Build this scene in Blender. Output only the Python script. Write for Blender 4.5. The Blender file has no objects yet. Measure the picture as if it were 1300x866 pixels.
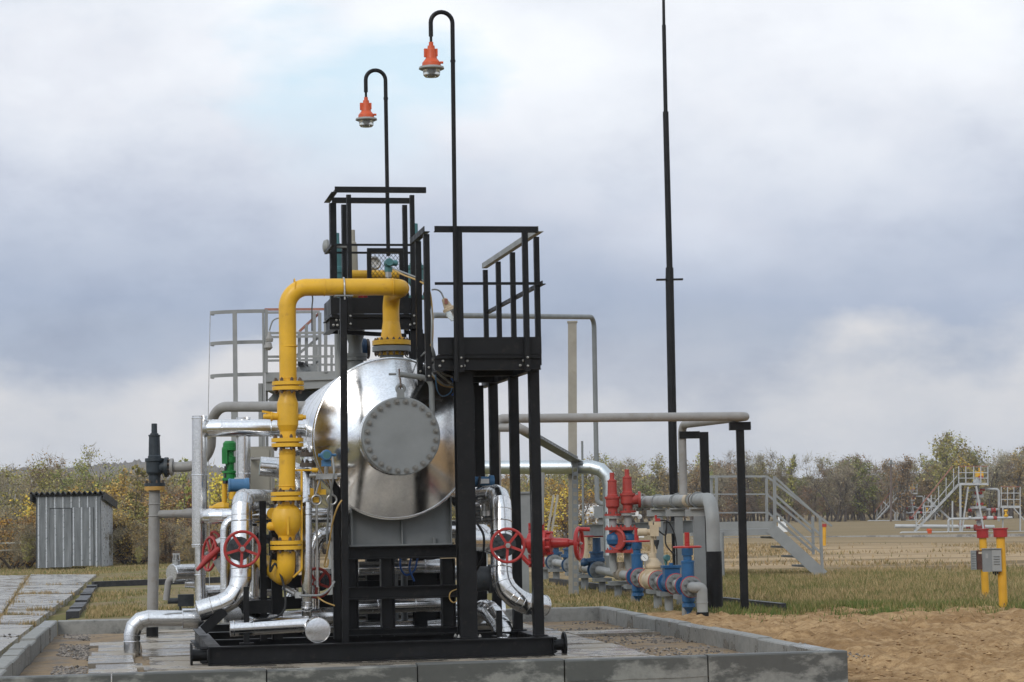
import bpy, math, random
import numpy as np
from mathutils import Vector as V, Matrix, noise
random.seed(7)
SC = bpy.context.scene
COL = SC.collection
PI = math.pi
# ------------------------------------------------------------------ camera
F, RHO, HC = 2860.0, 0.019, 1.47
TH = math.atan(216 / F)
st, ct = math.sin(TH), math.cos(TH)
EYE = V((0, 0, HC))
def ray(px, py):
    x, y = (px - 650) / F, (py - 433) / F
    x2, y2 = x - RHO * y, y + RHO * x
    return V((x2, ct + y2 * st, st - y2 * ct))
def P(px, py, Y):
    d = ray(px, py); return EYE + d * (Y / d.y)
def G(px, py, z=0.0):
    d = ray(px, py); return EYE + d * ((z - HC) / d.z)
PADZ = 0.12
ANG = math.radians(10.4)
U = V((math.cos(ANG), math.sin(ANG), 0)); W = V((-math.sin(ANG), math.cos(ANG), 0)); Z = V((0, 0, 1))
X3 = V((1, 0, 0)); Y3 = V((0, 1, 0))
A0 = G(264.6, 846.3, PADZ)
def S(px, py, b):
    d = ray(px, py); t = (b - (EYE - A0).dot(W)) / d.dot(W); return EYE + d * t
def A(px, py, a):
    d = ray(px, py); t = (a - (EYE - A0).dot(U)) / d.dot(U); return EYE + d * t
def L(a, b, z):
    p = A0 + U * a + W * b; return V((p.x, p.y, z))
def ab(p):
    q = p - A0; return q.dot(U), q.dot(W)
def at_z(p, z): return V((p.x, p.y, z))

cam = bpy.data.objects.new('camera', bpy.data.cameras.new('camera'))
COL.objects.link(cam); SC.camera = cam
cam.data.sensor_width = 36; cam.data.lens = F / 1300 * 36
cam.data.clip_start = 0.5; cam.data.clip_end = 6000
fw = V((0, ct, st)).normalized()
rt = V((1, RHO * st, -RHO * ct)).normalized(); up = rt.cross(fw).normalized(); rt = fw.cross(up)
M = Matrix((rt, up, -fw)).transposed().to_4x4(); M.translation = EYE
cam.matrix_world = M

# ------------------------------------------------------------------ mesh builder
class MB:
    def __init__(s): s.v = []; s.f = []; s.m = []
    def add(s, vs, fs, mi=0):
        n = len(s.v); s.v += [V(x) for x in vs]
        s.f += [tuple(i + n for i in f) for f in fs]; s.m += [mi] * len(fs); return s
    def box8(s, p, mi=0):      # p: 4 bottom then 4 top
        return s.add(p, [(3, 2, 1, 0), (4, 5, 6, 7), (0, 1, 5, 4), (1, 2, 6, 5), (2, 3, 7, 6), (3, 0, 4, 7)], mi)
    def box(s, c, sz, ax=(X3, Y3, Z), mi=0):
        c = V(c); a, b, d = (V(ax[i]) * (sz[i] / 2) for i in range(3))
        return s.box8([c - a - b - d, c + a - b - d, c + a + b - d, c - a + b - d, c - a - b + d, c + a - b + d, c + a + b + d, c - a + b + d], mi)
    def lbox(s, a0, a1, b0, b1, z0, z1, mi=0):
        return s.box8([L(a0, b0, z0), L(a1, b0, z0), L(a1, b1, z0), L(a0, b1, z0), L(a0, b0, z1), L(a1, b0, z1), L(a1, b1, z1), L(a0, b1, z1)], mi)
    def bar(s, p, q, w, h, upv=Z, mi=0):   # rectangular bar from p to q, w sideways, h along up
        p, q = V(p), V(q); t = (q - p).normalized()
        if abs(t.dot(upv)) > 0.98: upv = W
        sd = t.cross(upv).normalized(); u2 = sd.cross(t).normalized()
        c = (p + q) / 2
        return s.box(c, ((q - p).length, w, h), (t, sd, u2), mi)
    def angle(s, p, q, w, upv=Z, side=1, th=.006, mi=0):   # L-section bar
        p, q = V(p), V(q); t = (q - p).normalized()
        if abs(t.dot(upv)) > 0.98: upv = -W
        sd = t.cross(upv).normalized() * side; u2 = upv - t * t.dot(upv); u2.normalize(); l = (q - p).length; c = (p + q) / 2
        s.box(c - sd * (w / 2 - th / 2), (l, th, w), (t, sd, u2), mi)
        return s.box(c + u2 * (w / 2 - th / 2) + sd * (th / 2 + .0005), (l, w - th - .001, th), (t, sd, u2), mi)
    def ibeam(s, p, q, w, h, upv=Z, th=.012, mi=0):
        p, q = V(p), V(q); t = (q - p).normalized()
        if abs(t.dot(upv)) > 0.98: upv = W
        sd = t.cross(upv).normalized(); u2 = sd.cross(t).normalized(); l = (q - p).length; c = (p + q) / 2
        s.box(c, (l, th, h - 2 * th), (t, sd, u2), mi)
        s.box(c + u2 * (h / 2 - th / 2), (l, w, th), (t, sd, u2), mi)
        return s.box(c - u2 * (h / 2 - th / 2), (l, w, th), (t, sd, u2), mi)
    def tube(s, pts, r, n=20, caps=True, mi=0):
        pts = [V(p) for p in pts]
        k = [0] + [i for i in range(1, len(pts)) if (pts[i] - pts[i - 1]).length > 1e-6]
        rr = r if isinstance(r, (list, tuple)) else [r] * len(pts)
        rr = [rr[i] for i in k]; pts = [pts[i] for i in k]
        ts = [(pts[i + 1] - pts[i]).normalized() for i in range(len(pts) - 1)]
        t = ts[0]; ref = Z if abs(t.z) < .9 else X3
        e1 = t.cross(ref).normalized(); e2 = t.cross(e1)
        cs = [e1 * math.cos(2 * PI * i / n) + e2 * math.sin(2 * PI * i / n) for i in range(n)]
        vs = []
        for i, p in enumerate(pts):
            if 0 < i < len(pts) - 1:
                ti, to = ts[i - 1], ts[i]; nn = (ti + to).normalized(); dn = ti.dot(nn)
                cm = [c - ti * (c.dot(nn) / dn) for c in cs]
                vs += [p + c * rr[i] for c in cm]
                cs = [(c - to * c.dot(to)).normalized() for c in cm]
            else: vs += [p + c * rr[i] for c in cs]
        fs = []
        for i in range(len(pts) - 1):
            for j in range(n):
                j2 = (j + 1) % n; fs.append((i * n + j, i * n + j2, (i + 1) * n + j2, (i + 1) * n + j))
        if caps:
            fs.append(tuple(range(n - 1, -1, -1))); fs.append(tuple((len(pts) - 1) * n + j for j in range(n)))
        return s.add(vs, fs, mi)
    def lathe(s, p, ax, prof, n=24, mi=0):   # prof: (t along axis, radius)
        p = V(p); t = V(ax).normalized(); ref = Z if abs(t.z) < .9 else X3
        e1 = t.cross(ref).normalized(); e2 = t.cross(e1)
        cs = [e1 * math.cos(2 * PI * i / n) + e2 * math.sin(2 * PI * i / n) for i in range(n)]
        vs = []; fs = []
        for (a, r) in prof: vs += [p + t * a + c * max(r, 1e-4) for c in cs]
        for i in range(len(prof) - 1):
            for j in range(n):
                j2 = (j + 1) % n; fs.append((i * n + j, i * n + j2, (i + 1) * n + j2, (i + 1) * n + j))
        fs.append(tuple(range(n - 1, -1, -1))); fs.append(tuple((len(prof) - 1) * n + j for j in range(n)))
        return s.add(vs, fs, mi)
    def cyl(s, p, q, r, n=20, mi=0):
        d = V(q) - V(p); return s.lathe(p, d, [(0, r), (d.length, r)], n, mi)
    def torus(s, c, ax, R, r, n=36, k=10, mi=0, a0=0, a1=2 * PI):
        c = V(c); t = V(ax).normalized(); ref = Z if abs(t.z) < .9 else X3
        e1 = t.cross(ref).normalized(); e2 = t.cross(e1); vs = []; fs = []
        for i in range(n):
            an = 2 * PI * i / n; d = e1 * math.cos(an) + e2 * math.sin(an)
            for j in range(k):
                b = 2 * PI * j / k; vs.append(c + d * (R + r * math.cos(b)) + t * (r * math.sin(b)))
        for i in range(n):
            for j in range(k):
                fs.append((i * k + j, i * k + (j + 1) % k, ((i + 1) % n) * k + (j + 1) % k, ((i + 1) % n) * k + j))
        return s.add(vs, fs, mi)
    def ball(s, c, r, sq=(1, 1, 1), n=16, mi=0):
        vs = [V(c) + V((0, 0, r * sq[2]))]; m = n // 2
        for i in range(1, m):
            a = PI * i / m
            for j in range(n):
                b = 2 * PI * j / n; vs.append(V(c) + V((r * sq[0] * math.sin(a) * math.cos(b), r * sq[1] * math.sin(a) * math.sin(b), r * sq[2] * math.cos(a))))
        vs.append(V(c) - V((0, 0, r * sq[2]))); fs = [(0, 1 + j, 1 + (j + 1) % n) for j in range(n)]
        for i in range(m - 2):
            for j in range(n):
                a = 1 + i * n; fs.append((a + j, a + n + j, a + n + (j + 1) % n, a + (j + 1) % n))
        e = len(vs) - 1; a = 1 + (m - 2) * n
        fs += [(a + (j + 1) % n, a + j, e) for j in range(n)]
        return s.add(vs, fs, mi)
    def bolts(s, p, ax, R, k, r=.014, h=.03, back=0, ph=0, mi=0):   # hex heads on a bolt circle, h out and back behind
        t = V(ax).normalized(); ref = Z if abs(t.z) < .9 else X3
        e1 = t.cross(ref).normalized(); e2 = t.cross(e1)
        for i in range(k):
            an = 2 * PI * (i + .5) / k + ph; c = V(p) + (e1 * math.cos(an) + e2 * math.sin(an)) * R
            s.lathe(c - t * back, t, [(0, r), (h + back, r)], 6, mi)
            s.lathe(c - t * (back + .012), t, [(0, r * .55), (h + back + .024, r * .55)], 6, mi)
        return s
    def mesh(s, name, mats, origin=V((0, 0, 0)), ang=.34, smooth=True):
        me = bpy.data.meshes.new(name)
        me.from_pydata([tuple(v - origin) for v in s.v], [], s.f)
        for m in (mats if isinstance(mats, (list, tuple)) else [mats]): me.materials.append(m)
        if len(set(s.m)) > 1: me.polygons.foreach_set('material_index', s.m)
        if smooth:
            me.polygons.foreach_set('use_smooth', [True] * len(me.polygons)); me.set_sharp_from_angle(angle=ang)
        me.update(); return me
    def base(s):
        xs = [v.x for v in s.v]; ys = [v.y for v in s.v]; zs = [v.z for v in s.v]
        return V(((min(xs) + max(xs)) / 2, (min(ys) + max(ys)) / 2, min(zs)))

def fil(pts, R, n=8):
    """polyline with corners rounded to radius R in n chords"""
    pts = [V(p) for p in pts]; out = [pts[0]]
    for i in range(1, len(pts) - 1):
        a, b, c = pts[i - 1], pts[i], pts[i + 1]
        d1 = (a - b).normalized(); d2 = (c - b).normalized(); an = d1.angle(d2)
        if an > PI - .03: out.append(b); continue
        r = R[i - 1] if isinstance(R, (list, tuple)) else R
        k = r / math.tan(an / 2); k = min(k, (a - b).length * .49 if i > 1 else (a - b).length * .98, (c - b).length * (.49 if i < len(pts) - 2 else .98)); r = k * math.tan(an / 2)
        cen = b + (d1 + d2).normalized() * (r / math.sin(an / 2)); s0 = b + d1 * k - cen; s1 = b + d2 * k - cen
        tot = s0.angle(s1)
        for j in range(n + 1):
            t = j / n; out.append(cen + (s0 * math.sin((1 - t) * tot) + s1 * math.sin(t * tot)) / math.sin(tot))
    out.append(pts[-1]); return out

# ------------------------------------------------------------------ objects
def tag(o, label=None, cat=None, group=None, kind=None):
    if label: o['label'] = label
    if cat: o['category'] = cat
    if group: o['group'] = group
    if kind: o['kind'] = kind
    return o
def thing(name, label, cat, loc, group=None):
    o = bpy.data.objects.new(name, None); COL.objects.link(o); o.location = loc; o.empty_display_size = .1
    o['origin'] = tuple(loc); return tag(o, label, cat, group)
def org(o):
    v = V((0, 0, 0))
    while o is not None: v = v + o.location; o = o.parent
    return v
def part(name, mb, mt, parent, label=None, **k):
    o0 = mb.base(); o = bpy.data.objects.new(name, mb.mesh(name, mt, o0, **k)); COL.objects.link(o)
    o.parent = parent; o.location = o0 - org(parent)
    if label: o['label'] = label
    return o
def solo(name, mb, mt, label, cat, group=None, **k):
    o0 = mb.base(); o = bpy.data.objects.new(name, mb.mesh(name, mt, o0, **k)); COL.objects.link(o); o.location = o0
    return tag(o, label, cat, group)
def struct(name, mb, mt, kind='structure', **k):
    o = bpy.data.objects.new(name, mb.mesh(name, mt, **k)); COL.objects.link(o); o['kind'] = kind; return o
def kids(o): return [c for c in bpy.data.objects if c.parent == o]
def dup(o, loc=None, rz=0, label=None, scale=None, parent=None, kd=None):
    c = o.copy(); COL.objects.link(c)
    if parent: c.parent = parent
    if loc is not None: c.location = loc
    if rz: c.rotation_euler = (0, 0, rz)
    if scale: c.scale = scale if isinstance(scale, (tuple, list, V)) else (scale,) * 3
    if label: c['label'] = label
    for ch in kids(o): dup(ch, parent=c)
    return c

# ------------------------------------------------------------------ materials
def lin(c):
    if isinstance(c, str):
        c = [int(c[i:i + 2], 16) / 255 for i in (0, 2, 4)]; c = [x / 12.92 if x < .04045 else ((x + .055) / 1.055) ** 2.4 for x in c]
    return (*c[:3], 1)
class NT:
    def __init__(s, name):
        s.m = bpy.data.materials.new(name); s.m.use_nodes = True; s.t = s.m.node_tree
        s.b = s.t.nodes['Principled BSDF']; s.o = s.t.nodes['Material Output']; s.tc = None
    def n(s, ty, **k):
        x = s.t.nodes.new(ty)
        for a, b in k.items():
            if isinstance(b, bpy.types.NodeSocket): s.t.links.new(b, x.inputs[a.replace('_', ' ')])
            elif a in x.inputs.keys(): x.inputs[a].default_value = b
            elif a.replace('_', ' ') in x.inputs.keys(): x.inputs[a.replace('_', ' ')].default_value = b
            else: setattr(x, a, b)
        return x
    def co(s):
        if not s.tc: s.tc = s.n('ShaderNodeTexCoord')
        return s.tc.outputs['Object']
    def noise(s, sc, det=4, rough=.55, vec=None, dist=0):
        return s.n('ShaderNodeTexNoise', Vector=vec or s.co(), Scale=sc, Detail=det, Roughness=rough, Distortion=dist).outputs['Fac']
    def ramp(s, fac, stops, interp='LINEAR'):
        r = s.n('ShaderNodeValToRGB', Fac=fac); cr = r.color_ramp; cr.interpolation = interp
        while len(cr.elements) > 1: cr.elements.remove(cr.elements[-1])
        for i, (p, c) in enumerate(stops):
            e = cr.elements[0] if i == 0 else cr.elements.new(p)
            e.position = p; e.color = lin(c) if not isinstance(c, (int, float)) else (c, c, c, 1)
        return r.outputs['Color']
    def mix(s, f, a, b, mode='MIX'):
        x = s.n('ShaderNodeMix', data_type='RGBA', blend_type=mode)
        for i, q in ((0, f), (6, a), (7, b)):
            if isinstance(q, bpy.types.NodeSocket): s.t.links.new(q, x.inputs[i])
            else: x.inputs[i].default_value = q if i == 0 else lin(q)
        return x.outputs[2]
    def math(s, op, a, b=0, c=0, clamp=False):
        x = s.n('ShaderNodeMath', operation=op, use_clamp=clamp)
        for i, q in enumerate((a, b, c)):
            if isinstance(q, bpy.types.NodeSocket): s.t.links.new(q, x.inputs[i])
            else: x.inputs[i].default_value = q
        return x.outputs[0]
    def bump(s, h, st=.3, d=.01):
        x = s.n('ShaderNodeBump', Height=h, Strength=st, Distance=d); s.t.links.new(x.outputs[0], s.b.inputs['Normal']); return x
    def set(s, **k):
        for a, q in k.items():
            a = a.replace('_', ' ')
            if isinstance(q, bpy.types.NodeSocket): s.t.links.new(q, s.b.inputs[a])
            else: s.b.inputs[a].default_value = q
        return s
def paint(name, col, rough=.45, var=.25, sc=5, dirt=None, damt=.35, metal=0, bump=.15, spec=.4):
    t = NT(name); c = lin(col)
    n1 = t.noise(sc, 5); lo = tuple(x * (1 - var) for x in c[:3]); hi = tuple(min(1, x * (1 + var)) for x in c[:3])
    o = t.ramp(n1, [(.3, lo), (.7, hi)])
    if dirt is not None:
        n2 = t.noise(sc * 2.7, 6, .65); k = t.ramp(n2, [(1 - damt - .12, 0.), (1 - damt + .1, 1.)])
        o = t.mix(t.math('MULTIPLY', k, .7), o, dirt)
    r = t.ramp(t.noise(sc * 1.7, 3), [(.3, max(.05, rough - .1)), (.7, min(1, rough + .15))])
    t.set(Base_Color=o, Roughness=r, Metallic=metal); t.b.inputs['Specular IOR Level'].default_value = spec
    if bump: t.bump(t.noise(sc * 14, 3), bump, .004)
    return t.m
def galv(name, base=.75, r0=.1, r1=.28, dent=.5, tint=(1, 1, 1), dsc=3.5, dull=0):
    t = NT(name); n1 = t.noise(6, 6, .6)
    vor = t.n('ShaderNodeTexVoronoi', Vector=t.co(), Scale=70).outputs['Color']
    sp = t.math('MULTIPLY_ADD', t.n('ShaderNodeSeparateColor', Color=vor).outputs[0], .10, base - .05)
    c = t.n('ShaderNodeCombineColor', Red=t.math('MULTIPLY', sp, tint[0]), Green=t.math('MULTIPLY', sp, tint[1]), Blue=t.math('MULTIPLY', sp, tint[2])).outputs[0]
    grime = t.ramp(t.noise(2.3, 7, .65), [(.5, 0.), (.75, 1.)])
    c = t.mix(t.math('MULTIPLY', grime, .35), c, (base * .6, base * .58, base * .54))
    t.set(Base_Color=c, Metallic=1 - dull, Roughness=t.ramp(n1, [(.3, r0), (.72, r1)]))
    h = t.math('ADD', t.noise(dsc, 2, .4), t.math('MULTIPLY', t.noise(45, 2), .018))
    t.bump(h, dent, .012)
    return t.m
M_BRIGHT = galv('bright_cladding', .76, .12, .25, .06, dsc=1.6)
M_CLAD = galv('pipe_cladding', .66, .15, .30, .05)
M_DULL = galv('dull_cladding', .62, .30, .48, .2, (.93, 1.0, 1.02))
M_BLACK = paint('black_paint', (.007, .007, .0075), .42, .4, 5, (.036, .031, .025), .30, spec=.22)
M_GREY = paint('grey_paint', (.19, .20, .20), .5, .12, 4, (.12, .115, .10), .22)
M_LGREY = paint('light_grey_paint', (.27, .275, .265), .5, .14, 3, (.19, .17, .14), .25)
M_PIPE = paint('grey_pipe_paint', (.26, .25, .235), .5, .15, 3.5, (.20, .17, .13), .35)
M_RGREY = paint('rail_grey_paint', (.24, .245, .24), .5, .12, 3, (.22, .13, .09), .22)
M_YEL = paint('yellow_paint', (.66, .37, .022), .40, .12, 4, (.34, .18, .035), .30, bump=.1)
M_YELP = paint('weathered_yellow_paint', (.62, .32, .02), .5, .12, 4, (.45, .27, .05), .3)
M_RED = paint('red_paint', (.34, .03, .026), .42, .18, 8, (.22, .04, .03), .25)
M_RED2 = paint('bright_red_paint', (.37, .025, .022), .35, .14, 8, (.28, .03, .03), .2)
M_BRICKRED = paint('brick_red_paint', (.33, .04, .03), .5, .15, 8, (.2, .05, .04), .3)
M_BLUE = paint('blue_paint', (.014, .085, .20), .42, .2, 7, (.03, .08, .16), .3)
M_DBLUE = paint('dark_blue_paint', (.018, .06, .13), .42, .2, 7, (.03, .05, .08), .3)
M_SBLUE = paint('steel_blue_paint', (.06, .17, .32), .42, .15, 7, (.05, .1, .17), .2)
M_TEAL = paint('teal_paint', (.055, .16, .17), .42, .2, 7)
M_GREEN = paint('green_paint', (.012, .18, .035), .4, .15, 7)
M_CREAM = paint('cream_paint', (.50, .40, .27), .5, .12, 6, (.33, .25, .16), .3)
M_BEIGE = paint('beige_paint', (.32, .30, .25), .5, .08, 2)
M_ORANGE = paint('orange_paint', (.56, .085, .022), .42, .1, 9, (.5, .1, .04), .2)
M_RUST = paint('rusty_bolt_steel', (.13, .10, .08), .6, .4, 30, metal=.5)
M_BOLT = paint('zinc_bolt_steel', (.42, .41, .38), .4, .25, 30, metal=.7)
M_STEEL = paint('bare_steel', (.40, .40, .39), .35, .25, 15, metal=.8)
M_IRON = paint('dark_iron', (.05, .055, .06), .5, .3, 12, (.12, .08, .05), .3, metal=.3)
M_NAVY = paint('navy_valve_paint', (.022, .03, .037), .45, .25, 10)
M_RUBBER = paint('black_cable', (.012, .012, .012), .6, .2, 10)
M_HOSE = paint('grey_cable', (.22, .23, .23), .5, .1, 10)
M_YCAB = paint('yellow_cable', (.42, .27, .09), .5, .1, 10)
M_BCAB = paint('blue_cable', (.03, .11, .38), .5, .1, 10)
M_WHITE = paint('white_paint', (.68, .68, .66), .45, .08, 6, (.45, .42, .38), .25)
M_ORED = paint('faded_red_rail_paint', (.30, .13, .095), .5, .15, 6)
M_BAND = paint('yellow_flange_ring', (.42, .24, .06), .6, .2, 10)
def glass(name, col, rough=.1):
    t = NT(name); t.set(Base_Color=lin(col), Roughness=rough, Transmission_Weight=.85, IOR=1.45); return t.m
M_GLASS = glass('lamp_glass', (.75, .75, .72), .15)
M_DIAL = paint('white_dial', (.75, .75, .73), .3, .03, 20)
# ------------------------------------------------------------------ sky and sun
SUN_EL, SUN_AZ = math.radians(34), math.radians(200)   # behind the camera, a little to the left
w = bpy.data.worlds.new('World'); SC.world = w; w.use_nodes = True
nt = w.node_tree; nt.nodes.clear()
t = NT.__new__(NT); t.t = nt; t.tc = None
t.tc = nt.nodes.new('ShaderNodeTexCoord'); gen = t.tc.outputs['Generated']
sky = t.n('ShaderNodeTexSky', sky_type='NISHITA', sun_disc=False, sun_elevation=SUN_EL, sun_rotation=SUN_AZ - PI if False else PI + math.radians(20), altitude=100, air_density=1.0, dust_density=1.5, ozone_density=1.5)
sep = t.n('ShaderNodeSeparateXYZ', Vector=gen); dz = sep.outputs[2]
# azimuth/elevation cloud coordinates stretched sideways
k = t.math('DIVIDE', 1.0, t.math('ADD', t.math('ABSOLUTE', dz), .16))
pl = t.n('ShaderNodeCombineXYZ', X=t.math('MULTIPLY', sep.outputs[0], k), Y=t.math('MULTIPLY', sep.outputs[1], k), Z=t.math('MULTIPLY', dz, 1.6)).outputs[0]
iso = t.n('ShaderNodeMapping', Vector=gen, Scale=(1, 1, 1.7), Location=(3.1, .4, .7)).outputs[0]
nA = t.noise(4.2, 8, .52, iso)            # big puffs
nB = t.noise(2.3, 6, .50, pl)             # plane of stratus
nC = t.noise(8.0, 10, .60, iso)            # billows
nD = t.noise(5.2, 7, .5, t.n('ShaderNodeMapping', Vector=gen, Scale=(1, 1, 2.3), Location=(7.7, 2.4, 1.3)).outputs[0])
v = t.math('ADD', dz, t.math('MULTIPLY', t.math('SUBTRACT', nA, .5), .085))
v = t.math('ADD', v, t.math('MULTIPLY', t.math('SUBTRACT', nB, .5), .03))
base = t.ramp(v, [(0, 'c6c9d0'), (.03, 'c6cad2'), (.055, 'bcc2ce'), (.075, 'acb7c9'), (.092, 'a8b5cb'), (.112, 'bac4d6'), (.135, 'ced5e3'), (.17, 'dde2ec'), (.215, 'eaeef5'), (.5, 'dae0ec'), (1, 'c8d2e4')])
br = t.ramp(nC, [(.32, 'dee1e8'), (.45, 'f0f2f5'), (.55, 'f8f8f9'), (.66, 'ffffff')])
hsv = t.n('ShaderNodeHueSaturation', Color=base, Saturation=.92); col = t.mix(1.0, hsv.outputs[0], br, 'MULTIPLY')
# cream cumulus low down
el = t.math('ADD', t.math('MULTIPLY', dz, -5.5), t.math('ADD', nD, t.math('MULTIPLY', t.math('SUBTRACT', nC, .5), .30)))
cm = t.ramp(el, [(.13, 0.), (.24, 1.)])
cc = t.ramp(t.math('ADD', nC, t.math('MULTIPLY', dz, 1.2)), [(.38, 'bcc0c8'), (.50, 'c9cbd0'), (.68, 'd9d8d9')])
col = t.mix(t.math('MULTIPLY', cm, .9), col, cc)
# bright veil and blue holes high up
hole = t.math('MULTIPLY', t.ramp(nD, [(.52, 0.), (.62, 1.)]), t.ramp(dz, [(.14, 0.), (.19, 1.)]))
skyc = t.n('ShaderNodeVectorMath', operation='SCALE'); nt.links.new(sky.outputs[0], skyc.inputs[0]); skyc.inputs['Scale'].default_value = 1.0
c10 = t.n('ShaderNodeVectorMath', operation='SCALE'); nt.links.new(col, c10.inputs[0]); c10.inputs['Scale'].default_value = 10.0
veil = t.mix(t.math('MULTIPLY', t.ramp(nA, [(.45, 0.), (.62, 1.)]), t.math('MULTIPLY', t.ramp(dz, [(.12, 0.), (.20, 1.)]), .85)), c10.outputs[0], (9.2, 9.5, 9.9))
holec = t.mix(.72, skyc.outputs[0], (6.6, 8.7, 9.8))
fin = t.mix(t.math('MULTIPLY', hole, .75), veil, holec)
# the cloud deck is brighter round the hidden sun, behind the camera
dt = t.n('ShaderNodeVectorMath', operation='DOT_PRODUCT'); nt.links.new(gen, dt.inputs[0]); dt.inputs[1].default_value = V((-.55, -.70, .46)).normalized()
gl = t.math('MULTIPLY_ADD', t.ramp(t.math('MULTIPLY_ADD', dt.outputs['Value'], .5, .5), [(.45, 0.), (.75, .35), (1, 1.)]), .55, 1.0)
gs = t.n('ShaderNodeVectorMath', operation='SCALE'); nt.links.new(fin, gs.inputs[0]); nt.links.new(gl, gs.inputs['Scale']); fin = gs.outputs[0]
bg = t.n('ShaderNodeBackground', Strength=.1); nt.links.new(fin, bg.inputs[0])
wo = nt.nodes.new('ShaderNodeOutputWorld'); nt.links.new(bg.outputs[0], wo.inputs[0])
sl = bpy.data.lights.new('sun', 'SUN'); sl.energy = .9; sl.angle = math.radians(18); sl.color = (1, .95, .88)
so = bpy.data.objects.new('sun', sl); COL.objects.link(so)
sd = V((-.35, -.80, .62)).normalized()       # towards the sun
so.rotation_euler = sd.to_track_quat('Z', 'Y').to_euler(); so.location = sd * 60
sky.sun_elevation = math.asin(sd.z); sky.sun_rotation = math.atan2(sd.x, sd.y)
SC.view_settings.view_transform = 'Standard'; SC.view_settings.look = 'None'; SC.view_settings.exposure = .15; SC.view_settings.gamma = 1
SC.render.engine = 'CYCLES'; SC.cycles.use_denoising = True; SC.cycles.max_bounces = 8; SC.cycles.glossy_bounces = 5; SC.cycles.transparent_max_bounces = 6
SC.cycles.caustics_reflective = False; SC.cycles.caustics_refractive = False

# ------------------------------------------------------------------ pad outline in a,b coordinates
KC = {k: ab(G(x, y, .27)) for k, (x, y) in dict(fr=(1076, 826), br=(775, 770), bl=(71, 787), fl=(16, 840)).items()}
PA0, PA1 = KC['bl'][0], KC['br'][0]; PB0, PB1 = KC['fr'][1], (KC['br'][1] + KC['bl'][1]) / 2
print('pad', KC, PA0, PA1, PB0, PB1)
PA1 = (KC['br'][0] + KC['fr'][0]) / 2
# ------------------------------------------------------------------ ground sheet
def gh(x, y):
    q = V((x, y, 0)) - A0; a, b = q.dot(U), q.dot(W)
    if PA0 - .1 < a < PA1 + .1 and PB0 - .1 < b < PB1 + .1: return -.10      # under the pad
    n1 = noise.noise(V((x * .5, y * .5, 3))); n2 = noise.noise(V((x * 1.9, y * 1.9, 9))); n3 = noise.noise(V((x * 5.5, y * 5.5, 5)))
    sand = max(0, min(1, (a - PA1) / 1.0)) * max(0, min(1, (34 - y) / 5)) * max(0, min(1, (y - 6) / 4))
    n4 = abs(noise.noise(V((x * 2.6 + 7, y * 1.5, 7)))); n5 = noise.noise(V((x * 11, y * 9, 5)))
    z = .015 * n1 + sand * (.06 * n1 + .075 * n2 + .05 * n3 + .028 * n5 + .12 * (.25 - n4) - .02)
    z += sand * .10 * max(0, noise.noise(V((x * .9 + 4, y * .55, 1))) - .1)
    if y > 45: z += .10 * noise.noise(V((x * .07, y * .07, 2))) * min(1, (y - 45) / 40)
    d = max(0, min(1, (-4.9 - a) / .4))
    if a < PA0 + .1: z -= .06
    return z
def axis(segs):
    o = []
    for lo, hi, n in segs: o += [lo + (hi - lo) * i / n for i in range(n)]
    return o + [segs[-1][1]]
gx = axis([(-1500, -200, 12), (-200, -30, 34), (-30, -7, 46), (-7, 2, 60), (2, 9.5, 160), (9.5, 14, 40), (14, 30, 40), (30, 200, 34), (200, 1500, 12)])
gy = axis([(-600, -40, 8), (-40, 8, 30), (8, 16, 40), (16, 34, 240), (34, 60, 80), (60, 220, 60), (220, 3000, 20)])
nx, ny = len(gx), len(gy)
gm = bpy.data.meshes.new('ground')
gm.from_pydata([(x, y, gh(x, y)) for y in gy for x in gx], [], [(j * nx + i, j * nx + i + 1, (j + 1) * nx + i + 1, (j + 1) * nx + i) for j in range(ny - 1) for i in range(nx - 1)])
gm.polygons.foreach_set('use_smooth', [True] * len(gm.polygons))
t = NT('ground_soil'); pos = t.co(); sp = t.n('ShaderNodeSeparateXYZ', Vector=pos)
nw = t.noise(.12, 5, .6); nf = t.noise(1.3, 6, .65); ng = t.noise(9, 5, .7); nh = t.noise(60, 4, .7)
st_ = t.n('ShaderNodeMapping', Vector=pos, Scale=(.035, .22, 1)).outputs[0]; nst = t.noise(1.0, 6, .62, st_)
# b and a coordinates across the ground
aa = t.math('SUBTRACT', t.math('ADD', t.math('MULTIPLY', sp.outputs[0], U.x), t.math('MULTIPLY', sp.outputs[1], U.y)), A0.dot(U))
yy = t.math('ADD', sp.outputs[1], t.math('MULTIPLY', t.math('SUBTRACT', nf, .5), 2.2))
sand = t.mix(nf, (.38, .245, .12), (.51, .345, .185)); sand = t.mix(t.ramp(t.noise(.8, 6, .65), [(.46, 0.), (.62, .8)]), sand, (.24, .14, .062)); sand = t.mix(t.ramp(ng, [(.42, 0.), (.62, .75)]), sand, (.20, .115, .05))
sand = t.mix(t.ramp(nh, [(.52, 0.), (.72, .5)]), sand, (.13, .075, .035))
grs = t.mix(nf, (.15, .135, .05), (.30, .22, .105)); grs = t.mix(t.ramp(ng, [(.35, 0.), (.7, .8)]), grs, (.10, .105, .035))
dry = t.mix(t.ramp(nst, [(.43, 0.), (.56, 1.)]), (.19, .14, .075), (.43, .31, .185)); dry = t.mix(t.ramp(nf, [(.45, 0.), (.7, .5)]), dry, (.20, .15, .08))
far = t.mix(nst, (.17, .13, .068), (.28, .21, .12))
dirt = t.mix(nf, (.20, .15, .085), (.33, .245, .14)); dirt = t.mix(t.ramp(ng, [(.4, 0.), (.65, .8)]), dirt, (.13, .11, .05))
y2 = t.math('ADD', sp.outputs[1], t.math('MULTIPLY', t.math('SUBTRACT', nst, .5), 60))
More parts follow.
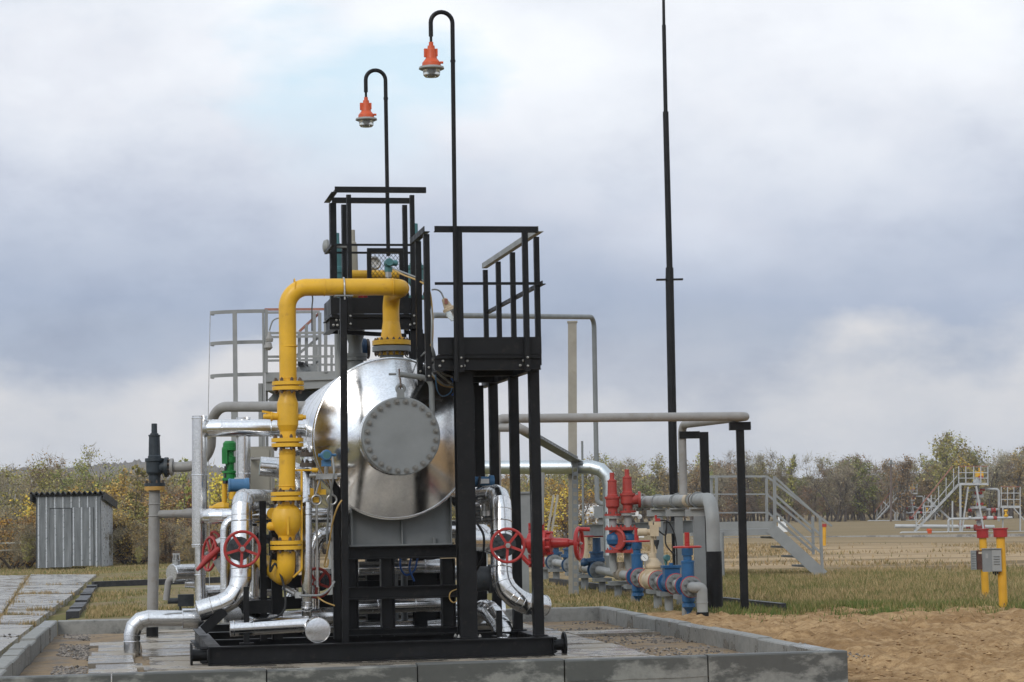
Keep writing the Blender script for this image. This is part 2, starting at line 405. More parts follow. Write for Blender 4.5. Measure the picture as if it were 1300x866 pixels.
o = t.mix(t.ramp(t.math('DIVIDE', yy, 100), [(.318, 0.), (.326, 1.)]), sand, grs)
o = t.mix(t.ramp(t.math('DIVIDE', t.math('ADD', sp.outputs[1], t.math('MULTIPLY', t.math('SUBTRACT', nf, .5), 12)), 100), [(.44, 0.), (.52, 1.)]), o, dry)
o = t.mix(t.ramp(t.math('DIVIDE', y2, 300), [(.26, 0.), (.36, 1.)]), o, far)
lf = t.ramp(t.math('MULTIPLY_ADD', t.math('ADD', aa, t.math('MULTIPLY', t.math('SUBTRACT', nf, .5), .6)), .1, .5), [(.845 - .0, 1.), (.86, 0.)])   # ground left of and behind the pad
lf = t.math('MULTIPLY', lf, t.ramp(t.math('DIVIDE', sp.outputs[1], 200), [(.35, 1.), (.5, 0.)]))
lg = t.mix(t.ramp(t.noise(.55, 5, .65), [(.44, 0.), (.56, 1.)]), dirt, (.17, .155, .06))
o = t.mix(lf, o, lg)
t.set(Base_Color=o, Roughness=.95); t.b.inputs['Specular IOR Level'].default_value = .1
t.bump(t.math('ADD', t.math('MULTIPLY', ng, .6), t.math('MULTIPLY', nh, .4)), .6, .05)
gm.materials.append(t.m); go = bpy.data.objects.new('ground', gm); COL.objects.link(go); go['kind'] = 'structure'

# ------------------------------------------------------------------ concrete
def concrete(name, lo, hi, wet=None, wamt=.5, sc=1.2, rgh=.8, streak=False):
    t = NT(name); o = t.mix(t.noise(sc, 7, .65), lo, hi); o = t.mix(t.ramp(t.noise(14, 5, .7), [(.45, 0.), (.7, .5)]), o, tuple(x * .62 for x in lo))
    r = rgh
    if wet:
        vec = t.n('ShaderNodeMapping', Vector=t.co(), Scale=(1, 1, 2.2 if streak else 1)).outputs[0]
        nz = t.noise(1.9, 8, .68, vec)
        if streak: nz = t.math('ADD', nz, t.math('MULTIPLY_ADD', t.n('ShaderNodeSeparateXYZ', Vector=t.co()).outputs[2], .55, -.10))
        k = t.ramp(nz, [(wamt - .03, 0.), (wamt + .06, 1.)]); o = t.mix(t.math('MULTIPLY', k, .85), o, wet); 
        r = t.math('SUBTRACT', rgh, t.math('MULTIPLY', k, .3 if streak else .62))
    t.set(Base_Color=o, Roughness=r); t.bump(t.math('ADD', t.noise(9, 5, .7), t.math('MULTIPLY', t.noise(90, 3, .7), .5)), .22, .012); return t.m
M_KERB = concrete('kerb_concrete', (.16, .16, .145), (.30, .295, .265), (.05, .052, .048), .47, streak=True)
M_KERB2 = concrete('weathered_kerb_concrete', (.20, .20, .185), (.33, .325, .30), (.13, .13, .12), .52)
M_SLAB = concrete('paving_concrete', (.27, .25, .225), (.40, .38, .345), (.20, .19, .18), .50, .9, .62)
M_PSLAB = concrete('wet_pad_concrete', (.25, .21, .16), (.40, .35, .28), (.17, .15, .12), .47, .8, .62)
rnd = random.Random(3)
def kerb(name, p, q, n, wd, z0, z1, mt, jit=.008):
    mb = MB(); p, q = V(p), V(q); d = (q - p) / n; sd = V((d.y, -d.x, 0)).normalized()
    for i in range(n):
        a = p + d * i + d.normalized() * .006; b = p + d * (i + 1) - d.normalized() * .006; j = sd * rnd.uniform(-jit, jit); dzz = rnd.uniform(-jit, jit)
        c = [a + j - sd * wd / 2, b + j - sd * wd / 2, b + j + sd * wd / 2, a + j + sd * wd / 2]; ch = .012
        lo = [at_z(x, z0) for x in c]; m1 = [at_z(x, z1 - ch + dzz) for x in c]; cc = (c[0] + c[2]) / 2
        tp = [at_z(x + (cc - x).project(sd) * (2 * ch / wd), z1 + dzz) for x in c]
        k = len(mb.v); mb.v += lo + m1 + tp
        f = [(3, 2, 1, 0), (8, 9, 10, 11)] + [(i0, (i0 + 1) % 4, 4 + (i0 + 1) % 4, 4 + i0) for i0 in range(4)] + [(4 + i0, 4 + (i0 + 1) % 4, 8 + (i0 + 1) % 4, 8 + i0) for i0 in range(4)]
        mb.f += [tuple(x + k for x in g) for g in f]; mb.m += [0] * len(f)
    return struct(name, mb, mt, smooth=False)
KW = .15
fl, fr = at_z(L(PA0 - .4, PB0, 0), 0), at_z(L(PA1, PB0, 0), 0)
fl = G(-60, 862.5, .27); frw = G(1076, 826, .27); brw = G(775, 770, .27); blw = G(73, 787, .27)
fdir = (frw - fl).normalized(); fdir.z = 0; fn = V((-fdir.y, fdir.x, 0))
kerb('kerb', at_z(fl, 0) + fn * KW / 2, at_z(frw, 0) + fn * KW / 2, 6, KW, -.12, .27, M_KERB)
rd = (brw - frw); rd.z = 0; rdn = rd.normalized(); rs = V((rdn.y, -rdn.x, 0))
kerb('kerb', at_z(frw, 0) + rdn * (KW + .012) - rs * KW / 2, at_z(brw, 0) - rs * KW / 2, 9, KW, -.1, .262, M_KERB2)
bd = at_z(blw - brw, 0); bdn = bd.normalized()
kerb('kerb', at_z(brw, 0) + bdn * .012 + rdn * (KW / 2) , at_z(blw, 0) + rdn * KW / 2, 7, KW, -.1, .262, M_KERB2)
ls = G(16, 840, .27); lb = at_z(blw, 0); ld = at_z(ls, 0) - lb; ldn = ld.normalized(); lsn = V((ldn.y, -ldn.x, 0))
if lsn.x > 0: lsn = -lsn
kerb('kerb', lb + lsn * .08 + ldn * .0, lb + ldn * 9.6 + lsn * .08, 11, .16, -.1, .268, M_KERB2, .012)
# pad floor
t = NT('pad_soil'); o = t.mix(t.noise(.9, 6, .65), (.24, .165, .095), (.42, .30, .17)); o = t.mix(t.ramp(t.noise(7, 6, .7), [(.48, 0.), (.66, .85)]), o, (.15, .12, .095))
o = t.mix(t.ramp(t.noise(1.6, 5, .6), [(.52, 0.), (.62, .6)]), o, (.22, .20, .18))
t.set(Base_Color=o, Roughness=.9); t.bump(t.noise(22, 6, .75), .9, .05); M_PSOIL = t.m
mb = MB(); N = 60
pc = [at_z(ls, 0) + ldn * 2, at_z(frw, 0), at_z(brw, 0), at_z(blw, 0)]
vs = []
for j in range(N + 1):
    for i in range(N + 1):
        p = pc[0].lerp(pc[1], i / N).lerp(pc[3].lerp(pc[2], i / N), j / N)
        vs.append(at_z(p, .095 + .018 * noise.noise(p * 1.3) + .012 * noise.noise(p * 5)))
mb.add(vs, [(j * (N + 1) + i, j * (N + 1) + i + 1, (j + 1) * (N + 1) + i + 1, (j + 1) * (N + 1) + i) for j in range(N) for i in range(N)])
struct('pad_ground', mb, M_PSOIL)
mb = MB()
sL, sM, sR = ab(G(118, 842, .12))[0], ab(G(181, 842, .12))[0], ab(G(800, 824, .12))[0]
print('slabs', sL, sM, sR)
for a0, a1, b0, b1, n in ((sL, sM - .03, -1.7, 4.6, 10), (sM + .03, sR, -1.6, 7.6, 14)):
    db = (b1 - b0) / n
    for i in range(n):
        z = .122 + rnd.uniform(-.006, .008); g = .012; q = rnd.uniform(-.05, .05)
        mb.lbox(a0 + q, a1 + q, b0 + db * i + g, b0 + db * (i + 1) - g, .04, z)
mb.lbox(sR + .04, sR + 1.0, 3.4, 4.1, .04, .125)
struct('pad_paving', mb, M_PSLAB, smooth=False)
# path of slabs on the left
ys_ = [731.5, 745.5, 757, 769, 777.5, 786.5, 797, 813, 834, 862, 905]
re_ = lambda y: 126 - (y - 731.5) * 1.22
se_ = lambda y: 37 - (y - 731.5) * .66
mb = MB()
for y0, y1 in zip(ys_[:-1], ys_[1:]):
    for k, (l0, r0, l1, r1) in enumerate(((se_(y0) + 2.5, re_(y0) - 3, se_(y1) + 2.5, re_(y1) - 3), (se_(y0) - 75, se_(y0) - 1, se_(y1) - 90, se_(y1) - 1))):
        j = rnd.uniform(-3, 3) if k == 0 and y0 < 780 else 0; e = .35; z = .05 + rnd.uniform(-.02, .02)
        c = [G(l1, y1 - e, 0), G(r1 + j, y1 - e, 0), G(r0 + j, y0 + e, 0), G(l0, y0 + e, 0)]
        mb.box8([at_z(p, -.06) for p in c] + [at_z(p, z) for p in c])
struct('path_paving', mb, M_SLAB, smooth=False)
# ------------------------------------------------------------------ skid frame
BZ0, BZ1 = PADZ + .005, PADZ + .175
AR = ab(G(703.5, 832.6, PADZ))[0]
def sz(px, p): return px * (p - EYE).y / F       # pixels to metres at a point
skid = thing('equipment_skid', 'black steel skid frame lying on the pad under the silver vessel', 'skid frame', L(AR / 2, 1.5, PADZ))
LB = 4.3
mb = MB(); mb.lbox(0, AR, .03, .045, BZ0 + .012, BZ1 - .012); mb.lbox(0, AR, -.02, .10, BZ1 - .012, BZ1); mb.lbox(0, AR, -.02, .10, BZ0, BZ0 + .012)
for x in (.004, AR - .014): mb.lbox(x, x + .01, -.018, .029, BZ0 + .013, BZ1 - .013)
part('front_beam', mb, M_BLACK, skid)
for a in (.06, AR - .06):
    mb = MB(); mb.ibeam(L(a, .11, (BZ0 + BZ1) / 2), L(a, LB, (BZ0 + BZ1) / 2), .11, BZ1 - BZ0 - .002); part('side_beam', mb, M_BLACK, skid)
for b in (1.25, 2.7, LB + .06):
    mb = MB(); mb.ibeam(L(.12, b, (BZ0 + BZ1) / 2), L(AR - .12, b, (BZ0 + BZ1) / 2), .11, BZ1 - BZ0 - .006); part('cross_beam', mb, M_BLACK, skid)
zl = (BZ0 + BZ1) / 2 + .0
for a, s_ in ((-.002, -1), (AR + .002, 1)):
    mb = MB(); mb.lathe(L(a, .24, zl), U * s_, [(0, .055), (.13, .055), (.131, .115), (.15, .115)], 24); mb.bolts(L(a, .24, zl + .0), U * s_, .085, 4, .016, .05)
    part('lifting_lug', mb, M_BLACK, skid)
def post(px, b, y0=None, w=.09, z0=BZ1, z1=None, ytop=None, nm='support_post', par=None, mt=None, beam=True):
    p = S(px, y0 or 700, b); p0 = at_z(p, z0); p1 = at_z(p, z1 if z1 else S(px, ytop, b).z)
    mb = MB(); (mb.ibeam(p0, p1, w, w, U, .009) if beam else mb.bar(p0, p1, w, w, U)); return part(nm, mb, mt or M_BLACK, par or skid)
FB = .98
# front portal under the saddle
for px in (446, 492, 569): post(px, FB, 760, .13, ytop=709)
for px, bb in ((475, 2.5), (548, 2.5)): post(px, bb, 760, .16, ytop=703)
def hbeam(x0, x1, yt, yb, b, d=.12, nm='portal_beam'):
    p, q = S(x0, (yt + yb) / 2, b), S(x1, (yt + yb) / 2, b); z = (p.z + q.z) / 2; h = sz(yb - yt, p)
    mb = MB(); mb.ibeam(at_z(p, z), at_z(q, z), d, h, Z, .012); part(nm, mb, M_BLACK, skid)
hbeam(440, 580, 692.5, 709, FB - .002, .16); hbeam(438, 580, 744, 760, FB - .07, .10); hbeam(440, 585, 797, 806, FB - .06, .1)
hbeam(452, 575, 690, 703, 2.5, .2); hbeam(452, 575, 736, 748, 2.44, .1); hbeam(452, 600, 786, 794, 2.42, .1)
# ------------------------------------------------------------------ vessel
B0 = .16
C0 = S(510, 553.5, B0); RF = sz(50, C0)
BR = .78
C1 = C0 + W * (BR - B0); Rv = sz(101.5, C1)
print('vessel', RF, Rv, C0, C1, ab(C1))
ves = thing('separator_vessel', 'large horizontal silver clad vessel with a cone end and a grey bolted round cover', 'pressure vessel', at_z(C1 + W * 1.2, BZ1))
mb = MB(); VL = 3.2
mb.lathe(C1 + W * .03, W, [(0, Rv - .004), (.02, Rv), (VL, Rv), (VL + .25, Rv * .8), (VL + .4, Rv * .4), (VL + .42, .02)], 72)
for q in (.75, 1.5, 2.2): mb.torus(C1 + W * q, W, Rv, .006, 72, 6)
part('shell', mb, M_BRIGHT, ves)
mb = MB(); nk = .115
prof = [(nk, RF * .90), (nk + .015, RF * .96), (.415, RF * .96)]
for i in range(9):
    f = i / 8; prof.append((.425 + f * (BR - B0 - .425), RF * .98 + (Rv - RF * .98) * f))
mb.lathe(C0, W, prof, 72)
part('cone_head', mb, M_BRIGHT, ves, ang=.25)
mb = MB(); mb.torus(C1, W, Rv + .004, .012, 96, 8); mb.torus(C1 + W * .035, W, Rv + .004, .007, 96, 6); part('rim_bead', mb, M_BRIGHT, ves)
mb = MB(); mb.lathe(C0 + W * .015, W, [(0, RF * .97), (.008, RF), (.055, RF), (.057, RF * .9), (.10, RF * .9), (.101, RF * .99), (.135, RF * .99)], 64); cov = part('flange_cover', mb, M_GREY, ves)
mb0 = MB(); mb0.bolts(V((0, 0, 0)), -W, .0, 1, .017, .026)
mb0.lathe(V((0, 0, 0)), -W, [(0, .027), (.006, .027)], 16)
bm = None; M_COVB = paint('cover_bolt_steel', (.20, .195, .18), .45, .3, 30, metal=.5)
for i in range(24):
    an = 2 * PI * (i + .5) / 24; c = C0 + W * .014 + (U * math.cos(an) + Z * math.sin(an)) * RF * .885
    if bm is None: bm = mb0.mesh('bolt', M_COVB)
    o = bpy.data.objects.new('bolt', bm); COL.objects.link(o); o.parent = cov; o.location = c - org(cov)
# lifting eye, davit arm
mb = MB(); e = C0 + W * .03 + Z * (RF * 1.0)
mb.bar(e - Z * .02, e + Z * .07, .07, .03, W); mb.torus(e + Z * .075, W, .035, .016, 24, 8); part('lifting_eye', mb, M_GREY, cov)
mb = MB(); d0 = S(549, 560, .30); d1 = S(548, 481, .30); d2 = S(507, 475, .22)
mb.tube(fil([d0, d1, d2 + Z * .0], .10, 8), .026, 16); mb.cyl(d2 - U * .03, d2 - U * .10, .012, 10); part('davit_arm', mb, M_GREY, ves)
mb = MB(); mb.tube([d2 + Z * .05, d2 - Z * .02, e + Z * .16, e + Z * .10], .008, 8); mb.torus(e + Z * .105, U, .028, .008, 16, 6); part('davit_hook', mb, M_RUST, ves)
# top nozzle
BN = 1.08
Nf = S(495, 440, BN); an_ = ab(C1)[0]
Nc = at_z(L(an_ + .035, BN, 0), Nf.z)
mb = MB(); Rn = sz(24.5, Nf)
mb.lathe(at_z(Nc, C1.z + Rv * .85), Z, [(0, Rn * .62), (Nf.z - C1.z - Rv * .85 - .055, Rn * .62), (Nf.z - C1.z - Rv * .85 - .05, Rn), (Nf.z - C1.z - Rv * .85, Rn)], 40)
mb.bolts(at_z(Nc, Nf.z - .05), -Z, Rn * .84, 16, .014, .03, .004, mi=1); part('nozzle', mb, [M_GREY, M_RUST], ves)
# saddle
zs = S(510, 692.5, FB).z; p0, p1 = S(446, 690, FB), S(573, 690, FB)
a0, a1 = ab(p0)[0], ab(p1)[0]
mb = MB(); mb.lbox(a0, a1, FB + .015, FB + .03, zs, C1.z - Rv * .45); mb.lbox(a0, a1, FB - .07, FB + .17, zs - .002, zs + .014)
for q in (a0 + .006, (a0 + a1) / 2, a1 - .006): mb.lbox(q - .006, q + .006, FB - .06, FB + .0145, zs + .0145, C1.z - Rv * .86 if abs(q - (a0 + a1) / 2) < .1 else C1.z - Rv * .55)
mb.cyl(L(a1 - .17, FB - .02, zs + .014), L(a1 - .17, FB - .02, zs + .07), .02, 10)
part('saddle', mb, M_GREY, ves)
mb = MB(); mb.lbox(a0, a1, 2.9, 2.93, zs, C1.z - Rv * .45); mb.lbox(a0, a1, 2.8, 3.0, zs - .12, zs); part('saddle', mb, M_GREY, ves)
# side flange of the vessel, right
c = C1 + W * 1.5 + U * (Rv - .1); c.z = S(613, 541, 2.3).z
mb = MB(); mb.lathe(c, U, [(0, .15), (.20, .15), (.201, .21), (.25, .21), (.26, .20), (.262, .21), (.30, .21)], 32)
mb.bolts(c + U * .30, U, .17, 12, .016, .03, .004, mi=1); part('side_nozzle', mb, [M_GREY, M_BOLT], ves)

# ------------------------------------------------------------------ yellow gas line
BY = .40
def flange_pair(p, ax, R, par, mt, n=8, t=.035, gap=.012, bt=None, rb=.017):
    mb = MB(); mb.lathe(V(p) - V(ax) * (t + gap / 2), ax, [(0, R), (t, R)], 40); mb.lathe(V(p) + V(ax) * (gap / 2), ax, [(0, R), (t, R)], 40)
    mb.lathe(V(p) - V(ax) * gap, ax, [(0, R * .72), (2 * gap, R * .72)], 24)
    mb.bolts(V(p) + V(ax) * (t + gap / 2), ax, R * .82, n, rb, .022, .004, mi=1); mb.bolts(V(p) - V(ax) * (t + gap / 2), -V(ax), R * .82, n, rb, .022, .004, mi=1)
    return part('flange', mb, [mt, bt or M_RUST], par)
ryx = lambda y: S(367 - (y - 380) * .011, y, BY)
ry = sz(10.4, ryx(500))
yl = thing('gas_pipe', 'bright yellow gas pipe rising left of the vessel and crossing to its top', 'pipe', at_z(ryx(735), PADZ))
H0, H1 = S(368, 365, BY), S(513, 363.5, BY - .05)
H1 = at_z(H1, H0.z - .0)
nb = ab(Nc)
tp = L(nb[0], nb[1], H0.z)
e1 = L(ab(H1)[0] , ab(H1)[1], H0.z)
zred = S(492, 393, BN).z
mb = MB(); mb.tube(fil([ryx(486), at_z(ryx(486), H0.z), e1, at_z(tp, H0.z), at_z(tp, zred - .12)], [.19, .17, .17], 10), ry * 1.06, 28); part('upper_pipe', mb, M_YEL, yl)
zn = Nc.z + .012
mb = MB(); mb.lathe(at_z(tp, zred - .12), -Z, [(0, ry * 1.06), (.02, ry * 1.1), (.30, ry * 1.62), (.33, ry * 1.66), (zred - .12 - zn - .06, ry * 1.72)], 32); part('reducer', mb, M_YEL, yl)
mb = MB(); mb.lathe(at_z(Nc, zn), Z, [(0, Rn), (.045, Rn), (.046, Rn * .72), (.075, Rn * .70)], 40); mb.bolts(at_z(Nc, zn + .045), Z, Rn * .84, 16, .015, .014, .004, mi=1); part('flange', mb, [M_YEL, M_RUST], yl)
mb = MB()
for y in (480, 440): mb.torus(ryx(y), Z, ry * 1.055, .0055, 28, 6)
for f in (.04, .3, .9): mb.torus(H0.lerp(H1, f), U, ry * 1.055, .0055, 28, 6)
part('weld_seams', mb, M_YEL, yl)
for y in (490, 562, 630, 692): flange_pair(ryx(y), Z, sz(20.3, ryx(y)), yl, M_YEL, 8)
for ya_, yb_ in ((502, 498), (583, 571), (700, 712)): pass
mb = MB(); mb.tube([ryx(570), ryx(622)], ry * 1.0, 28); mb.torus(ryx(576), Z, ry, .006, 28, 6); mb.torus(ryx(617), Z, ry, .006, 28, 6)
g0 = S(372, 597, BY); g1 = S(396, 597, BY); mb.tube([g0, g1], .010, 10); mb.lathe(g1, U, [(0, .022), (.05, .022), (.06, .012)], 12)
mb.tube(fil([S(383, 597, BY - .02), S(383, 723, BY - .02), S(372, 733, BY)], .05, 6), .011, 10)
part('spool', mb, M_YEL, yl)
EB = ryx(735); tl = S(338, 716, BY + .75)
mb = MB(); pth = fil([ryx(700), at_z(EB, EB.z - .0), EB + (tl - EB) * 1.0], .13, 10); mb.tube(pth, ry * 1.12, 28)
mb.tube([tl, tl + (tl - EB) * .6], ry * .85, 20)
part('lower_elbow', mb, M_YEL, yl)
# ball valve and check valve in the yellow line
bc = ryx(530); vb = thing('ball_valve', 'yellow barrel shaped ball valve between the two upper flange pairs of the yellow riser', 'valve', ryx(552))
h = lambda y: ryx(y).z - bc.z
mb = MB(); rr = sz(13.5, bc)
mb.lathe(bc, Z, [(h(556), ry * 1.0), (h(548), ry * .98), (h(542), rr * .93), (h(540), rr), (h(513), rr), (h(511), rr * .97), (h(503), ry * 1.0), (h(497), ry * .98)], 36); part('body', mb, M_YEL, vb)
mb = MB(); mb.lathe(bc - U * rr * .9 + Z * .01, -U, [(0, .035), (.05, .035), (.055, .045), (.07, .045), (.072, .028), (.13, .024), (.14, .018)], 16); mb.bar(bc - U * (rr + .02) + Z * .035, bc - U * (rr + .14) + Z * .06, .02, .02)
part('stem', mb, M_YEL, vb); mb = MB(); mb.lathe(bc + U * rr * .9, U, [(0, .03), (.05, .03), (.055, .02), (.08, .02)], 16); part('plug', mb, M_YEL, vb)
cc = ryx(661); cv = thing('check_valve', 'yellow pear shaped check valve between the two lower flange pairs of the yellow riser', 'valve', ryx(684))
h = lambda y: ryx(y).z - cc.z; r2 = sz(19, cc)
mb = MB(); mb.lathe(cc, Z, [(h(686), ry * .98), (h(680), ry * 1.05), (h(674), r2 * .8), (h(668), r2 * .95), (h(661), r2), (h(653), r2 * .97), (h(646), r2 * .84), (h(641), ry * 1.02), (h(637), ry)], 36)
part('body', mb, M_YEL, cv)
mb = MB(); q = cc - W * r2 * .9 + Z * -.06; mb.bar(q + Z * .1, q - Z * .07, .018, .05, W); part('rib', mb, M_YEL, cv); mb = MB(); mb.lathe(cc - Z * .05 - U * r2 * .6, -U, [(0, .04), (.08, .04), (.1, .02)], 14); part('lever_boss', mb, M_YEL, cv)
# thin black post carrying the yellow pipe
bs = S(438.5, 812, .33); tpz = H0.z - ry * 1.06
mb = MB(); sp_ = thing('pipe_support_post', 'tall thin black post before the vessel carrying the yellow pipe on a clamp', 'support post', at_z(bs, BZ1))
bs2 = S(436, 390, .33)
mb.bar(at_z(bs, BZ1 - .1), at_z(bs2, tpz - .014), .062, .062, W); part('post', mb, M_BLACK, sp_)
mb = MB(); q = at_z(bs2, tpz - .008); mb.box(q, (.17, .12, .012), (U, W, Z)); part('saddle_plate', mb, M_GREY, sp_)
mb = MB(); hc = at_z(H0.lerp(H1, (436 - 368) / 145), H0.z); mb.torus(hc, U, ry * 1.06 + .008, .008, 28, 8)
for s_ in (-1, 1): mb.cyl(hc + W * s_ * (ry * 1.06 + .008), hc + W * s_ * (ry * 1.06 + .008) - Z * (ry + .05), .008, 8)
part('clamp', mb, M_STEEL, sp_)
# second black post left of it with a cable bracket
b2 = S(428, 700, .75)
mb = MB(); mb.ibeam(at_z(b2, BZ1), at_z(b2, S(428, 608, .75).z), .085, .085, U, .008); solo('instrument_post', mb, M_BLACK, 'short black steel post at the left edge of the vessel saddle', 'support post')
# ------------------------------------------------------------------ generic pieces
def wheel_mb(c, ax, R, spokes=5, rim=.011, hubd=.05):
    mb = MB(); t = V(ax).normalized(); mb.torus(c, t, R, rim * 1.25, 40, 10)
    ref = Z if abs(t.z) < .9 else X3; e1 = t.cross(ref).normalized(); e2 = t.cross(e1)
    for i in range(spokes):
        a = 2 * PI * (i + .2) / spokes; d = e1 * math.cos(a) + e2 * math.sin(a); mb.bar(V(c) + d * .02 - t * .008, V(c) + d * R, .024, .013, t)
    mb.lathe(V(c) - t * .025, t, [(0, .034), (.036, .034)], 16)
    mb.lathe(V(c) + t * .0112, t, [(0, .024), (.02, .024)], 6, 1); mb.lathe(V(c) + t * .0313, t, [(0, .011), (.015, .011)], 10, 1); return mb
def rail_l(mb, p, q, w=.05, side=1): mb.angle(p, q, w, -Z, side, .007)
def bolt_pair(mb, p, n, r=.013):
    mb.lathe(V(p), n, [(0, r), (.012, r), (.016, r * .6), (.026, r * .5)], 8, 1)

# ------------------------------------------------------------------ right hand access platform
al, ar = ab(S(556, 440, 0))[0], ab(S(687.5, 440, 0))[0]
zr, zm, zd, zc = S(620, 291.5, 0).z, S(620, 360, 0).z, S(620, 449.5, 0).z, S(620, 469.5, 0).z
zt = S(620, 428, 0).z; DB = 3.15
pl_ = thing('access_platform', 'black steel access platform with handrails standing on legs right of the silver vessel', 'platform', L((al + ar) / 2, 1.5, BZ1))
mb = MB(); mb.lbox(al, ar, .012, DB - .02, zd - .03, zd - .004)
for i in range(22): mb.lbox(al + .03, ar - .03, .1 + i * .138, .106 + i * .138, zd - .0035, zd + .012)
part('deck', mb, M_BLACK, pl_)
mb = MB(); mb.lbox(al, ar, 0, .006, zd - .003, zt); part('toe_board', mb, M_BLACK, pl_)
mb = MB(); mb.lbox(ar - .006, ar, .007, DB, zd - .003, zt); part('toe_board', mb, M_BLACK, pl_)
def channel(a0, a1, b0, b1, z0, z1, par, face=-1, mt=None, bl=()):
    mb = MB()
    if abs(a1 - a0) > abs(b1 - b0):
        mb.lbox(a0, a1, b0 + .03, b0 + .038, z0 + .008, z1 - .008); mb.lbox(a0, a1, b0, b0 + .07, z1 - .008, z1); mb.lbox(a0, a1, b0, b0 + .07, z0, z0 + .008)
        for a in bl: bolt_pair(mb, L(a, b0 + .0299, z0 + (z1 - z0) * .35), -W); bolt_pair(mb, L(a + .03, b0 + .0299, z0 + (z1 - z0) * .75), -W)
    else:
        mb.lbox(a0 + .03, a0 + .038, b0, b1, z0 + .008, z1 - .008); mb.lbox(a0, a0 + .07, b0, b1, z1 - .008, z1); mb.lbox(a0, a0 + .07, b0, b1, z0, z0 + .008)
    return part('channel', mb, [mt or M_BLACK, M_BOLT], par)
channel(al - .03, ar - .005, .008, .1, zc, zd - .031, pl_, bl=(al + .02, al + .25, ar - .2))
channel(ar - .075, ar - .01, .09, DB, zc + .002, zd - .031, pl_)
channel(al + .01, al + .02, .09, DB, zc + .002, zd - .031, pl_)
for b in (1.0, 2.1, 3.05): 
    mb = MB(); mb.ibeam(L(al + .09, b, (zc + zd) / 2 - .02), L(ar - .09, b, (zc + zd) / 2 - .02), .07, (zd - zc) * .7); part('joist', mb, M_BLACK, pl_)
def rpost(a, b, z0, z1, w=.05, par=None, side=1, mt=None):
    mb = MB(); mb.angle(L(a, b, z0), L(a, b, z1), w, -W, side, .006); 
    for z in (z0 + .05, z0 + .13): bolt_pair(mb, L(a, b, z) - W * (w / 2 + .0), -W, .011)
    return part('post', mb, [mt or M_BLACK, M_BOLT], par or pl_)
apx = lambda px, b: ab(S(px, 360, b))[0]
rpost(apx(580.5, .0) + .015, -.03, zc - .02, zr - .02, .06)
rpost(apx(666.5, .0), -.03, zc - .02, zr - .02, .052)
for b in (.16, 1.42, 2.25, 3.05): rpost(ar + .0, b, zd - .1, zr - .05, .05)
mb = MB(); rail_l(mb, L(al - .02, -.01, zr), L(ar - .02, -.01, zr), .055); part('top_rail', mb, M_BLACK, pl_)
mb = MB(); rail_l(mb, L(ar + .01, -.02, zr + .006), L(ar + .01, DB, zr + .006), .055, -1); part('side_rail', mb, M_LGREY, pl_, 'sloping-looking side top rail, its lit sheen painted pale grey')  # lit sheen of this rail is put into a paler paint colour
mb = MB(); mb.bar(L(al - .02, .0, zm), L(ar + .01, .0, zm), .012, .026); part('mid_rail', mb, M_BLACK, pl_)
mb = MB(); rail_l(mb, L(ar + .035, .0, zm + .01), L(ar + .035, DB, zm + .01), .035, -1); part('mid_rail', mb, M_BLACK, pl_)
for b in (.06, .62): rpost(al - .085, b, zd - .25, zr - .04, .055)
mb = MB(); rail_l(mb, L(al - .09, -.02, zr), L(al - .09, .95, zr), .055, -1); part('left_rail', mb, M_BLACK, pl_)
for b, w_ in ((.25, .095), (1.32, .09), (2.5, .09)):
    mb = MB(); mb.angle(L(ar - .035, b, BZ1), L(ar - .035, b, zc + .04), w_, -W, 1, .008); mb.lbox(ar - .1, ar + .04, b - .08, b + .08, BZ1 + .0005, BZ1 + .012); part('leg', mb, M_BLACK, pl_)
cpx = S(591, 650, .24); mb = MB(); mb.ibeam(at_z(cpx, BZ1 + .012), at_z(cpx, zc - .001), .165, .17, W, .012); mb.box(at_z(cpx, BZ1 + .006), (.24, .24, .011), (U, W, Z))
for s_ in (-1, 1):
    for k_ in (-.1, .1): bolt_pair(mb, at_z(cpx, BZ1 + .012) + U * k_ + W * s_ * .1, Z, .014)
part('column', mb, [M_BLACK, M_BOLT], pl_)
mb = MB(); mb.bar(L(al + .05, .6, BZ1), L(al + .05 + .28, .6, BZ1), .08, .08); 
c2_ = S(608, 560, 2.6); mb = MB(); mb.ibeam(at_z(c2_, BZ1), at_z(c2_, zc), .1, .1, W, .01); part('column', mb, M_BLACK, pl_)
# ------------------------------------------------------------------ upper platform behind
UB, UB2 = 1.75, 2.45
ul, ur = ab(S(421, 390, UB))[0], ab(S(536, 390, UB))[0]
zr2, zt2, zd2, zc2 = S(480, 244.5, UB).z, S(480, 378, UB).z, S(480, 398, UB).z, S(480, 418, UB).z
up_ = thing('upper_platform', 'taller black caged platform with a mesh gate standing behind the yellow crossing pipe', 'platform', L((ul + ur) / 2, 2.1, BZ1))
mb = MB(); mb.lbox(ul, ur, UB + .012, UB2, zd2 - .03, zd2 - .004); part('deck', mb, M_BLACK, up_)
mb = MB(); mb.lbox(ul, ur, UB, UB + .006, zd2 - .003, zt2); part('toe_board', mb, M_BLACK, up_)
mb = MB(); mb.lbox(ul - .006, ul, UB + .007, UB2, zd2 - .003, zt2); part('toe_board', mb, M_BLACK, up_)
channel(ul - .02, ur, UB + .007, UB + .08, zc2, zd2 - .031, up_, bl=(ul + .02, ul + .06, ur - .12)); channel(ul - .02, ul - .01, UB + .09, UB2, zc2, zd2 - .031, up_)
apu = lambda px, b: ab(S(px, 320, b))[0]
for px, b, w_ in ((443.5, UB - .03, .046), (524, UB - .03, .046), (437, UB2, .05), (514.5, UB2, .05), (423, UB2 - .1, .07)):
    rpost(apu(px, b), b, zc2, zr2 - .03, w_, up_)
ul2, ur2 = apu(425, UB), apu(541, UB)
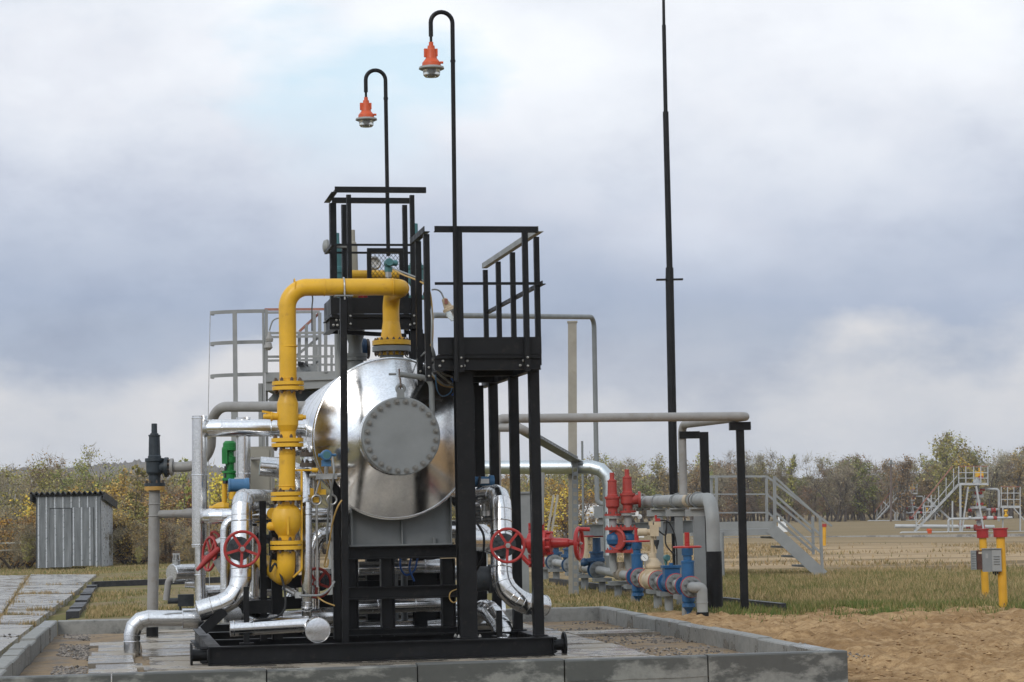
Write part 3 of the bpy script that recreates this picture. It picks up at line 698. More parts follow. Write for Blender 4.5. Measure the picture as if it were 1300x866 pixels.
mb = MB(); rail_l(mb, L(ul2, UB - .05, zr2 + .02), L(ur2, UB - .05, zr2 + .02), .055); part('top_rail', mb, M_BLACK, up_)
mb = MB(); rail_l(mb, L(ul2 + .05, UB2 + .03, zr2 + .02), L(ur2 - .02, UB2 + .03, zr2 + .02), .055); part('top_rail', mb, M_BLACK, up_)
mb = MB(); rail_l(mb, L(ul2, UB - .04, zr2 + .021), L(ul2, UB2 + .02, zr2 + .021), .06, 1); part('side_rail', mb, M_BLACK, up_)
for y, b in ((311, UB - .02), (321, UB2)):
    z = S(480, y, b).z; mb = MB(); mb.bar(L(ul2, b, z), L(apu(532, b), b, z), .012, .022); part('mid_rail', mb, M_BLACK, up_)
z = S(480, 311, UB).z; mb = MB(); mb.bar(L(ul2 - .02, UB, z), L(ul2 - .02, UB2, z), .03, .03); part('mid_rail', mb, M_BLACK, up_)
for px, b, w_ in ((528, UB + .1, .13), (541, UB2 - .1, .12)):
    p = S(px, 430, b); mb = MB(); mb.ibeam(at_z(p, BZ1), at_z(p, zc2 - .001), w_, w_, W, .01); part('column', mb, M_BLACK, up_)
p = S(431.5, 450, UB2 + .2); mb = MB(); mb.tube([at_z(p, BZ1), at_z(p, zd2)], .055, 18); part('column', mb, M_LGREY, up_, 'pale grey round column')
mb = MB(); mb.bar(L(ul + .1, UB + .1, zc2 - .02), L(ur - .1, UB2 - .1, zc2 - .02), .05, .04); part('brace', mb, M_BLACK, up_)
# mesh gate
GB = UB2 - .25; gl, gr_ = apu(466, GB), apu(512, GB); gz0, gz1 = S(488, 377, GB).z, S(488, 318, GB).z
gate = thing('mesh_gate', 'small black framed gate of expanded metal mesh on the upper platform', 'gate', L((gl + gr_) / 2, GB, gz0))
mb = MB()
for p, q in ((L(gl, GB, gz1), L(gr_, GB, gz1)), (L(gl, GB, gz0 + .0), L(gr_, GB, gz0 + .0))): mb.bar(p, q, .03, .045)
for a in (gl + .02, gr_ - .02): mb.bar(L(a, GB + .001, gz0 + .023), L(a, GB + .001, gz1 - .023), .045, .03, W)
part('frame', mb, M_BLACK, gate)
mb = MB(); nx_, nz_ = 7, 8; dx_, dz_ = (gr_ - gl - .08) / nx_, (gz1 - gz0 - .05) / nz_
for i in range(nx_):
    for j in range(nz_):
        c = L(gl + .04 + (i + .5) * dx_, GB, gz0 + .025 + (j + .5) * dz_); r_, u_, l_, d_ = c + U * dx_ / 2, c + Z * dz_ / 2, c - U * dx_ / 2, c - Z * dz_ / 2
        for p, q in ((r_, u_), (u_, l_), (l_, d_), (d_, r_)): mb.bar(p, q, .004, .0055, W)
part('mesh', mb, M_BLACK, gate)
# ------------------------------------------------------------------ lamp posts
def lamp_post(base, top_px, b, yt, yl_, hook, scale, label):
    """pole from base to the hook at pixel x top_px, lamp hanging hook metres to the left"""
    p0 = base; zt_ = S(top_px, yt, b).z; pt = S(top_px + 1, yt + 20, b); r = .021
    lp = thing('lamp_post', label, 'lamp post', p0, 'hooked lamp posts on the platforms')
    R = hook / 2; pk = at_z(pt, zt_ - R - r); mb = MB(); pts = [p0]
    for i in range(13):
        a = PI * i / 12; pts.append(pk - U * R * (1 - math.cos(a)) + Z * R * math.sin(a))
    pe = pk - U * hook - Z * .13; pts.append(pe); mb.tube(pts, r, 14); mb.tube([pe, pe - Z * .06], r * .62, 12); mb.lathe(p0.lerp(pk, .89), Z, [(0, r * 1.2), (.02, r * 1.2)], 14)
    part('pole', mb, M_BLACK, lp); q = pe - Z * .055
    mb = MB(); k = scale; mb.lathe(q, -Z, [(0, .022 * k), (.035 * k, .022 * k), (.036 * k, .034 * k), (.06 * k, .036 * k), (.075 * k, .044 * k), (.16 * k, .056 * k), (.168 * k, .062 * k), (.20 * k, .088 * k), (.212 * k, .09 * k), (.235 * k, .09 * k)], 22)
    mb.box(q - Z * .105 * k - U * .055 * k, (.03 * k, .03 * k, .08 * k), (U, W, Z)); mb.box(q - Z * .10 * k + U * .05 * k, (.02 * k, .04 * k, .07 * k), (U, W, Z)); mb.lathe(q - Z * .2 * k + U * .08 * k - W * .02, U, [(0, .012), (.03, .012)], 8)
    hs = part('lamp_housing', mb, M_ORANGE, lp)
    mb = MB(); mb.lathe(q - Z * .2355 * k, -Z, [(0, .10 * k), (.006 * k, .118 * k), (.024 * k, .122 * k), (.034 * k, .10 * k)], 28); part('lamp_rim', mb, M_LGREY, lp)
    mb = MB(); mb.lathe(q - Z * .27 * k, -Z, [(0, .084 * k), (.05 * k, .08 * k), (.066 * k, .066 * k), (.072 * k, .03 * k)], 24); part('lamp_glass', mb, M_GLASS, lp)
    mb = MB(); mb.lathe(q - Z * .255 * k, -Z, [(0, .03 * k), (.03 * k, .03 * k), (.05 * k, .02 * k)], 14); part('lamp_holder', mb, M_WHITE, lp)
    return lp
b0_ = S(579.5, 484, -.075)
lamp_post(b0_, 573.5, -.075, 13, 95, S(576, 90, 0).x - S(548, 90, 0).x, .98, 'taller black hooked pole with an orange lamp, fixed to the right platform')
lb_ = S(493, 325, 2.55)
lamp_post(lb_, 488.5, 2.55, 87, 156, S(489.5, 90, 2.55).x - S(464, 90, 2.55).x, .93, 'shorter black hooked pole with an orange lamp, rising from the upper platform')
# ------------------------------------------------------------------ mast
Ym = 38; mb0_ = at_z(P(860, 700, Ym), 0); m = thing('lightning_mast', 'very tall black stepped mast standing behind the grey pipes, top out of view', 'mast', mb0_)
mp = [P(855.2, 620, Ym), P(850, 355, Ym), P(850, 340, Ym), P(845, 142, Ym), P(842.8, 32, Ym), P(841.5, -60, Ym)]
k_ = Ym / F
mb = MB(); mb.tube([mb0_, mp[0], mp[1], mp[2]], [5.6 * k_, 5.5 * k_, 5.3 * k_, 5.0 * k_], 18); part('lower_pole', mb, M_BLACK, m)
mb = MB(); mb.tube([mp[2], mp[3]], [4.0 * k_, 3.7 * k_], 16); part('middle_pole', mb, M_BLACK, m)
mb = MB(); mb.tube([mp[3], mp[4]], [2.7 * k_, 2.6 * k_], 14); mb.tube([mp[4], mp[5]], [2.0 * k_, 1.6 * k_], 12); part('top_pole', mb, M_BLACK, m)
mb = MB(); mb.box(mp[1], (34 * k_, 10 * k_, 1.8 * k_)); part('cross_plate', mb, M_BLACK, m)

# ------------------------------------------------------------------ clad pipes around the vessel
def clad(name, pts, r, label, cat='pipe', mt=None, R=None, n=4, bands=(), grp=None, cap=False, nm=None):
    mb = MB(); path = fil(pts, R if R is not None else r * 1.6, n) if len(pts) > 2 else [V(p) for p in pts]
    mb.tube(path, r, 28)
    for i in range(1, len(path) - 1):
        d = (path[i + 1] - path[i - 1]).normalized(); mb.torus(path[i], d, r + .0005, .003, 28, 6)
    for f in bands:          # (segment index, fraction)
        a, b = V(pts[f[0]]), V(pts[f[0] + 1]); mb.torus(a.lerp(b, f[1]), b - a, r + .0005, .006, 28, 6)
    if cap:
        d = (path[-1] - path[-2]).normalized(); mb.lathe(path[-1] - d * .01, d, [(0, r + .004), (.012, r + .004), (.013, r - .004)], 28); 
    return solo(name, mb, mt or M_CLAD, label, cat, grp)
NP = 'clad_pipe'
b = .42
rp = sz(13.6, S(636, 690, b))
clad(NP, [S(585, 634, 1.9), S(636, 628, b + .25) , S(636.5, 745, b), S(664, 766, b), S(690, 769, b + .15)], rp, 'thick silver clad pipe bent out to the right beside the right handwheel', R=[.20, .26, .2], n=3, bands=((1, .3), (1, .42), (1, .8)), cap=True)
b = .55
clad(NP, [S(340, 634, 2.2), S(307, 634, b + .1), S(306, 760, b), S(252, 776, b)], sz(13.2, S(306, 690, b)), 'thick silver clad pipe bent out to the left beside the left handwheel', R=[.17, .26], n=3, bands=((1, .22), (1, .7), (2, .7)), cap=True)
def hw_valve(px, py, b, ax, Rpx, label, grp=None, mt=None, body=.35, bs=.07, glb=None):
    c = S(px, py, b); R = sz(Rpx, c); t = V(ax).normalized()
    v = thing('handwheel_valve', label, 'valve', c + t * -.3 - Z * .1, grp)
    part('handwheel', wheel_mb(c, t, R), [mt or M_RED, M_STEEL], v)
    mb = MB(); mb.lathe(c - t * .02, -t, [(0, .016), (body * .55, .016), (body * .56, .05), (body * .62, .05), (body * .63, bs * 1.25), (body * .70, bs * 1.25), (body * .71, bs * .9), (body, bs)], 18); mb.bolts(c - t * (body * .62 + .02), t, bs * 1.02, 6, .010, .02)
    part('bonnet', mb, M_IRON, v); return v
hw_valve(644.5, 692.5, .10, -W - U * .05, 21, 'red five spoked handwheel valve facing out before the right silver pipe', bs=.09)
hw_valve(307.5, 697, .18, -W + U * .05, 22, 'red five spoked handwheel valve facing out before the left silver pipe', bs=.09)
hw_valve(402, 740, 1.0, -W - U * .25, 18, 'dark red handwheel valve half hidden behind the thin silver riser', mt=M_BRICKRED)
hw_valve(266, 703, 1.5, (-U * .95 - W * .35 + Z * .1), 21, 'red handwheel valve seen almost edge on at the left silver riser', body=.3)
hw_valve(277, 690, 1.7, (-U * .8 - W * .35 - Z * .35), 16, 'small tilted red handwheel valve behind the edge on wheel', body=.25)
b = 2.0; p = S(253.5, 528, b); r = sz(9.7, p); q = S(253.5, 695, b)
clad(NP, [p, q], r, 'tall upright silver clad pipe with a flat open top, left of the yellow riser', bands=((0, .02), (0, .45), (0, .98)))
clad(NP, [S(254, 695.2, b), S(254, 772, b), S(270, 792, b - .1)], r * .68, 'narrow silver clad pipe continuing below the tall left riser', R=.08, n=3, bands=((0, .45),))
clad(NP, [S(420, 543, 1.9), S(266, 543.5, 1.9), S(266, 543.5, 1.9) + W * .8], sz(11, S(330, 543, 1.9)), 'level silver clad pipe crossing behind the yellow ball valve into the vessel', R=.12, n=2, bands=((0, .5),), mt=M_BRIGHT)
clad(NP, [S(309, 530, 1.95), S(309, 700, 1.95)], sz(9.2, S(309, 600, 1.95)), 'upright silver clad pipe rising through the level pipe above the blue housing', bands=((0, .42), (0, .02)))
clad(NP, [S(430, 654, 1.35), S(268, 655.5, 1.35), S(268, 655, 1.35) + W * .8], sz(9.6, S(330, 654, 1.35)), 'level silver clad pipe crossing behind the yellow check valve', R=.11, n=2, bands=((0, .45),), mt=M_BRIGHT)
clad(NP, [S(310, 654, 1.0), S(286, 664, 1.0), S(286, 790, 1.0)], sz(6.2, S(286, 700, 1.0)), 'thin silver clad pipe with a mitred top beside the left handwheel', R=.10, n=3, bands=((1, .15), (1, .66)))
clad(NP, [S(217, 727.5, 2.3) - W * .12, S(256, 727, 2.3) + W * .1], sz(11, S(230, 727, 2.3)), 'short level silver clad drum with a spout at its left end', bands=((0, .03), (0, .96)))
mb = MB(); mb.tube(fil([S(222, 733, 2.2), S(214, 736, 2.2), S(211, 762, 2.2)], .06, 6), sz(4.2, S(214, 740, 2.2)), 14); solo('drain_spout', mb, M_PIPE, 'small bent grey spout under the short silver drum', 'pipe')
clad(NP, [S(235, 740, 2.35), S(258, 741, 2.35), S(258, 775, 2.35)], sz(6, S(240, 740, 2.3)), 'small silver clad elbow below the short drum', R=.1, n=3)
b = 2.38
clad(NP, [S(262, 785, b), S(167.5, 785, b), at_z(S(167.5, 785, b), PADZ - .02)], sz(10.4, S(200, 785, b)), 'low silver clad pipe turning down into the pad at far left', R=.16, n=3, bands=((0, .30), (1, .62)))
mb = MB(); mb.tube([S(232, 785, b), S(252, 785, b)], sz(13, S(240, 785, b)), 28); mb.torus(S(232, 785, b), U, sz(12.5, S(240, 785, b)), .006, 28, 6); solo('clad_collar', mb, M_CLAD, 'wider silver collar on the low pipe beside the skid', 'pipe collar')
b = .5
clad(NP, [S(390, 600, b + .5), S(389.5, 640, b), S(389.5, 770, b), S(389.5, 802, b + .15)], sz(6.6, S(390, 700, b)), 'thin upright silver clad riser just right of the yellow riser', R=.08, n=2, bands=((1, .96), (1, .1)))
mb = MB(); p = S(403.5, 800, .08); mb.lathe(p, W, [(0, .100), (.003, .114), (.012, .117), (.30, .117)], 36); mb.torus(p + W * .004, W, .114, .005, 36, 6)
solo('drain_pot', mb, M_CLAD, 'round silver end cap facing out over the skid front beam', 'drain pot')
clad(NP, [S(292, 798, .35), S(392, 792, .35)], sz(10.2, S(340, 795, .35)), 'long low silver clad pipe lying along the left of the skid front', bands=((0, .3), (0, .05)))
clad(NP, [S(300, 768, .9), S(318, 790, .9), S(420, 782, 1.1)], sz(11, S(340, 790, .9)), 'silver clad pipe bending along the skid behind the low pipe', R=.2, n=4)
# under the vessel
for y, b, r, w_ in ((729, 2.9, 9, 'upper'), (778, 3.0, 13, 'lower'), (795, 1.9, 7, 'lowest')):
    clad(NP, [S(395, y + 2, b), S(640, y - 3, b)], sz(r, S(500, y, b)), w_ + ' silver clad pipe crossing the skid under the vessel', bands=((0, .2), (0, .55), (0, .8)))
clad(NP, [S(652, 700, 2.4), S(612, 686, 1.6), S(590, 686, 1.3)], .11, 'silver clad pipe behind the right handwheel running under the platform', n=3, R=.3)
clad(NP, [S(570, 672, 1.6), S(612, 672, 1.6), S(619, 690, 1.6)], .09, 'silver clad pipe stub beside the right of the saddle', n=3, R=.15)
clad(NP, [S(577, 800, 2.0), S(618, 770, 1.6), S(640, 800, 1.3), S(640, 815, 1.3)], .10, 'low silver clad bend behind the big black column', n=4, R=.2)
clad(NP, [S(430, 676, 1.2), S(404, 679, 1.2), S(397, 700, 1.2), S(397, 790, 1.2)], .07, 'silver clad elbow pipe left of the vessel saddle', n=3, R=.11, bands=((0, .3),))
clad(NP, [S(330, 592, 2.4), S(352, 594, 2.4), S(380, 600, 2.4), S(385, 640, 2.4)], .10, 'silver clad bend behind the yellow riser below the ball valve', n=3, R=.12)
clad(NP, [S(352, 690, 1.8), S(352, 640, 1.8)], .08, 'short upright silver clad pipe behind the yellow check valve')

# smaller fittings packed round the vessel
for px, py, b, lb in ((512, 716, 1.9, 'left'), (523, 716, 1.8, 'right')):
    pass
mb = MB(); mb.tube([S(398, 560, 1.2), S(398, 640, 1.2)], .06, 20); mb.torus(S(398, 585, 1.2), Z, .06, .012, 20, 6); solo(NP, mb, M_CLAD, 'short upright silver clad stub left of the blue transmitter', 'pipe')
for y, lb in ((577, 'upper'), (590, 'lower')):
    mb = MB(); c = S(394, y, 1.0); mb.lathe(c - Z * .02, Z, [(0, .10), (.04, .10)], 22); mb.bolts(c + Z * .02, Z, .08, 8, .012, .02, .004); solo('pipe_flange', mb, M_RUST, lb + ' rusty flange peeping out behind the yellow spool', 'flange')
clad(NP, [S(365, 600, 1.5), S(365, 575, 1.5), S(398, 566, 1.5), S(420, 566, 1.5)], .055, 'small silver clad elbow looping behind the yellow spool', R=.08, n=3)
for px, b in ((501, 2.2), (513, 2.0), (528, 2.2)):
    mb = MB(); mb.tube([at_z(S(px, 740, b), BZ1), at_z(S(px, 712, b), S(px, 706, b).z)], .035, 14); solo('grey_riser', mb, M_GREY, {501: 'left', 513: 'middle', 528: 'right'}[px] + ' one of three thin grey risers seen through the upper frame opening', 'pipe')
clad(NP, [S(455, 770, 1.6), S(575, 766, 1.6)], .075, 'silver clad pipe seen through the lower openings of the black frame', bands=((0, .2), (0, .6)))
clad(NP, [S(455, 722, 1.7), S(575, 718, 1.7)], .07, 'silver clad pipe seen through the upper openings of the black frame', bands=((0, .3), (0, .7)))
for i, (y, r) in enumerate(((646, .07), (660, .05))):
    clad(NP, [S(602, y, 1.2), S(630, y - 2, 1.0)], r, ('upper' if i == 0 else 'lower') + ' short silver clad stub between the big column and right clad pipe', bands=((0, .5),))
mb = MB(); c = S(616, 655, 1.0); mb.lathe(c, Z, [(0, .05), (.05, .05), (.06, .03), (.14, .03), (.15, .05), (.17, .05)], 14); mb.bar(c + Z * .17 - U * .07, c + Z * .17 + U * .07, .02, .015); solo('needle_valve', mb, M_STEEL, 'small steel valve between the big column and right clad pipe', 'valve')
mb = MB(); c = S(325, 770, .8); mb.box(c, (.28, .2, .12), (U, W, Z)); solo('cable_box', mb, M_BLACK, 'small black box low among the left pipes', 'box')
mb = MB(); c = S(345, 652, .9); mb.lathe(c, -W, [(0, .04), (.08, .04), (.09, .055), (.12, .055)], 14); solo('yellow_fitting', mb, M_YEL, 'small round yellow fitting behind the slim black upright', 'pipe fitting')

clad(NP, [S(322, 668, 1.4), S(322, 782, 1.4)], .06, 'upright silver clad pipe behind the slim black upright', bands=((0, .4), (0, .8)))
clad(NP, [S(372, 700, 1.6), S(372, 760, 1.6), S(345, 778, 1.6), S(318, 780, 1.6)], .055, 'silver clad pipe bending left behind the yellow lower elbow', R=.12, n=3, bands=((0, .3),))
clad(NP, [S(262, 752, 2.5), S(352, 748, 2.5)], .07, 'level silver clad pipe behind the left handwheel bend', bands=((0, .3), (0, .75)))
clad(NP, [S(296, 780, .6), S(296, 770, .9), S(310, 762, 1.4)], .085, 'stubby silver clad bend under the left handwheel pipe', R=.1, n=3)
mb = MB(); c = S(340, 690, 1.3); mb.lathe(c, Z, [(0, .09), (.035, .09), (.036, .06), (.05, .06), (.051, .09), (.085, .09)], 22); mb.bolts(c + Z * .085, Z, .075, 8, .011, .02, .004); solo('pipe_flange', mb, M_IRON, 'dark iron flange pair behind the yellow check valve', 'flange')
mb = MB(); c = S(376, 690, 1.2); mb.tube([c, c + Z * .45], .03, 12); mb.lathe(c + Z * .2, Z, [(0, .05), (.03, .05), (.05, .03), (.1, .05), (.13, .05)], 12); solo('steel_riser', mb, M_STEEL, 'thin bare steel riser with a fitting right of the yellow check valve', 'pipe')
# ------------------------------------------------------------------ left stand pipe with black relief valve
def relief(name, label, p, H, R, mt, mt2, out=None, grp=None, flmt=None, cap=True, outl=.22):
    """spring relief valve: p inlet flange bottom, H total height, R body radius"""
    v = thing(name, label, 'relief valve', p, grp)
    mb = MB(); mb.lathe(p, Z, [(0, R * 1.25), (.035, R * 1.25), (.036, R * .72), (H * .17, R * .72), (H * .22, R * 1.0), (H * .38, R * 1.02), (H * .40, R * 1.15), (H * .445, R * 1.15), (H * .45, R * .9)], 28)
    mb.bolts(p + Z * .035, Z, R * 1.05, 8, R * .12, .025, .005, mi=1)
    if out is not None:
        o = p + Z * H * .30; mb.lathe(o + out * R * .5, out, [(0, R * .78), (outl, R * .7), (outl + .001, R * 1.2), (outl + .04, R * 1.2)], 24)
    part('body', mb, [mt, M_RUST], v)
    mb = MB(); mb.lathe(p + Z * H * .45, Z, [(0, R * .8), (.02, R * .80), (.03, R * .72), (H * .34, R * .66), (H * .35, R * .72), (H * .37, R * .72)], 24); mb.lathe(p + Z * H * .8205, Z, [(0, R * .52), (H * .02, R * .5), (H * .03, R * .36), (H * .175, R * .34), (H * .18, R * .3)], 18); part('bonnet', mb, mt2, v)
    return v
YS = 25.9; sb = at_z(P(193.5, 805, YS), PADZ); k_ = YS / F; tz = lambda y: P(197, y, YS).z
stp = thing('vent_stand', 'grey upright stand pipe with a side branch standing alone on the pad at left', 'stand pipe', sb)
tt = P(196.5, 622, YS); mb = MB(); mb.tube([at_z(sb, PADZ + .10), tt], 7 * k_, 22); mb.torus(P(196, 655, YS), Z, 7.1 * k_, .008, 22, 6); mb.torus(P(196, 640, YS), Z, 7.1 * k_, .008, 22, 6)
mb.tube([P(199, 653, YS), P(232, 652, YS)], 5 * k_, 18); mb.lathe(P(232, 652, YS), X3, [(0, 5 * k_), (6 * k_, 6.4 * k_), (24 * k_, 6.4 * k_)], 18); part('pipe', mb, M_PIPE, stp)
mb = MB(); mb.lathe(at_z(sb, PADZ - .02), Z, [(0, 7.6 * k_), (.13, 7.6 * k_)], 20); part('foot', mb, M_BLACK, stp)
mb = MB(); mb.lathe(tt - Z * .005, Z, [(0, 13 * k_), (.045, 13 * k_)], 24); part('flange', mb, M_BAND, stp)
relief('relief_valve', 'black spring relief valve on top of the lone grey stand pipe', at_z(tt, tt.z + .042), tz(538) - tt.z - .04, 10.5 * k_, M_NAVY, M_NAVY, X3, 'spring relief valves', outl=.07)
# large grey vent line
vl = [P(222, 593, YS), P(268, 592, YS), P(269, 560, YS - .4), P(272, 516.5, YS - .6), P(440, 516, YS - 2)]
mb = MB(); mb.tube(fil(vl[:2] + [P(268, 516.5, YS - .3), vl[4]], [.33, .40], 9), 6.4 * k_, 24); o = solo('vent_pipe', mb, M_PIPE, 'matt grey pipe stepping up from the black relief valve behind the silver pipes', 'pipe')
mb = MB(); mb.lathe(P(216.5, 593, YS), X3, [(0, 11 * k_), (3.5 * k_, 11 * k_), (3.6 * k_, 6.5 * k_), (7 * k_, 6.4 * k_)], 24); mb.bolts(P(217, 593, YS), -X3, 9.3 * k_, 8, .014, .05, .005, mi=1); solo('pipe_flange', mb, [M_PIPE, M_RUST], 'rusty grey flange beside the black relief valve', 'flange')
# green actuator on a yellow stem
Yg = 25.0; k_ = Yg / F; ga = thing('valve_actuator', 'bright green boxy valve actuator standing behind the silver pipes', 'actuator', P(291, 612, Yg))
mb = MB(); c = P(292, 585, Yg); mb.lathe(P(292, 610, Yg), Z, [(0, 10 * k_), (3 * k_, 10 * k_), (3.2 * k_, 8.5 * k_), (9 * k_, 8.5 * k_), (9.2 * k_, 10 * k_), (12 * k_, 10 * k_), (13 * k_, 5.5 * k_), (22 * k_, 5.5 * k_), (22.5 * k_, 7.5 * k_), (30 * k_, 7.5 * k_), (30.5 * k_, 5.5 * k_), (37 * k_, 5.5 * k_), (38 * k_, 9.5 * k_), (41 * k_, 9.5 * k_), (41.3 * k_, 8.5 * k_), (47 * k_, 8.5 * k_), (50 * k_, 6 * k_)], 20); part('body', mb, M_GREEN, ga)
mb = MB(); mb.box(P(286.5, 580, Yg) - Y3 * .05, (7 * k_, .08, 18 * k_)); mb.lathe(P(282, 570, Yg), X3, [(0, 2 * k_), (4 * k_, 3.5 * k_), (16 * k_, 3.5 * k_)], 12); part('gear_box', mb, M_GREEN, ga)
mb = MB(); mb.cyl(P(287, 592, Yg) - Y3 * .06, P(287, 614, Yg) - Y3 * .06, 1.5 * k_, 8); mb.box(P(287, 611, Yg), (7 * k_, .06, 6 * k_)); part('spindle', mb, M_IRON, ga)
mb = MB(); mb.lathe(P(296, 634, Yg), Z, [(0, 5 * k_), (14 * k_, 5 * k_), (24 * k_, 3 * k_)], 14); mb.tube(fil([P(285, 610, Yg), P(285, 642, Yg), P(266, 646, Yg)], .06, 6), 3.2 * k_, 14); mb.lathe(P(271, 644, Yg), X3, [(0, 3 * k_), (6 * k_, 6 * k_), (14 * k_, 7 * k_), (20 * k_, 5 * k_)], 14); solo('yellow_fitting', mb, M_YEL, 'small yellow pipe fitting under the green actuator', 'pipe fitting')
# blue housing on the upright pipe
mb = MB(); c = S(303, 616, 1.5); k2 = c.y / F; mb.lathe(c - U * 13 * k2, U, [(0, 8 * k2), (2 * k2, 9 * k2), (3 * k2, 8.3 * k2), (21 * k2, 8.3 * k2), (22 * k2, 9.2 * k2), (26 * k2, 9.2 * k2)], 26); mb.box(c + Z * 8.8 * k2 , (10 * k2, 5 * k2, 1.4 * k2), (U, W, Z), 1); solo('transmitter_housing', mb, [M_SBLUE, M_WHITE], 'blue drum shaped instrument housing over the left clad elbow', 'instrument')
mb = MB(); c = S(613, 611, 1.3); k2 = c.y / F; mb.lathe(c - U * 14 * k2, U, [(0, 6 * k2), (22 * k2, 6 * k2), (22.1 * k2, 7.5 * k2), (28 * k2, 7.5 * k2)], 22); mb.box(c - W * 6 * k2 + U * 0, (14 * k2, 1.6 * k2, 6 * k2), (U, W, Z), 1); mb.tube([c - U * .04 - W * .07 + Z * .05, c - U * .06 - W * .05 - Z * .12], .014, 8, mi=2); solo('transmitter_housing', mb, [M_SBLUE, M_WHITE, M_IRON], 'blue drum shaped instrument housing over the right clad elbow', 'instrument')
# instrument box
Yc = 25.5; k_ = Yc / F; cb = thing('instrument_cabinet', 'plain beige instrument cabinet on legs behind the yellow riser', 'cabinet', at_z(P(332, 640, Yc), PADZ))
mb = MB(); mb.box(P(331.5, 604, Yc) + Y3 * .15, (27 * k_, .3, 74 * k_)); part('box', mb, M_BEIGE, cb)
mb = MB(); mb.box(P(331, 604, Yc) - Y3 * .008, (23 * k_, .012, 66 * k_)); part('door', mb, M_BEIGE, cb)
for px in (321, 342):
    mb = MB(); mb.bar(at_z(P(px, 700, Yc) + Y3 * .15, PADZ), P(px, 641.3, Yc) + Y3 * .15, .05, .05); part('leg', mb, M_BLACK, cb)
mb = MB(); mb.tube([P(319, 583, Yc - .12), P(356, 582, Yc - .12)], 2 * k_, 10); mb.box(P(320, 582, Yc - .06), (4 * k_, .1, 4 * k_)); solo('handle_bar', mb, M_PIPE, 'thin brownish bar across the beige cabinet', 'bar')
# small valve on the short drum
def small_valve(p, k, label, mt=M_STEEL):
    v = thing('needle_valve', label, 'valve', p); mb = MB(); mb.lathe(p, Z, [(0, 5 * k), (6 * k, 5 * k), (7 * k, 2.5 * k), (14 * k, 2.5 * k)], 12); mb.bar(p + Z * 6 * k - X3 * 4.5 * k, p + Z * 14 * k - X3 * 3.4 * k, 1.4 * k, 1.8 * k); mb.bar(p + Z * 6 * k + X3 * 4.5 * k, p + Z * 14 * k + X3 * 3.4 * k, 1.4 * k, 1.8 * k); mb.box(p + Z * 14.4 * k, (9 * k, 3 * k, 2 * k)); part('body', mb, mt, v)
    mb = MB(); mb.box(p + Z * 17 * k, (11 * k, 2 * k, 1.8 * k)); mb.cyl(p + Z * 15.4 * k, p + Z * 17 * k, 1.2 * k, 8); part('handle', mb, M_RUST, v)
p = S(224, 718, 2.3); small_valve(p, p.y / F, 'tiny steel valve with a tee handle on top of the short silver drum')
# red lever clamp
mb = MB(); a1_, a2_ = S(278, 697, 1.2), S(250, 724, 1.1); mb.tube([a1_, a1_.lerp(a2_, .5) + Z * .01, a2_], [.028, .034, .016], 12); solo('valve_lever', mb, M_RED, 'red sloping valve lever at the left silver riser', 'lever')
mb = MB(); mb.box(S(282, 716, 1.25), (.13, .08, .13), ((U + Z * .55).normalized(), W, (Z - U * .55).normalized())); mb.cyl(S(276, 690, 1.3), S(294, 680, 1.3), .045, 14); mb.cyl(S(290, 733, 1.3), S(294, 690, 1.3), .03, 12); solo('clamp_valve', mb, M_STEEL, 'bare grey valve body behind the red sloping lever', 'valve')
mb = MB(); mb.tube([S(213, 763, 2.6), S(246, 762, 2.6)], .03, 12); mb.box(S(236, 762, 2.6), (.16, .1, .12), (U, W, Z)); mb.cyl(S(229, 757, 2.6), S(229, 776, 2.6), .012, 8); solo('drain_cock', mb, M_IRON, 'small dark iron drain cock left of the skid corner', 'valve')
# black frame pieces and box at the left of the skid
for px, bb, yt, w_, lb in ((334, .8, 636, .062, 'slim black upright left of the yellow riser'), (351, .95, 648, .10, 'wider black upright behind the yellow lower elbow')):
    p = S(px, 700, bb); mb = MB(); mb.bar(at_z(p, BZ1), at_z(p, S(px, yt, bb).z), w_, w_, W); solo('frame_post', mb, M_BLACK, lb, 'support post')
for px, y0, lb in ((313, 745, 'short black strut under the left clad bend'), (634, 775, 'short black strut under the right clad bend')):
    p = S(px, 800, .32); mb = MB(); mb.bar(at_z(p, BZ1), at_z(p, S(px, y0, .32).z), .05, .05, W); mb.box(at_z(p, BZ1 + .006), (.13, .13, .012), (U, W, Z)); solo('pipe_strut', mb, M_BLACK, lb, 'support post')
mb = MB(); mb.bar(S(258, 800, .5), S(285, 775, .5), .08, .09); solo('corner_gusset', mb, M_BLACK, 'black sloping gusset at the left corner of the skid', 'bracket')
hb = S(330, 745, 1.5); mb = MB(); mb.bar(S(318, 741, 1.5), S(440, 735, 1.5), .08, .12); solo('rack_beam', mb, M_BLACK, 'black horizontal rack beam behind the left pipes, upper one', 'beam')
mb = MB(); mb.bar(S(310, 768, 1.5), S(440, 762, 1.5), .08, .12); solo('rack_beam', mb, M_BLACK, 'black horizontal rack beam behind the left pipes, lower one', 'beam')
mb = MB(); mb.lathe(S(604, 735, 1.0), U, [(0, .12), (.12, .12), (.13, .14), (.17, .14)], 20); mb.bolts(S(604, 735, 1.0) + U * .17, U, .11, 8, .012, .02); solo('blind_flange', mb, M_IRON, 'dark iron flange end right of the big black column', 'flange')
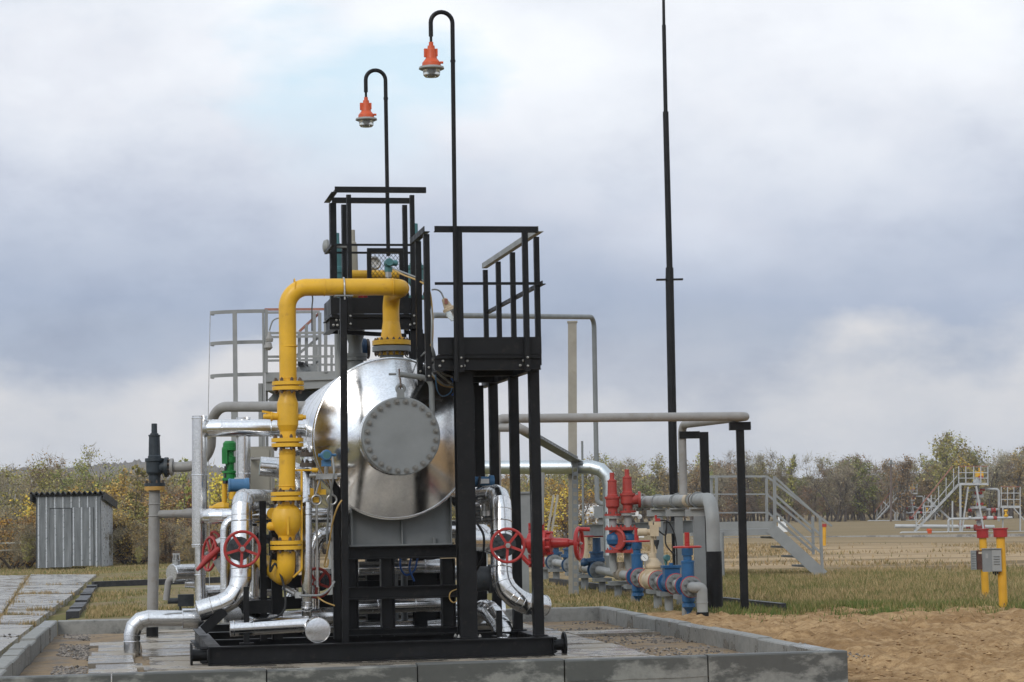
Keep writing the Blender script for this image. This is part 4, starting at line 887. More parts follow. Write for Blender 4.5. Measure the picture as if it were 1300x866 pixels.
# transmitter in front of the vessel with impulse tubing
tp_ = S(414, 578, .5); tr = thing('pressure_transmitter', 'blue pressure transmitter with a round face in front of the vessel, left', 'instrument', tp_)
mb = MB(); mb.lathe(tp_ + W * .03, -W, [(0, .05), (.03, .052), (.09, .052), (.095, .042), (.1, .042)], 24); mb.lathe(tp_ - U * .075, U, [(0, .016), (.02, .016), (.03, .03), (.12, .03), (.13, .014), (.17, .014)], 16); mb.box(tp_ - Z * .075, (.09, .05, .06), (U, W, Z)); part('housing', mb, M_SBLUE, tr)
mb = MB(); mb.cyl(tp_ - W * .0705, tp_ - W * .072, .034, 20); part('window', mb, M_TEAL, tr)
mb = MB(); mb.box(tp_ - Z * .20, (.20, .05, .05), (U, W, Z)); mb.cyl(tp_ - Z * .19 - U * .16, tp_ - Z * .19 + U * .17, .018, 10); mb.cyl(tp_ - Z * .105 - U * .0, tp_ - Z * .175, .02, 8); part('manifold', mb, M_STEEL, tr)
for i, (dx, sx) in enumerate(((-.06, -.05), (.03, .05))):
    mb = MB(); q = tp_ - Z * .42 + U * dx * 1.6; mb.torus(q, W, .045, .009, 20, 8); mb.tube([tp_ - Z * .225 + U * dx, q + Z * .045 + U * sx * .2], .009, 8); mb.tube([q - Z * .04, at_z(q, BZ1 + .5)], .012, 8); solo('impulse_tube', mb, M_STEEL, ('left' if i == 0 else 'right') + ' thin coiled impulse tube below the blue transmitter', 'tube')
for i, (px, py) in enumerate(((396, 628), (405, 618))):
    mb = MB(); p = S(px, py, .55); mb.box(p, (.035, .03, .12), ((U + Z * .3 * (1 if i else -1)).normalized(), W, Z)); mb.box(p - Z * .05 + U * .03, (.07, .03, .05), (U, W, Z)); solo('valve_tee', mb, M_YEL, ('upper' if i else 'lower') + ' small yellow tee handle before the left of the vessel', 'handle')
# relief valves, pipes, gauge behind the upper platform rail
relief('relief_valve', 'teal relief valve with a pale cap behind the upper platform, left', S(449, 392, 3.1), S(449, 292, 3.1).z - S(449, 392, 3.1).z, .075, M_TEAL, M_BEIGE, None, 'spring relief valves')
relief('relief_valve', 'tall teal relief valve at the right edge of the upper platform', S(528.5, 380, 3.1), S(528.5, 284, 3.1).z - S(528.5, 380, 3.1).z, .085, M_TEAL, M_TEAL, None, 'spring relief valves')
relief('relief_valve', 'teal relief valve hidden behind the left posts of the upper platform', S(429, 380, 2.9), S(429, 296, 2.9).z - S(429, 380, 2.9).z, .07, M_TEAL, M_TEAL, None, 'spring relief valves')
mb = MB(); mb.tube([S(430, 349, 2.9), S(512, 349, 2.9)], .05, 18); mb.tube([S(530, 354, 3.1), S(530, 378, 3.1)], .05, 16); mb.tube([S(440, 372, 2.95), S(468, 372, 2.95)], .05, 16); solo('yellow_header', mb, M_YEL, 'short yellow header pipe behind the mesh gate', 'pipe')
mb = MB(); p = S(475, 334, 3.0); mb.torus(p, W, .06, .018, 28, 8); mb.cyl(p - Z * .07, at_z(p, S(475, 349, 2.9).z), .012, 8); mb.cyl(p + W * .012, p + W * .02, .055, 20, 1); solo('pressure_gauge', mb, [M_STEEL, M_DIAL], 'round pressure gauge seen through the mesh gate', 'gauge')
mb = MB(); p = S(417, 313, 2.4); mb.lathe(p, -U, [(0, .07), (.02, .075), (.05, .06), (.06, .03)], 20); mb.cyl(p + U * .2, p, .02, 8); solo('round_cover', mb, M_LGREY, 'grey round cover poking out left of the upper platform', 'cover')
mb = MB(); mb.cyl(S(455, 376, 2.9), S(478, 376, 2.9), .03, 10); mb.torus(S(466, 376, 2.85), W, .05, .012, 16, 6); solo('red_valve', mb, M_RED, 'small red valve wheel behind the yellow crossing pipe', 'valve')
tq = S(493, 334, 1.5); tr2 = thing('pressure_transmitter', 'teal pressure transmitter standing above the right end of the yellow crossing pipe', 'instrument', tq - Z * .2)
mb = MB(); mb.lathe(tq - W * .10, W, [(0, .036), (.02, .042), (.08, .042), (.085, .034), (.12, .034), (.13, .042), (.17, .038)], 22); mb.lathe(tq + U * .035, U, [(0, .03), (.05, .03), (.06, .02)], 16); mb.cyl(tq - Z * .04, tq - Z * .09, .04, 14); part('housing', mb, M_TEAL, tr2)
mb = MB(); mb.lathe(tq - Z * .09, -Z, [(0, .03), (.05, .03), (.06, .022), (.12, .022)], 14); part('stem', mb, M_STEEL, tr2)
# flanged grey riser and motor behind the vessel
p = S(451.5, 478, 2.6); mb = MB(); zq = lambda y: S(451, y, 2.6).z; mb.lathe(at_z(p, zq(485)), Z, [(0, .085), (zq(458) - zq(485), .085), (zq(457.9) - zq(485), .12), (zq(454) - zq(485), .12), (zq(453) - zq(485), .125), (zq(449) - zq(485), .125), (zq(448.9) - zq(485), .075), (zq(436) - zq(485), .07), (zq(424) - zq(485), .10), (zq(395) - zq(485), .10)], 26); solo('flanged_riser', mb, M_LGREY, 'stout pale grey flanged riser behind the top of the vessel', 'pipe')
mb = MB(); c = S(467, 443, 2.9); mb.lathe(c - U * .02, -U, [(0, .11), (.03, .115), (.06, .10), (.16, .09)], 20); mb.torus(c + U * .0, U, .09, .018, 24, 8, 1); mb.cyl(c - U * .1, c - U * .1 - Z * .2, .04, 10); solo('small_motor', mb, [M_DBLUE, M_RUST], 'small blue motor with an orange ring behind the vessel nozzle', 'motor')
# inspection lamp on the platform post
la = S(553, 367, .3); lh = thing('inspection_lamp', 'cream bulkhead lamp with a clear shade hanging tilted between the platforms', 'lamp', la)
ax = (U * .42 - Z * .9).normalized(); l0 = S(563.5, 379, .25)
mb = MB(); mb.tube(fil([S(548, 368, .3), S(558, 366, .28), l0], .08, 6), .008, 8); part('cable', mb, M_HOSE, lh)
mb = MB(); mb.lathe(l0, ax, [(0, .022), (.03, .03), (.09, .042), (.10, .06), (.125, .062)], 18); part('lamp_housing', mb, M_CREAM, lh)
mb = MB(); mb.box(l0 + ax * .035 - W * .036, (.03, .02, .05), (U, W, Z)); part('badge', mb, M_ORED, lh)
mb = MB(); mb.lathe(l0 + ax * .126, ax, [(0, .055), (.06, .045), (.10, .03), (.105, .01)], 18); part('lamp_glass', mb, M_GLASS, lh)
# ------------------------------------------------------------------ cables
def cable(pts, r, mt, label, nm='cable'):
    pts = [V(p) for p in pts]; out = []
    for i in range(len(pts) - 1):      # catmull rom
        p0, p1, p2, p3 = pts[max(0, i - 1)], pts[i], pts[i + 1], pts[min(len(pts) - 1, i + 2)]
        for j in range(7):
            t = j / 7; out.append(.5 * ((2 * p1) + (p2 - p0) * t + (2 * p0 - 5 * p1 + 4 * p2 - p3) * t * t + (3 * p1 - p0 - 3 * p2 + p3) * t ** 3))
    out.append(pts[-1]); mb = MB(); mb.tube(out, r, 8); return solo(nm, mb, mt, label, 'cable')
q = lambda x, y, b: S(x, y, b)
cable([q(499, 342, 1.4), q(512, 349, 1.0), q(530, 356, .7), q(540, 362, .35), q(546, 372, .1), q(549, 400, .05), q(549, 430, .0), q(545, 446, .1), q(545, 470, .3), q(560, 488, .4), q(578, 492, .5)], .009, M_YCAB, 'yellowish cable running from the teal transmitter down to the platform')
cable([q(499, 341, 1.4), q(515, 347, 1.0), q(536, 356, .7), q(543, 366, .3), q(548, 400, .0), q(548, 436, .0), q(551, 455, .1), q(556, 473, .2), q(572, 486, .4), q(582, 490, .5)], .009, M_HOSE, 'grey cable running beside the yellowish cable down the platform post')
cable([q(515, 452, 1.3), q(526, 458, 1.0), q(537, 450, .5), q(547, 436, .1), q(548, 425, .0)], .008, M_HOSE, 'thin grey cable looping from the vessel nozzle to the platform post')
cable([q(547, 438, .1), q(542, 452, .2), q(546, 470, .3), q(556, 482, .3), q(566, 489, .4), q(580, 489, .6)], .009, M_HOSE, 'grey cable loop hanging left of the platform')
cable([q(548, 438, .1), q(552, 450, .1), q(553, 462, .2), q(562, 474, .4), q(575, 480, .5), q(580, 496, .6)], .009, M_HOSE, 'grey cable loop hanging nearest the platform channel')
cable([q(573, 480, .4), q(579, 490, .4), q(578, 497, .5), q(574, 502, .5)], .009, M_BCAB, 'short blue cable end below the platform corner')
cable([q(553, 476, .2), q(555, 495, .3), q(562, 503, .4), q(572, 498, .5), q(575, 485, .5)], .006, M_SBLUE, 'thin blue cable loop in front of the vessel rim')
cable([q(422, 580, .3), q(424, 600, .2), q(421, 620, .3), q(417, 650, .5), q(415, 690, .6)], .010, M_HOSE, 'grey cable dropping from the blue transmitter')
cable([q(434, 635, .3), q(428, 645, .3), q(422, 665, .4), q(418, 690, .5), q(413, 712, .6), q(412, 719, .6), q(416, 718, .6), q(417, 710, .6)], .008, M_YCAB, 'yellow cable curling down the left of the saddle')
cable([q(374, 756, .4), q(392, 756, .35), q(408, 755, .3), q(418, 748, .25), q(425, 738, .25)], .010, M_HOSE, 'grey hose end sweeping right from the small junction box')
cable([q(402, 757, .35), q(412, 764, .3), q(425, 769, .3)], .007, M_YCAB, 'short loose yellow cable end by the drain pot')
cable([q(345, 700, .5), q(343, 725, .4), q(350, 716, .4), q(360, 742, .35), q(362, 770, .3), q(352, 783, .3), q(330, 787, .3), q(316, 792, .3)], .011, M_RUBBER, 'black cable looping beside the yellow lower elbow')
cable([q(606, 665, .6), q(614, 680, .5), q(613, 705, .5), q(606, 722, .6), q(600, 730, .8)], .012, M_RUBBER, 'black hose hanging right of the big black column')
cable([q(580, 748, .9), q(572, 752, .8), q(571, 760, .8), q(576, 765, .8), q(583, 760, .9)], .006, M_YCAB, 'thin yellow wire loop on the right portal post')
cable([q(394, 372, .6), q(397, 378, .6), q(396, 392, .9), q(396, 420, 1.5)], .007, M_HOSE, 'thin grey cable arching down behind the yellow riser')
mb = MB(); mb.box(q(378.5, 755.5, .4), (.055, .05, .055), (U, W, Z)); mb.tube([q(361, 746, .55), q(376, 754, .42)], .028, 12); solo('junction_box', mb, M_STEEL, 'small pale junction box at the foot of the silver riser', 'junction box')

for i, pts in enumerate(([(508, 708, 1.5), (509, 722, 1.5), (516, 730, 1.5), (526, 724, 1.5), (530, 708, 1.5)], [(522, 708, 1.4), (520, 722, 1.4), (526, 738, 1.4)])):
    cable([q(*p) for p in pts], .010, M_BCAB, ('looping' if i == 0 else 'straighter') + ' dark blue cable seen through the upper frame opening')
# ------------------------------------------------------------------ right: blue valve manifold (runs back along W)
def gate(name, label, p, ax, kk, body_h, top_h, mt, wmt, R, R2, lower=True, grp=None, ring=None):
    """gate valve on a pipe: p centre on the pipe, ax pipe direction"""
    v = thing(name, label, 'valve', p - Z * .25, grp); mb = MB()
    mb.lathe(p - ax * R * 1.3, ax, [(0, R * .66), (R * 2.6, R * .66)], 20)
    mb.lathe(p - Z * (body_h * .55), Z, [(0, R * .5), (.03, R * .62), (body_h * 1.3, R * .62), (body_h * 1.32, R * .66), (body_h * 1.38, R * .66), (body_h * 1.4, R * .42), (body_h * 1.55, R * .42), (body_h * 1.56, R * .56), (body_h * 1.78, R * .56), (body_h * 1.8, R * .3)], 22)
    if lower: mb.lathe(p - Z * (body_h * .55), -Z, [(0, R * .62), (.05, R * .66), (.06, R * .5), (.10, R * .3), (.12, R * .2), (.24, R * .17), (.25, R * .05)], 16)
    part('body', mb, mt, v)
    for s in (-1, 1):
        c = p + ax * s * R * 1.3; mb = MB(); mb.lathe(c, ax * s, [(0, R), (.05, R * 1.002)], 30)
        mb.torus(c + ax * s * .052, ax, R * .985, .010, 30, 6, 2); mb.lathe(c + ax * s * .0505, ax * s, [(0, R * .985), (.055, R * .985)], 30, 1); mb.bolts(c + ax * s * .105, ax * s, R * .76, 8, R * .13, .04, .005, mi=1)
        part('flange', mb, [ring or M_BLUE, M_GREY, M_RED], v)
    zc_ = p.z + body_h * 1.25; c = at_z(p, zc_ + .012); mb = MB(); mb.torus(c, Z, R2, .014, 34, 8)
    for i in range(4): 
        d = V((math.cos(i * PI / 2 + .4), math.sin(i * PI / 2 + .4), 0)); mb.bar(c, c + d * R2, .03, .014)
    mb.cyl(c - Z * .01, c + Z * top_h, .035, 14); mb.cyl(at_z(p, p.z + body_h * 1.2), c, .03, 10)
    part('handwheel', mb, wmt, v); return v
def ground_post(px, ytop, Y, w, label, mt=None, plate=None, name='pipe_support', grp='short posts under the manifold'):
    """post standing on the ground at pixel column px"""
    p = P(px, ytop, Y); b0 = at_z(p, 0); t = thing(name, label, 'pipe support', b0, grp)
    mb = MB(); mb.tube([at_z(p, -.05), p], w / 2, 16); part('post', mb, mt or M_GREY, t)
    if plate: mb = MB(); mb.box(p + Z * .04 - V((0, 0, .0)), plate); part('plate', mb, mt or M_GREY, t)
    return t
PA_ = P(877, 745, 30.8); PB_ = at_z(P(703, 712, 47), PA_.z); zP = PA_.z; axm = (PA_ - PB_).normalized()
def Mx(px):
    d = ray(px, 720); k = d.x / d.y; s = (k * PA_.y - PA_.x) / ((PB_.x - PA_.x) - k * (PB_.y - PA_.y)); return PA_.lerp(PB_, s)
axm = -axm
kM = lambda px: 31.8 / F if px > 850 else 34.5 / F
mb = MB(); mb.tube([Mx(876), Mx(672)], .072, 22); o = solo('manifold_pipe', mb, M_LGREY, 'long grey pipe carrying the row of blue valves back from the pad corner', 'pipe')
n0 = Mx(875); n1 = n0 + axm * -.42; n2 = at_z(P(891, 745, n1.y), n1.z); mb = MB(); mb.tube(fil([n0 - axm * .1, n1, n2, at_z(n2, -.05)], [.10, .16], 8), .072, 22); mb.torus(at_z(n2, n2.z - .2), Z, .072, .008, 20, 6); solo('pipe_elbow', mb, M_LGREY, 'grey elbow of the manifold turning down into the soil by the kerb', 'pipe')
mb = MB(); mb.tube([at_z(n2, -.02), at_z(n2, .07)], .085, 20); solo('pipe_sleeve', mb, M_BLACK, 'black sleeve where the grey elbow enters the soil', 'pipe sleeve')
gate('gate_valve', 'nearest blue gate valve with a flat red handwheel, next to the grey elbow', Mx(873), axm, kM(873), .42, .20, M_BLUE, M_RED2, .14, .185)
gate('gate_valve', 'blue gate valve with a flat red handwheel left of the cream control valve', Mx(809), axm, kM(809), .44, .21, M_BLUE, M_RED2, .145, .2)
# blue check valve box
p = Mx(852); ck = thing('check_valve', 'bright blue square topped check valve between the cream valve and nearest gate valve', 'valve', p - Z * .2)
mb = MB(); mb.lathe(p - axm * .33, axm, [(0, .11), (.66, .11)], 22); mb.box(p + Z * .13, (.20, .22, .2), (axm, axm.cross(Z), Z)); mb.box(p + Z * .24, (.25, .27, .035), (axm, axm.cross(Z), Z)); mb.cyl(p + Z * .25, p + Z * .29, .03, 10); part('body', mb, M_BLUE, ck)
for s in (-1, 1):
    mb = MB(); c = p + axm * s * .33; mb.lathe(c, axm * s, [(0, .145), (.05, .145)], 28); mb.torus(c + axm * s * .052, axm, .144, .010, 30, 6, 2); mb.lathe(c + axm * s * .0505, axm * s, [(0, .143), (.05, .143)], 28, 1); mb.bolts(c + axm * s * .10, axm * s, .108, 8, .018, .04, .005, mi=1); part('flange', mb, [M_BLUE, M_GREY, M_RED], ck)
# cream control valve with positioner and gauge
p = Mx(829); cvv = thing('control_valve', 'cream coloured control valve with a motor head and dangling black hoses', 'valve', p - Z * .2)
mb = MB(); mb.lathe(p - axm * .42, axm, [(0, .12), (.15, .14), (.69, .14), (.84, .12)], 26); mb.lathe(p + Z * .05, Z, [(0, .13), (.13, .125), (.14, .15), (.17, .15), (.175, .14), (.20, .13), (.27, .07), (.28, .055), (.36, .05)], 26); part('body', mb, M_CREAM, cvv)
for s in (-1, 1):
    mb = MB(); c = p + axm * s * .42; mb.lathe(c, axm * s, [(0, .15), (.05, .15)], 28); mb.torus(c + axm * s * .052, axm, .148, .010, 30, 6, 2); mb.lathe(c + axm * s * .0505, axm * s, [(0, .147), (.05, .147)], 28, 1); mb.bolts(c + axm * s * .10, axm * s, .115, 8, .017, .04, .005, mi=1); part('flange', mb, [M_CREAM, M_GREY, M_RED], cvv)
mb = MB(); mb.cyl(p + Z * .40, p + Z * .66, .025, 12); mb.cyl(p + Z * .40 + X3 * .05, p + Z * .66 + X3 * .05, .014, 8); part('yoke', mb, M_CREAM, cvv)
mb = MB(); h0 = p + Z * .72; mb.lathe(h0 - X3 * .22, X3, [(0, .05), (.02, .058), (.14, .058), (.145, .045), (.2, .045)], 18); mb.box(h0 + X3 * .03 + Z * .02, (.13, .13, .17)); mb.box(h0 + X3 * .08 + Z * .11, (.10, .08, .08)); mb.box(h0 + Z * .13 - X3 * .02, (.06, .07, .06)); part('motor_head', mb, M_CREAM, cvv)
mb = MB(); mb.box(h0 + X3 * .085 + Z * .18, (.075, .06, .045)); mb.cyl(h0 + X3 * .06 + Z * .2, h0 + X3 * .06 + Z * .25, .018, 8); part('red_box', mb, M_RED2, cvv)
mb = MB(); mb.lathe(h0 + X3 * .06 - Z * .12, -Z, [(0, .045), (.05, .04), (.1, .02), (.14, .015)], 12); part('filter_bowl', mb, M_IRON, cvv)
for i, pts in enumerate(([h0 + X3 * .12 + Z * .17, h0 + X3 * .24 + Z * .15, h0 + X3 * .33 - Z * .02, h0 + X3 * .36 - Z * .25, h0 + X3 * .36 - Z * .50], [h0 + X3 * .09 + Z * .02, h0 + X3 * .2 - Z * .05, h0 + X3 * .22 + Z * .10, h0 + X3 * .2 - Z * .18, h0 + X3 * .34 - Z * .36])):
    cable(pts, .011, M_RUBBER, ('outer' if i == 0 else 'inner') + ' black hose looping from the head of the cream control valve')
gp = p + Z * .34 - X3 * .13 - Y3 * .1; pg = thing('pressure_gauge', 'white faced round pressure gauge left of the cream control valve', 'gauge', gp - Z * .15)
mb = MB(); mb.lathe(gp, -Y3, [(0, .06), (.03, .062), (.04, .058)], 26); mb.cyl(gp - Z * .06 + Y3 * -.02, gp - Z * .14 - Y3 * .02, .01, 8); part('case', mb, M_STEEL, pg)
mb = MB(); mb.cyl(gp - Y3 * .0405, gp - Y3 * .042, .05, 24); part('dial', mb, M_DIAL, pg)
mb = MB(); mb.bar(gp - Y3 * .044 - X3 * .02 + Z * .02, gp - Y3 * .044 + X3 * .02 - Z * .02, .004, .004); part('pointer', mb, M_RUBBER, pg)
gp = p + Z * .33 + X3 * .19 - Y3 * .05; mb = MB(); mb.lathe(gp, (-Y3 + X3 * .4).normalized(), [(0, .045), (.06, .05), (.07, .04)], 20); mb.lathe(gp - Z * .04, -Z, [(0, .03), (.06, .018), (.10, .012)], 12); solo('pressure_transmitter', mb, M_TEAL, 'small teal transmitter right of the cream control valve', 'instrument')
# far dark blue gate valves
for px, lb, wm in ((758, 'dark blue valve with a flat red wheel just left of the silver downpipe', True), (724, 'dark blue valve without wheel, right of two on the far manifold', False), (703, 'dark blue valve without wheel, left of two on the far manifold', False)):
    p = Mx(px); v = thing('flanged_valve', lb, 'valve', p - Z * .15); R = .115; mb = MB()
    mb.lathe(p - Z * .05, Z, [(0, .10), (.20, .14), (.205, .19), (.26, .19), (.27, .12), (.34, .12), (.345, .14), (.38, .14), (.385, .075), (.62 if wm else .56, .07)], 22); mb.lathe(p - axm * .13, axm, [(0, .1), (.26, .1)], 20); part('body', mb, M_DBLUE, v)
    for s in (-1, 1):
        mb = MB(); c = p + axm * s * .13; mb.lathe(c, axm * s, [(0, .16), (.05, .16)], 26); mb.lathe(c + axm * s * .0505, axm * s, [(0, .157), (.04, .157)], 26, 1); mb.bolts(c + axm * s * .09, axm * s, .12, 8, .018, .04, .005, mi=1); part('flange', mb, [M_BLUE if wm else M_DBLUE, M_GREY], v)
    if wm:
        mb = MB(); c = at_z(p, p.z + .60); mb.torus(c, Z, .24, .016, 34, 8); mb.bar(c - X3 * .24, c + X3 * .24, .03, .014); mb.bar(c - Y3 * .24, c + Y3 * .24, .03, .014); part('handwheel', mb, M_RED, v)
        mb = MB(); mb.lathe(p + Z * .14 - X3 * .13, -X3, [(0, .05), (.1, .08), (.16, .06)], 14); part('side_cover', mb, M_DBLUE, v)
M_TAN = paint('tan_weathered_paint', (.25, .21, .155), .6, .2, 6, (.15, .11, .08), .35)
M_COLM = paint('tan_column_paint', (.30, .275, .225), .6, .15, 3, (.2, .17, .12), .3)
# brown tee collars
for px, lb in ((788, 'brownish pipe tee below the red relief valves'), (741, 'brownish pipe tee left of the dark blue wheel valve')):
    p = Mx(px); mb = MB(); mb.tube([p - axm * .25, p + axm * .25], 8.5 * kM(px), 20); mb.cyl(p, p + Z * .2, 5 * kM(px), 16); solo('pipe_tee', mb, M_TAN, lb, 'pipe tee')
mb = MB(); p = Mx(743); mb.cyl(p + Z * .1, p + Z * .62, .06, 14); mb.box(p + Z * .62, (.20, .12, .08)); mb.box(p + Z * .72 + X3 * .1, (.14, .1, .12)); mb.tube([p + Z * .74, p + Z * .78 + X3 * .32], .02, 8); solo('motor_valve', mb, M_CREAM, 'tan stem valve with a boxy head behind the far manifold', 'valve')
# short posts with plates
for px in (868, 846, 832, 803, 782, 762, 740, 726, 704, 690):
    c = Mx(px + 2); p = c - Z * (8 * kM(px) + .05); t = thing('pipe_support', 'short grey post with a flat top plate under the blue valve manifold', 'pipe support', at_z(p, 0), 'short posts under the manifold')
    mb = MB(); mb.tube([at_z(p, -.05), p - Z * .041], .062 if px > 760 else .07, 16); part('post', mb, M_LGREY if px in (832, 868, 846) else M_GREY, t); mb = MB(); mb.box(p - Z * .01, (.34, .3, .06), (axm, axm.cross(Z), Z)); part('plate', mb, M_GREY, t)
# ------------------------------------------------------------------ red relief valves on risers
Yr = Mx(788).y; kr = Yr / F
for px, y0, lb in ((778, 655, 'left one of the two red spring relief valves on grey risers'), (797, 651, 'right one of the two red spring relief valves, flanged to the grey pipe')):
    p = P(px, y0, Yr); H = P(px, 600 if px < 790 else 596, Yr).z - p.z
    relief('relief_valve', lb, p, H, 8.6 * kr, M_BRICKRED, M_BRICKRED, X3 if px > 790 else None, 'spring relief valves', outl=9 * kr)
    mb = MB(); mb.tube([at_z(p, zP + .04), P(px, 712, Yr), at_z(p, p.z - .03)], 4.9 * kr, 18); mb.lathe(at_z(p, p.z - .045), Z, [(0, 9.6 * kr), (.04, 9.6 * kr)], 24); solo('riser_pipe', mb, M_LGREY, ('left' if px < 790 else 'right') + ' grey riser between manifold and red relief valve', 'pipe')
tw = thing('changeover_valve', 'blue twin changeover valve with red flanges under the red relief valves', 'valve', P(788, 712, Yr - .12))
for px, s in ((780, 0), (797, 0)):
    c = P(px, 685.5, Yr - .15); mb = MB(); mb.lathe(c - Z * .16, Z, [(0, .10), (.06, .075), (.1, .12), (.17, .135), (.24, .12), (.27, .075), (.33, .10)], 22); part('body', mb, M_BLUE, tw)
    for z in (-.21, .16): mb = MB(); mb.lathe(c + Z * z, Z, [(0, .155), (.05, .155)], 28); mb.bolts(c + Z * (z + .05), Z, .125, 8, .014, .02, .004); part('flange', mb, M_BRICKRED, tw)
c = P(786, 685, Yr - .22); wd_ = (-Y3 - X3 * .9).normalized(); mb = MB(); mb.torus(c + wd_ * .06, wd_, .16, .026, 30, 8); mb.lathe(c + wd_ * .03, wd_, [(0, .15), (.02, .15)], 24); part('ring_flange', mb, M_BRICKRED, tw)
# ------------------------------------------------------------------ grey relief header pipe with supports
zh = P(890, 634.5, 32.2).z
hp = [at_z(P(812, 637.5, 38.6), zh), at_z(P(900, 636, 32.0), zh - .02), at_z(P(906, 700, 31.7), -.05)]
hp[1] = at_z(P(904, 640, 31.7), zh)
mb = MB(); mb.tube(fil(hp, .34, 10), [8.3 * 33.5 / F] * 13, 26); o = solo('header_pipe', mb, M_LGREY, 'thick grey header pipe from the red relief valves bending down into the soil', 'pipe')
for f, m in ((.12, M_GREY), (.55, M_GREY), (.72, M_CREAM), (.80, M_RUST)):
    c = hp[0].lerp(hp[1], f); mb = MB(); d = (hp[1] - hp[0]).normalized(); mb.lathe(c - d * .012, d, [(0, .106), (.025 if m is not M_CREAM else .28, .106)], 26); solo('pipe_band', mb, m, {.12: 'grey weld band on the header pipe near the red valves', .55: 'grey weld band at mid length of the header pipe', .72: 'pale rusty tee piece on the header pipe', .80: 'rust brown band right of the tee on the header pipe'}[f], 'pipe band')
mb = MB(); mb.tube([at_z(hp[2], -.03), at_z(P(906, 700, 31.7), P(906, 700, 31.7).z)], .112, 22); b_ = P(909, 720, 31.7); solo('pipe_sleeve', mb, M_BLACK, 'black wrapped foot of the thick grey header pipe', 'pipe sleeve')
mb = MB(); c = hp[0]; d = (hp[1] - hp[0]).normalized(); mb.lathe(c - d * .05, d, [(0, .16), (.045, .16), (.046, .10), (.12, .10)], 24); mb.bolts(c - d * .005, d, .135, 8, .014, .03, .004, mi=1); solo('pipe_flange', mb, [M_PIPE, M_RUST], 'grey flange joining header pipe and right red relief valve', 'flange')
for px, f, lb in ((834, .30, 'far grey post with a wide cap under the header pipe'), (857, .58, 'middle grey post with a wide cap under the header pipe'), (883, .84, 'near grey post with a wide cap under the header pipe')):
    c = hp[0].lerp(hp[1], f) - Z * .105; t = thing('pipe_support', lb, 'pipe support', at_z(c, 0)); mb = MB(); w_ = .12 if f < .8 else .16; mb.bar(at_z(c, -.05), c - Z * .13, w_, w_, X3); part('post', mb, M_GREY, t)
    mb = MB(); mb.box(c - Z * .015, (.26, .28, .025)); mb.bar(c - Z * .08 - X3 * .19, c - Z * .08 + X3 * .19, .16, .1); part('cap', mb, M_LGREY, t)
    mb = MB(); d = (hp[1] - hp[0]).normalized(); mb.torus(c + Z * .105, d, .112, .009, 26, 6); part('u_bolt', mb, M_GREY, t)
# ------------------------------------------------------------------ long overhead grey pipe with black T posts
Yo = 30.6; ko = Yo / F
oh = [at_z(P(629, 531.5, 29.5), -.05), P(629, 531.5, 29.5), P(950, 528.5, Yo), P(950, 528.5, Yo) + W * 3.0 - U * .1, None]
vp = at_z(hp[0].lerp(hp[1], .78), zh); vx = P(867, 600, vp.y)
top2 = at_z(V((vx.x, vp.y, 0)), oh[2].z); oh[3] = top2; 
mb = MB(); path = fil([oh[0], oh[1], oh[2], oh[3], at_z(top2, zh + .08)], [.12, .16, .16], 9); mb.tube(path, 5.6 * ko, 22); solo('overhead_pipe', mb, M_PIPE, 'long level grey pipe crossing the sky to the right and turning back', 'pipe')
tb = G(945.5, 780); t = thing('pipe_post', 'black T shaped post under the right end of the overhead grey pipe', 'pipe support', tb); te = at_z(tb, P(942, 546, tb.y).z); mb = MB()
mb.bar(at_z(tb, -.05), te, .105, .105, X3); part('post', mb, M_BLACK, t); mb = MB(); mb.bar(te + Z * .055 - X3 * .145, te + Z * .055 + X3 * .145, .16, .11); part('cap', mb, M_BLACK, t)
p = P(893.5, 552, 33.2); t = thing('pipe_post', 'black post with a sideways arm holding the returning overhead pipe', 'pipe support', at_z(p, 0)); mb = MB(); mb.bar(at_z(p, -.05), p + Z * .04, .125, .125, X3); part('post', mb, M_BLACK, t); mb = MB(); a_ = P(862, 552.5, 33.2); mb.bar(a_, p - X3 * .064, .12, .105); part('arm', mb, M_BLACK, t)
# short grey pipe stub and cable tray
mb = MB(); mb.tube(fil([P(629, 543, 29.5), P(668, 543, 29.4), P(674, 575, 30)], .14, 8)[:8], 5.4 * 29.4 / F, 20); solo('grey_pipe', mb, M_PIPE, 'short grey bent pipe seen between the right platform legs', 'pipe')
Yt = 39; kt = Yt / F; t = thing('cable_tray', 'perforated grey cable tray sloping down to a tall square column', 'cable tray', at_z(P(731, 740, Yt), 0))
for pts, nm in (([P(640, 534, Yt - 3), P(733, 587, Yt)], 'sloping_tray'), ([P(733, 586, Yt), at_z(P(733.5, 740, Yt), .0)], 'upright_tray')):
    mb = MB(); d = (pts[1] - pts[0]).normalized(); L_ = (pts[1] - pts[0]).length; n_ = Z if abs(d.z) < .8 else -X3; n_ = (n_ - d * n_.dot(d)).normalized()
    mb.bar(pts[0], pts[1], .22, .02, Z if abs(d.z) < .8 else X3)
    for s in range(int(L_ / .14)): mb.box(pts[0] + d * (.07 + s * .14) + n_ * .045 - Y3 * .11, (.07, .008, .07), (d, Y3, n_))
    mb.bar(pts[0] + n_ * .085 - Y3 * .11, pts[1] + n_ * .085 - Y3 * .11, .012, .02, n_); part(nm, mb, M_GREY, t)
p = P(727, 740, Yt + .3); mb = MB(); mb.bar(at_z(p, -.05), P(726.5, 410, Yt + .3), 11 * kt, 11 * kt, X3); mb.box(P(726.5, 409, Yt + .3), (13 * kt, 13 * kt, .03)); solo('square_column', mb, M_COLM, 'tall pale square column rising behind the right platform', 'column')
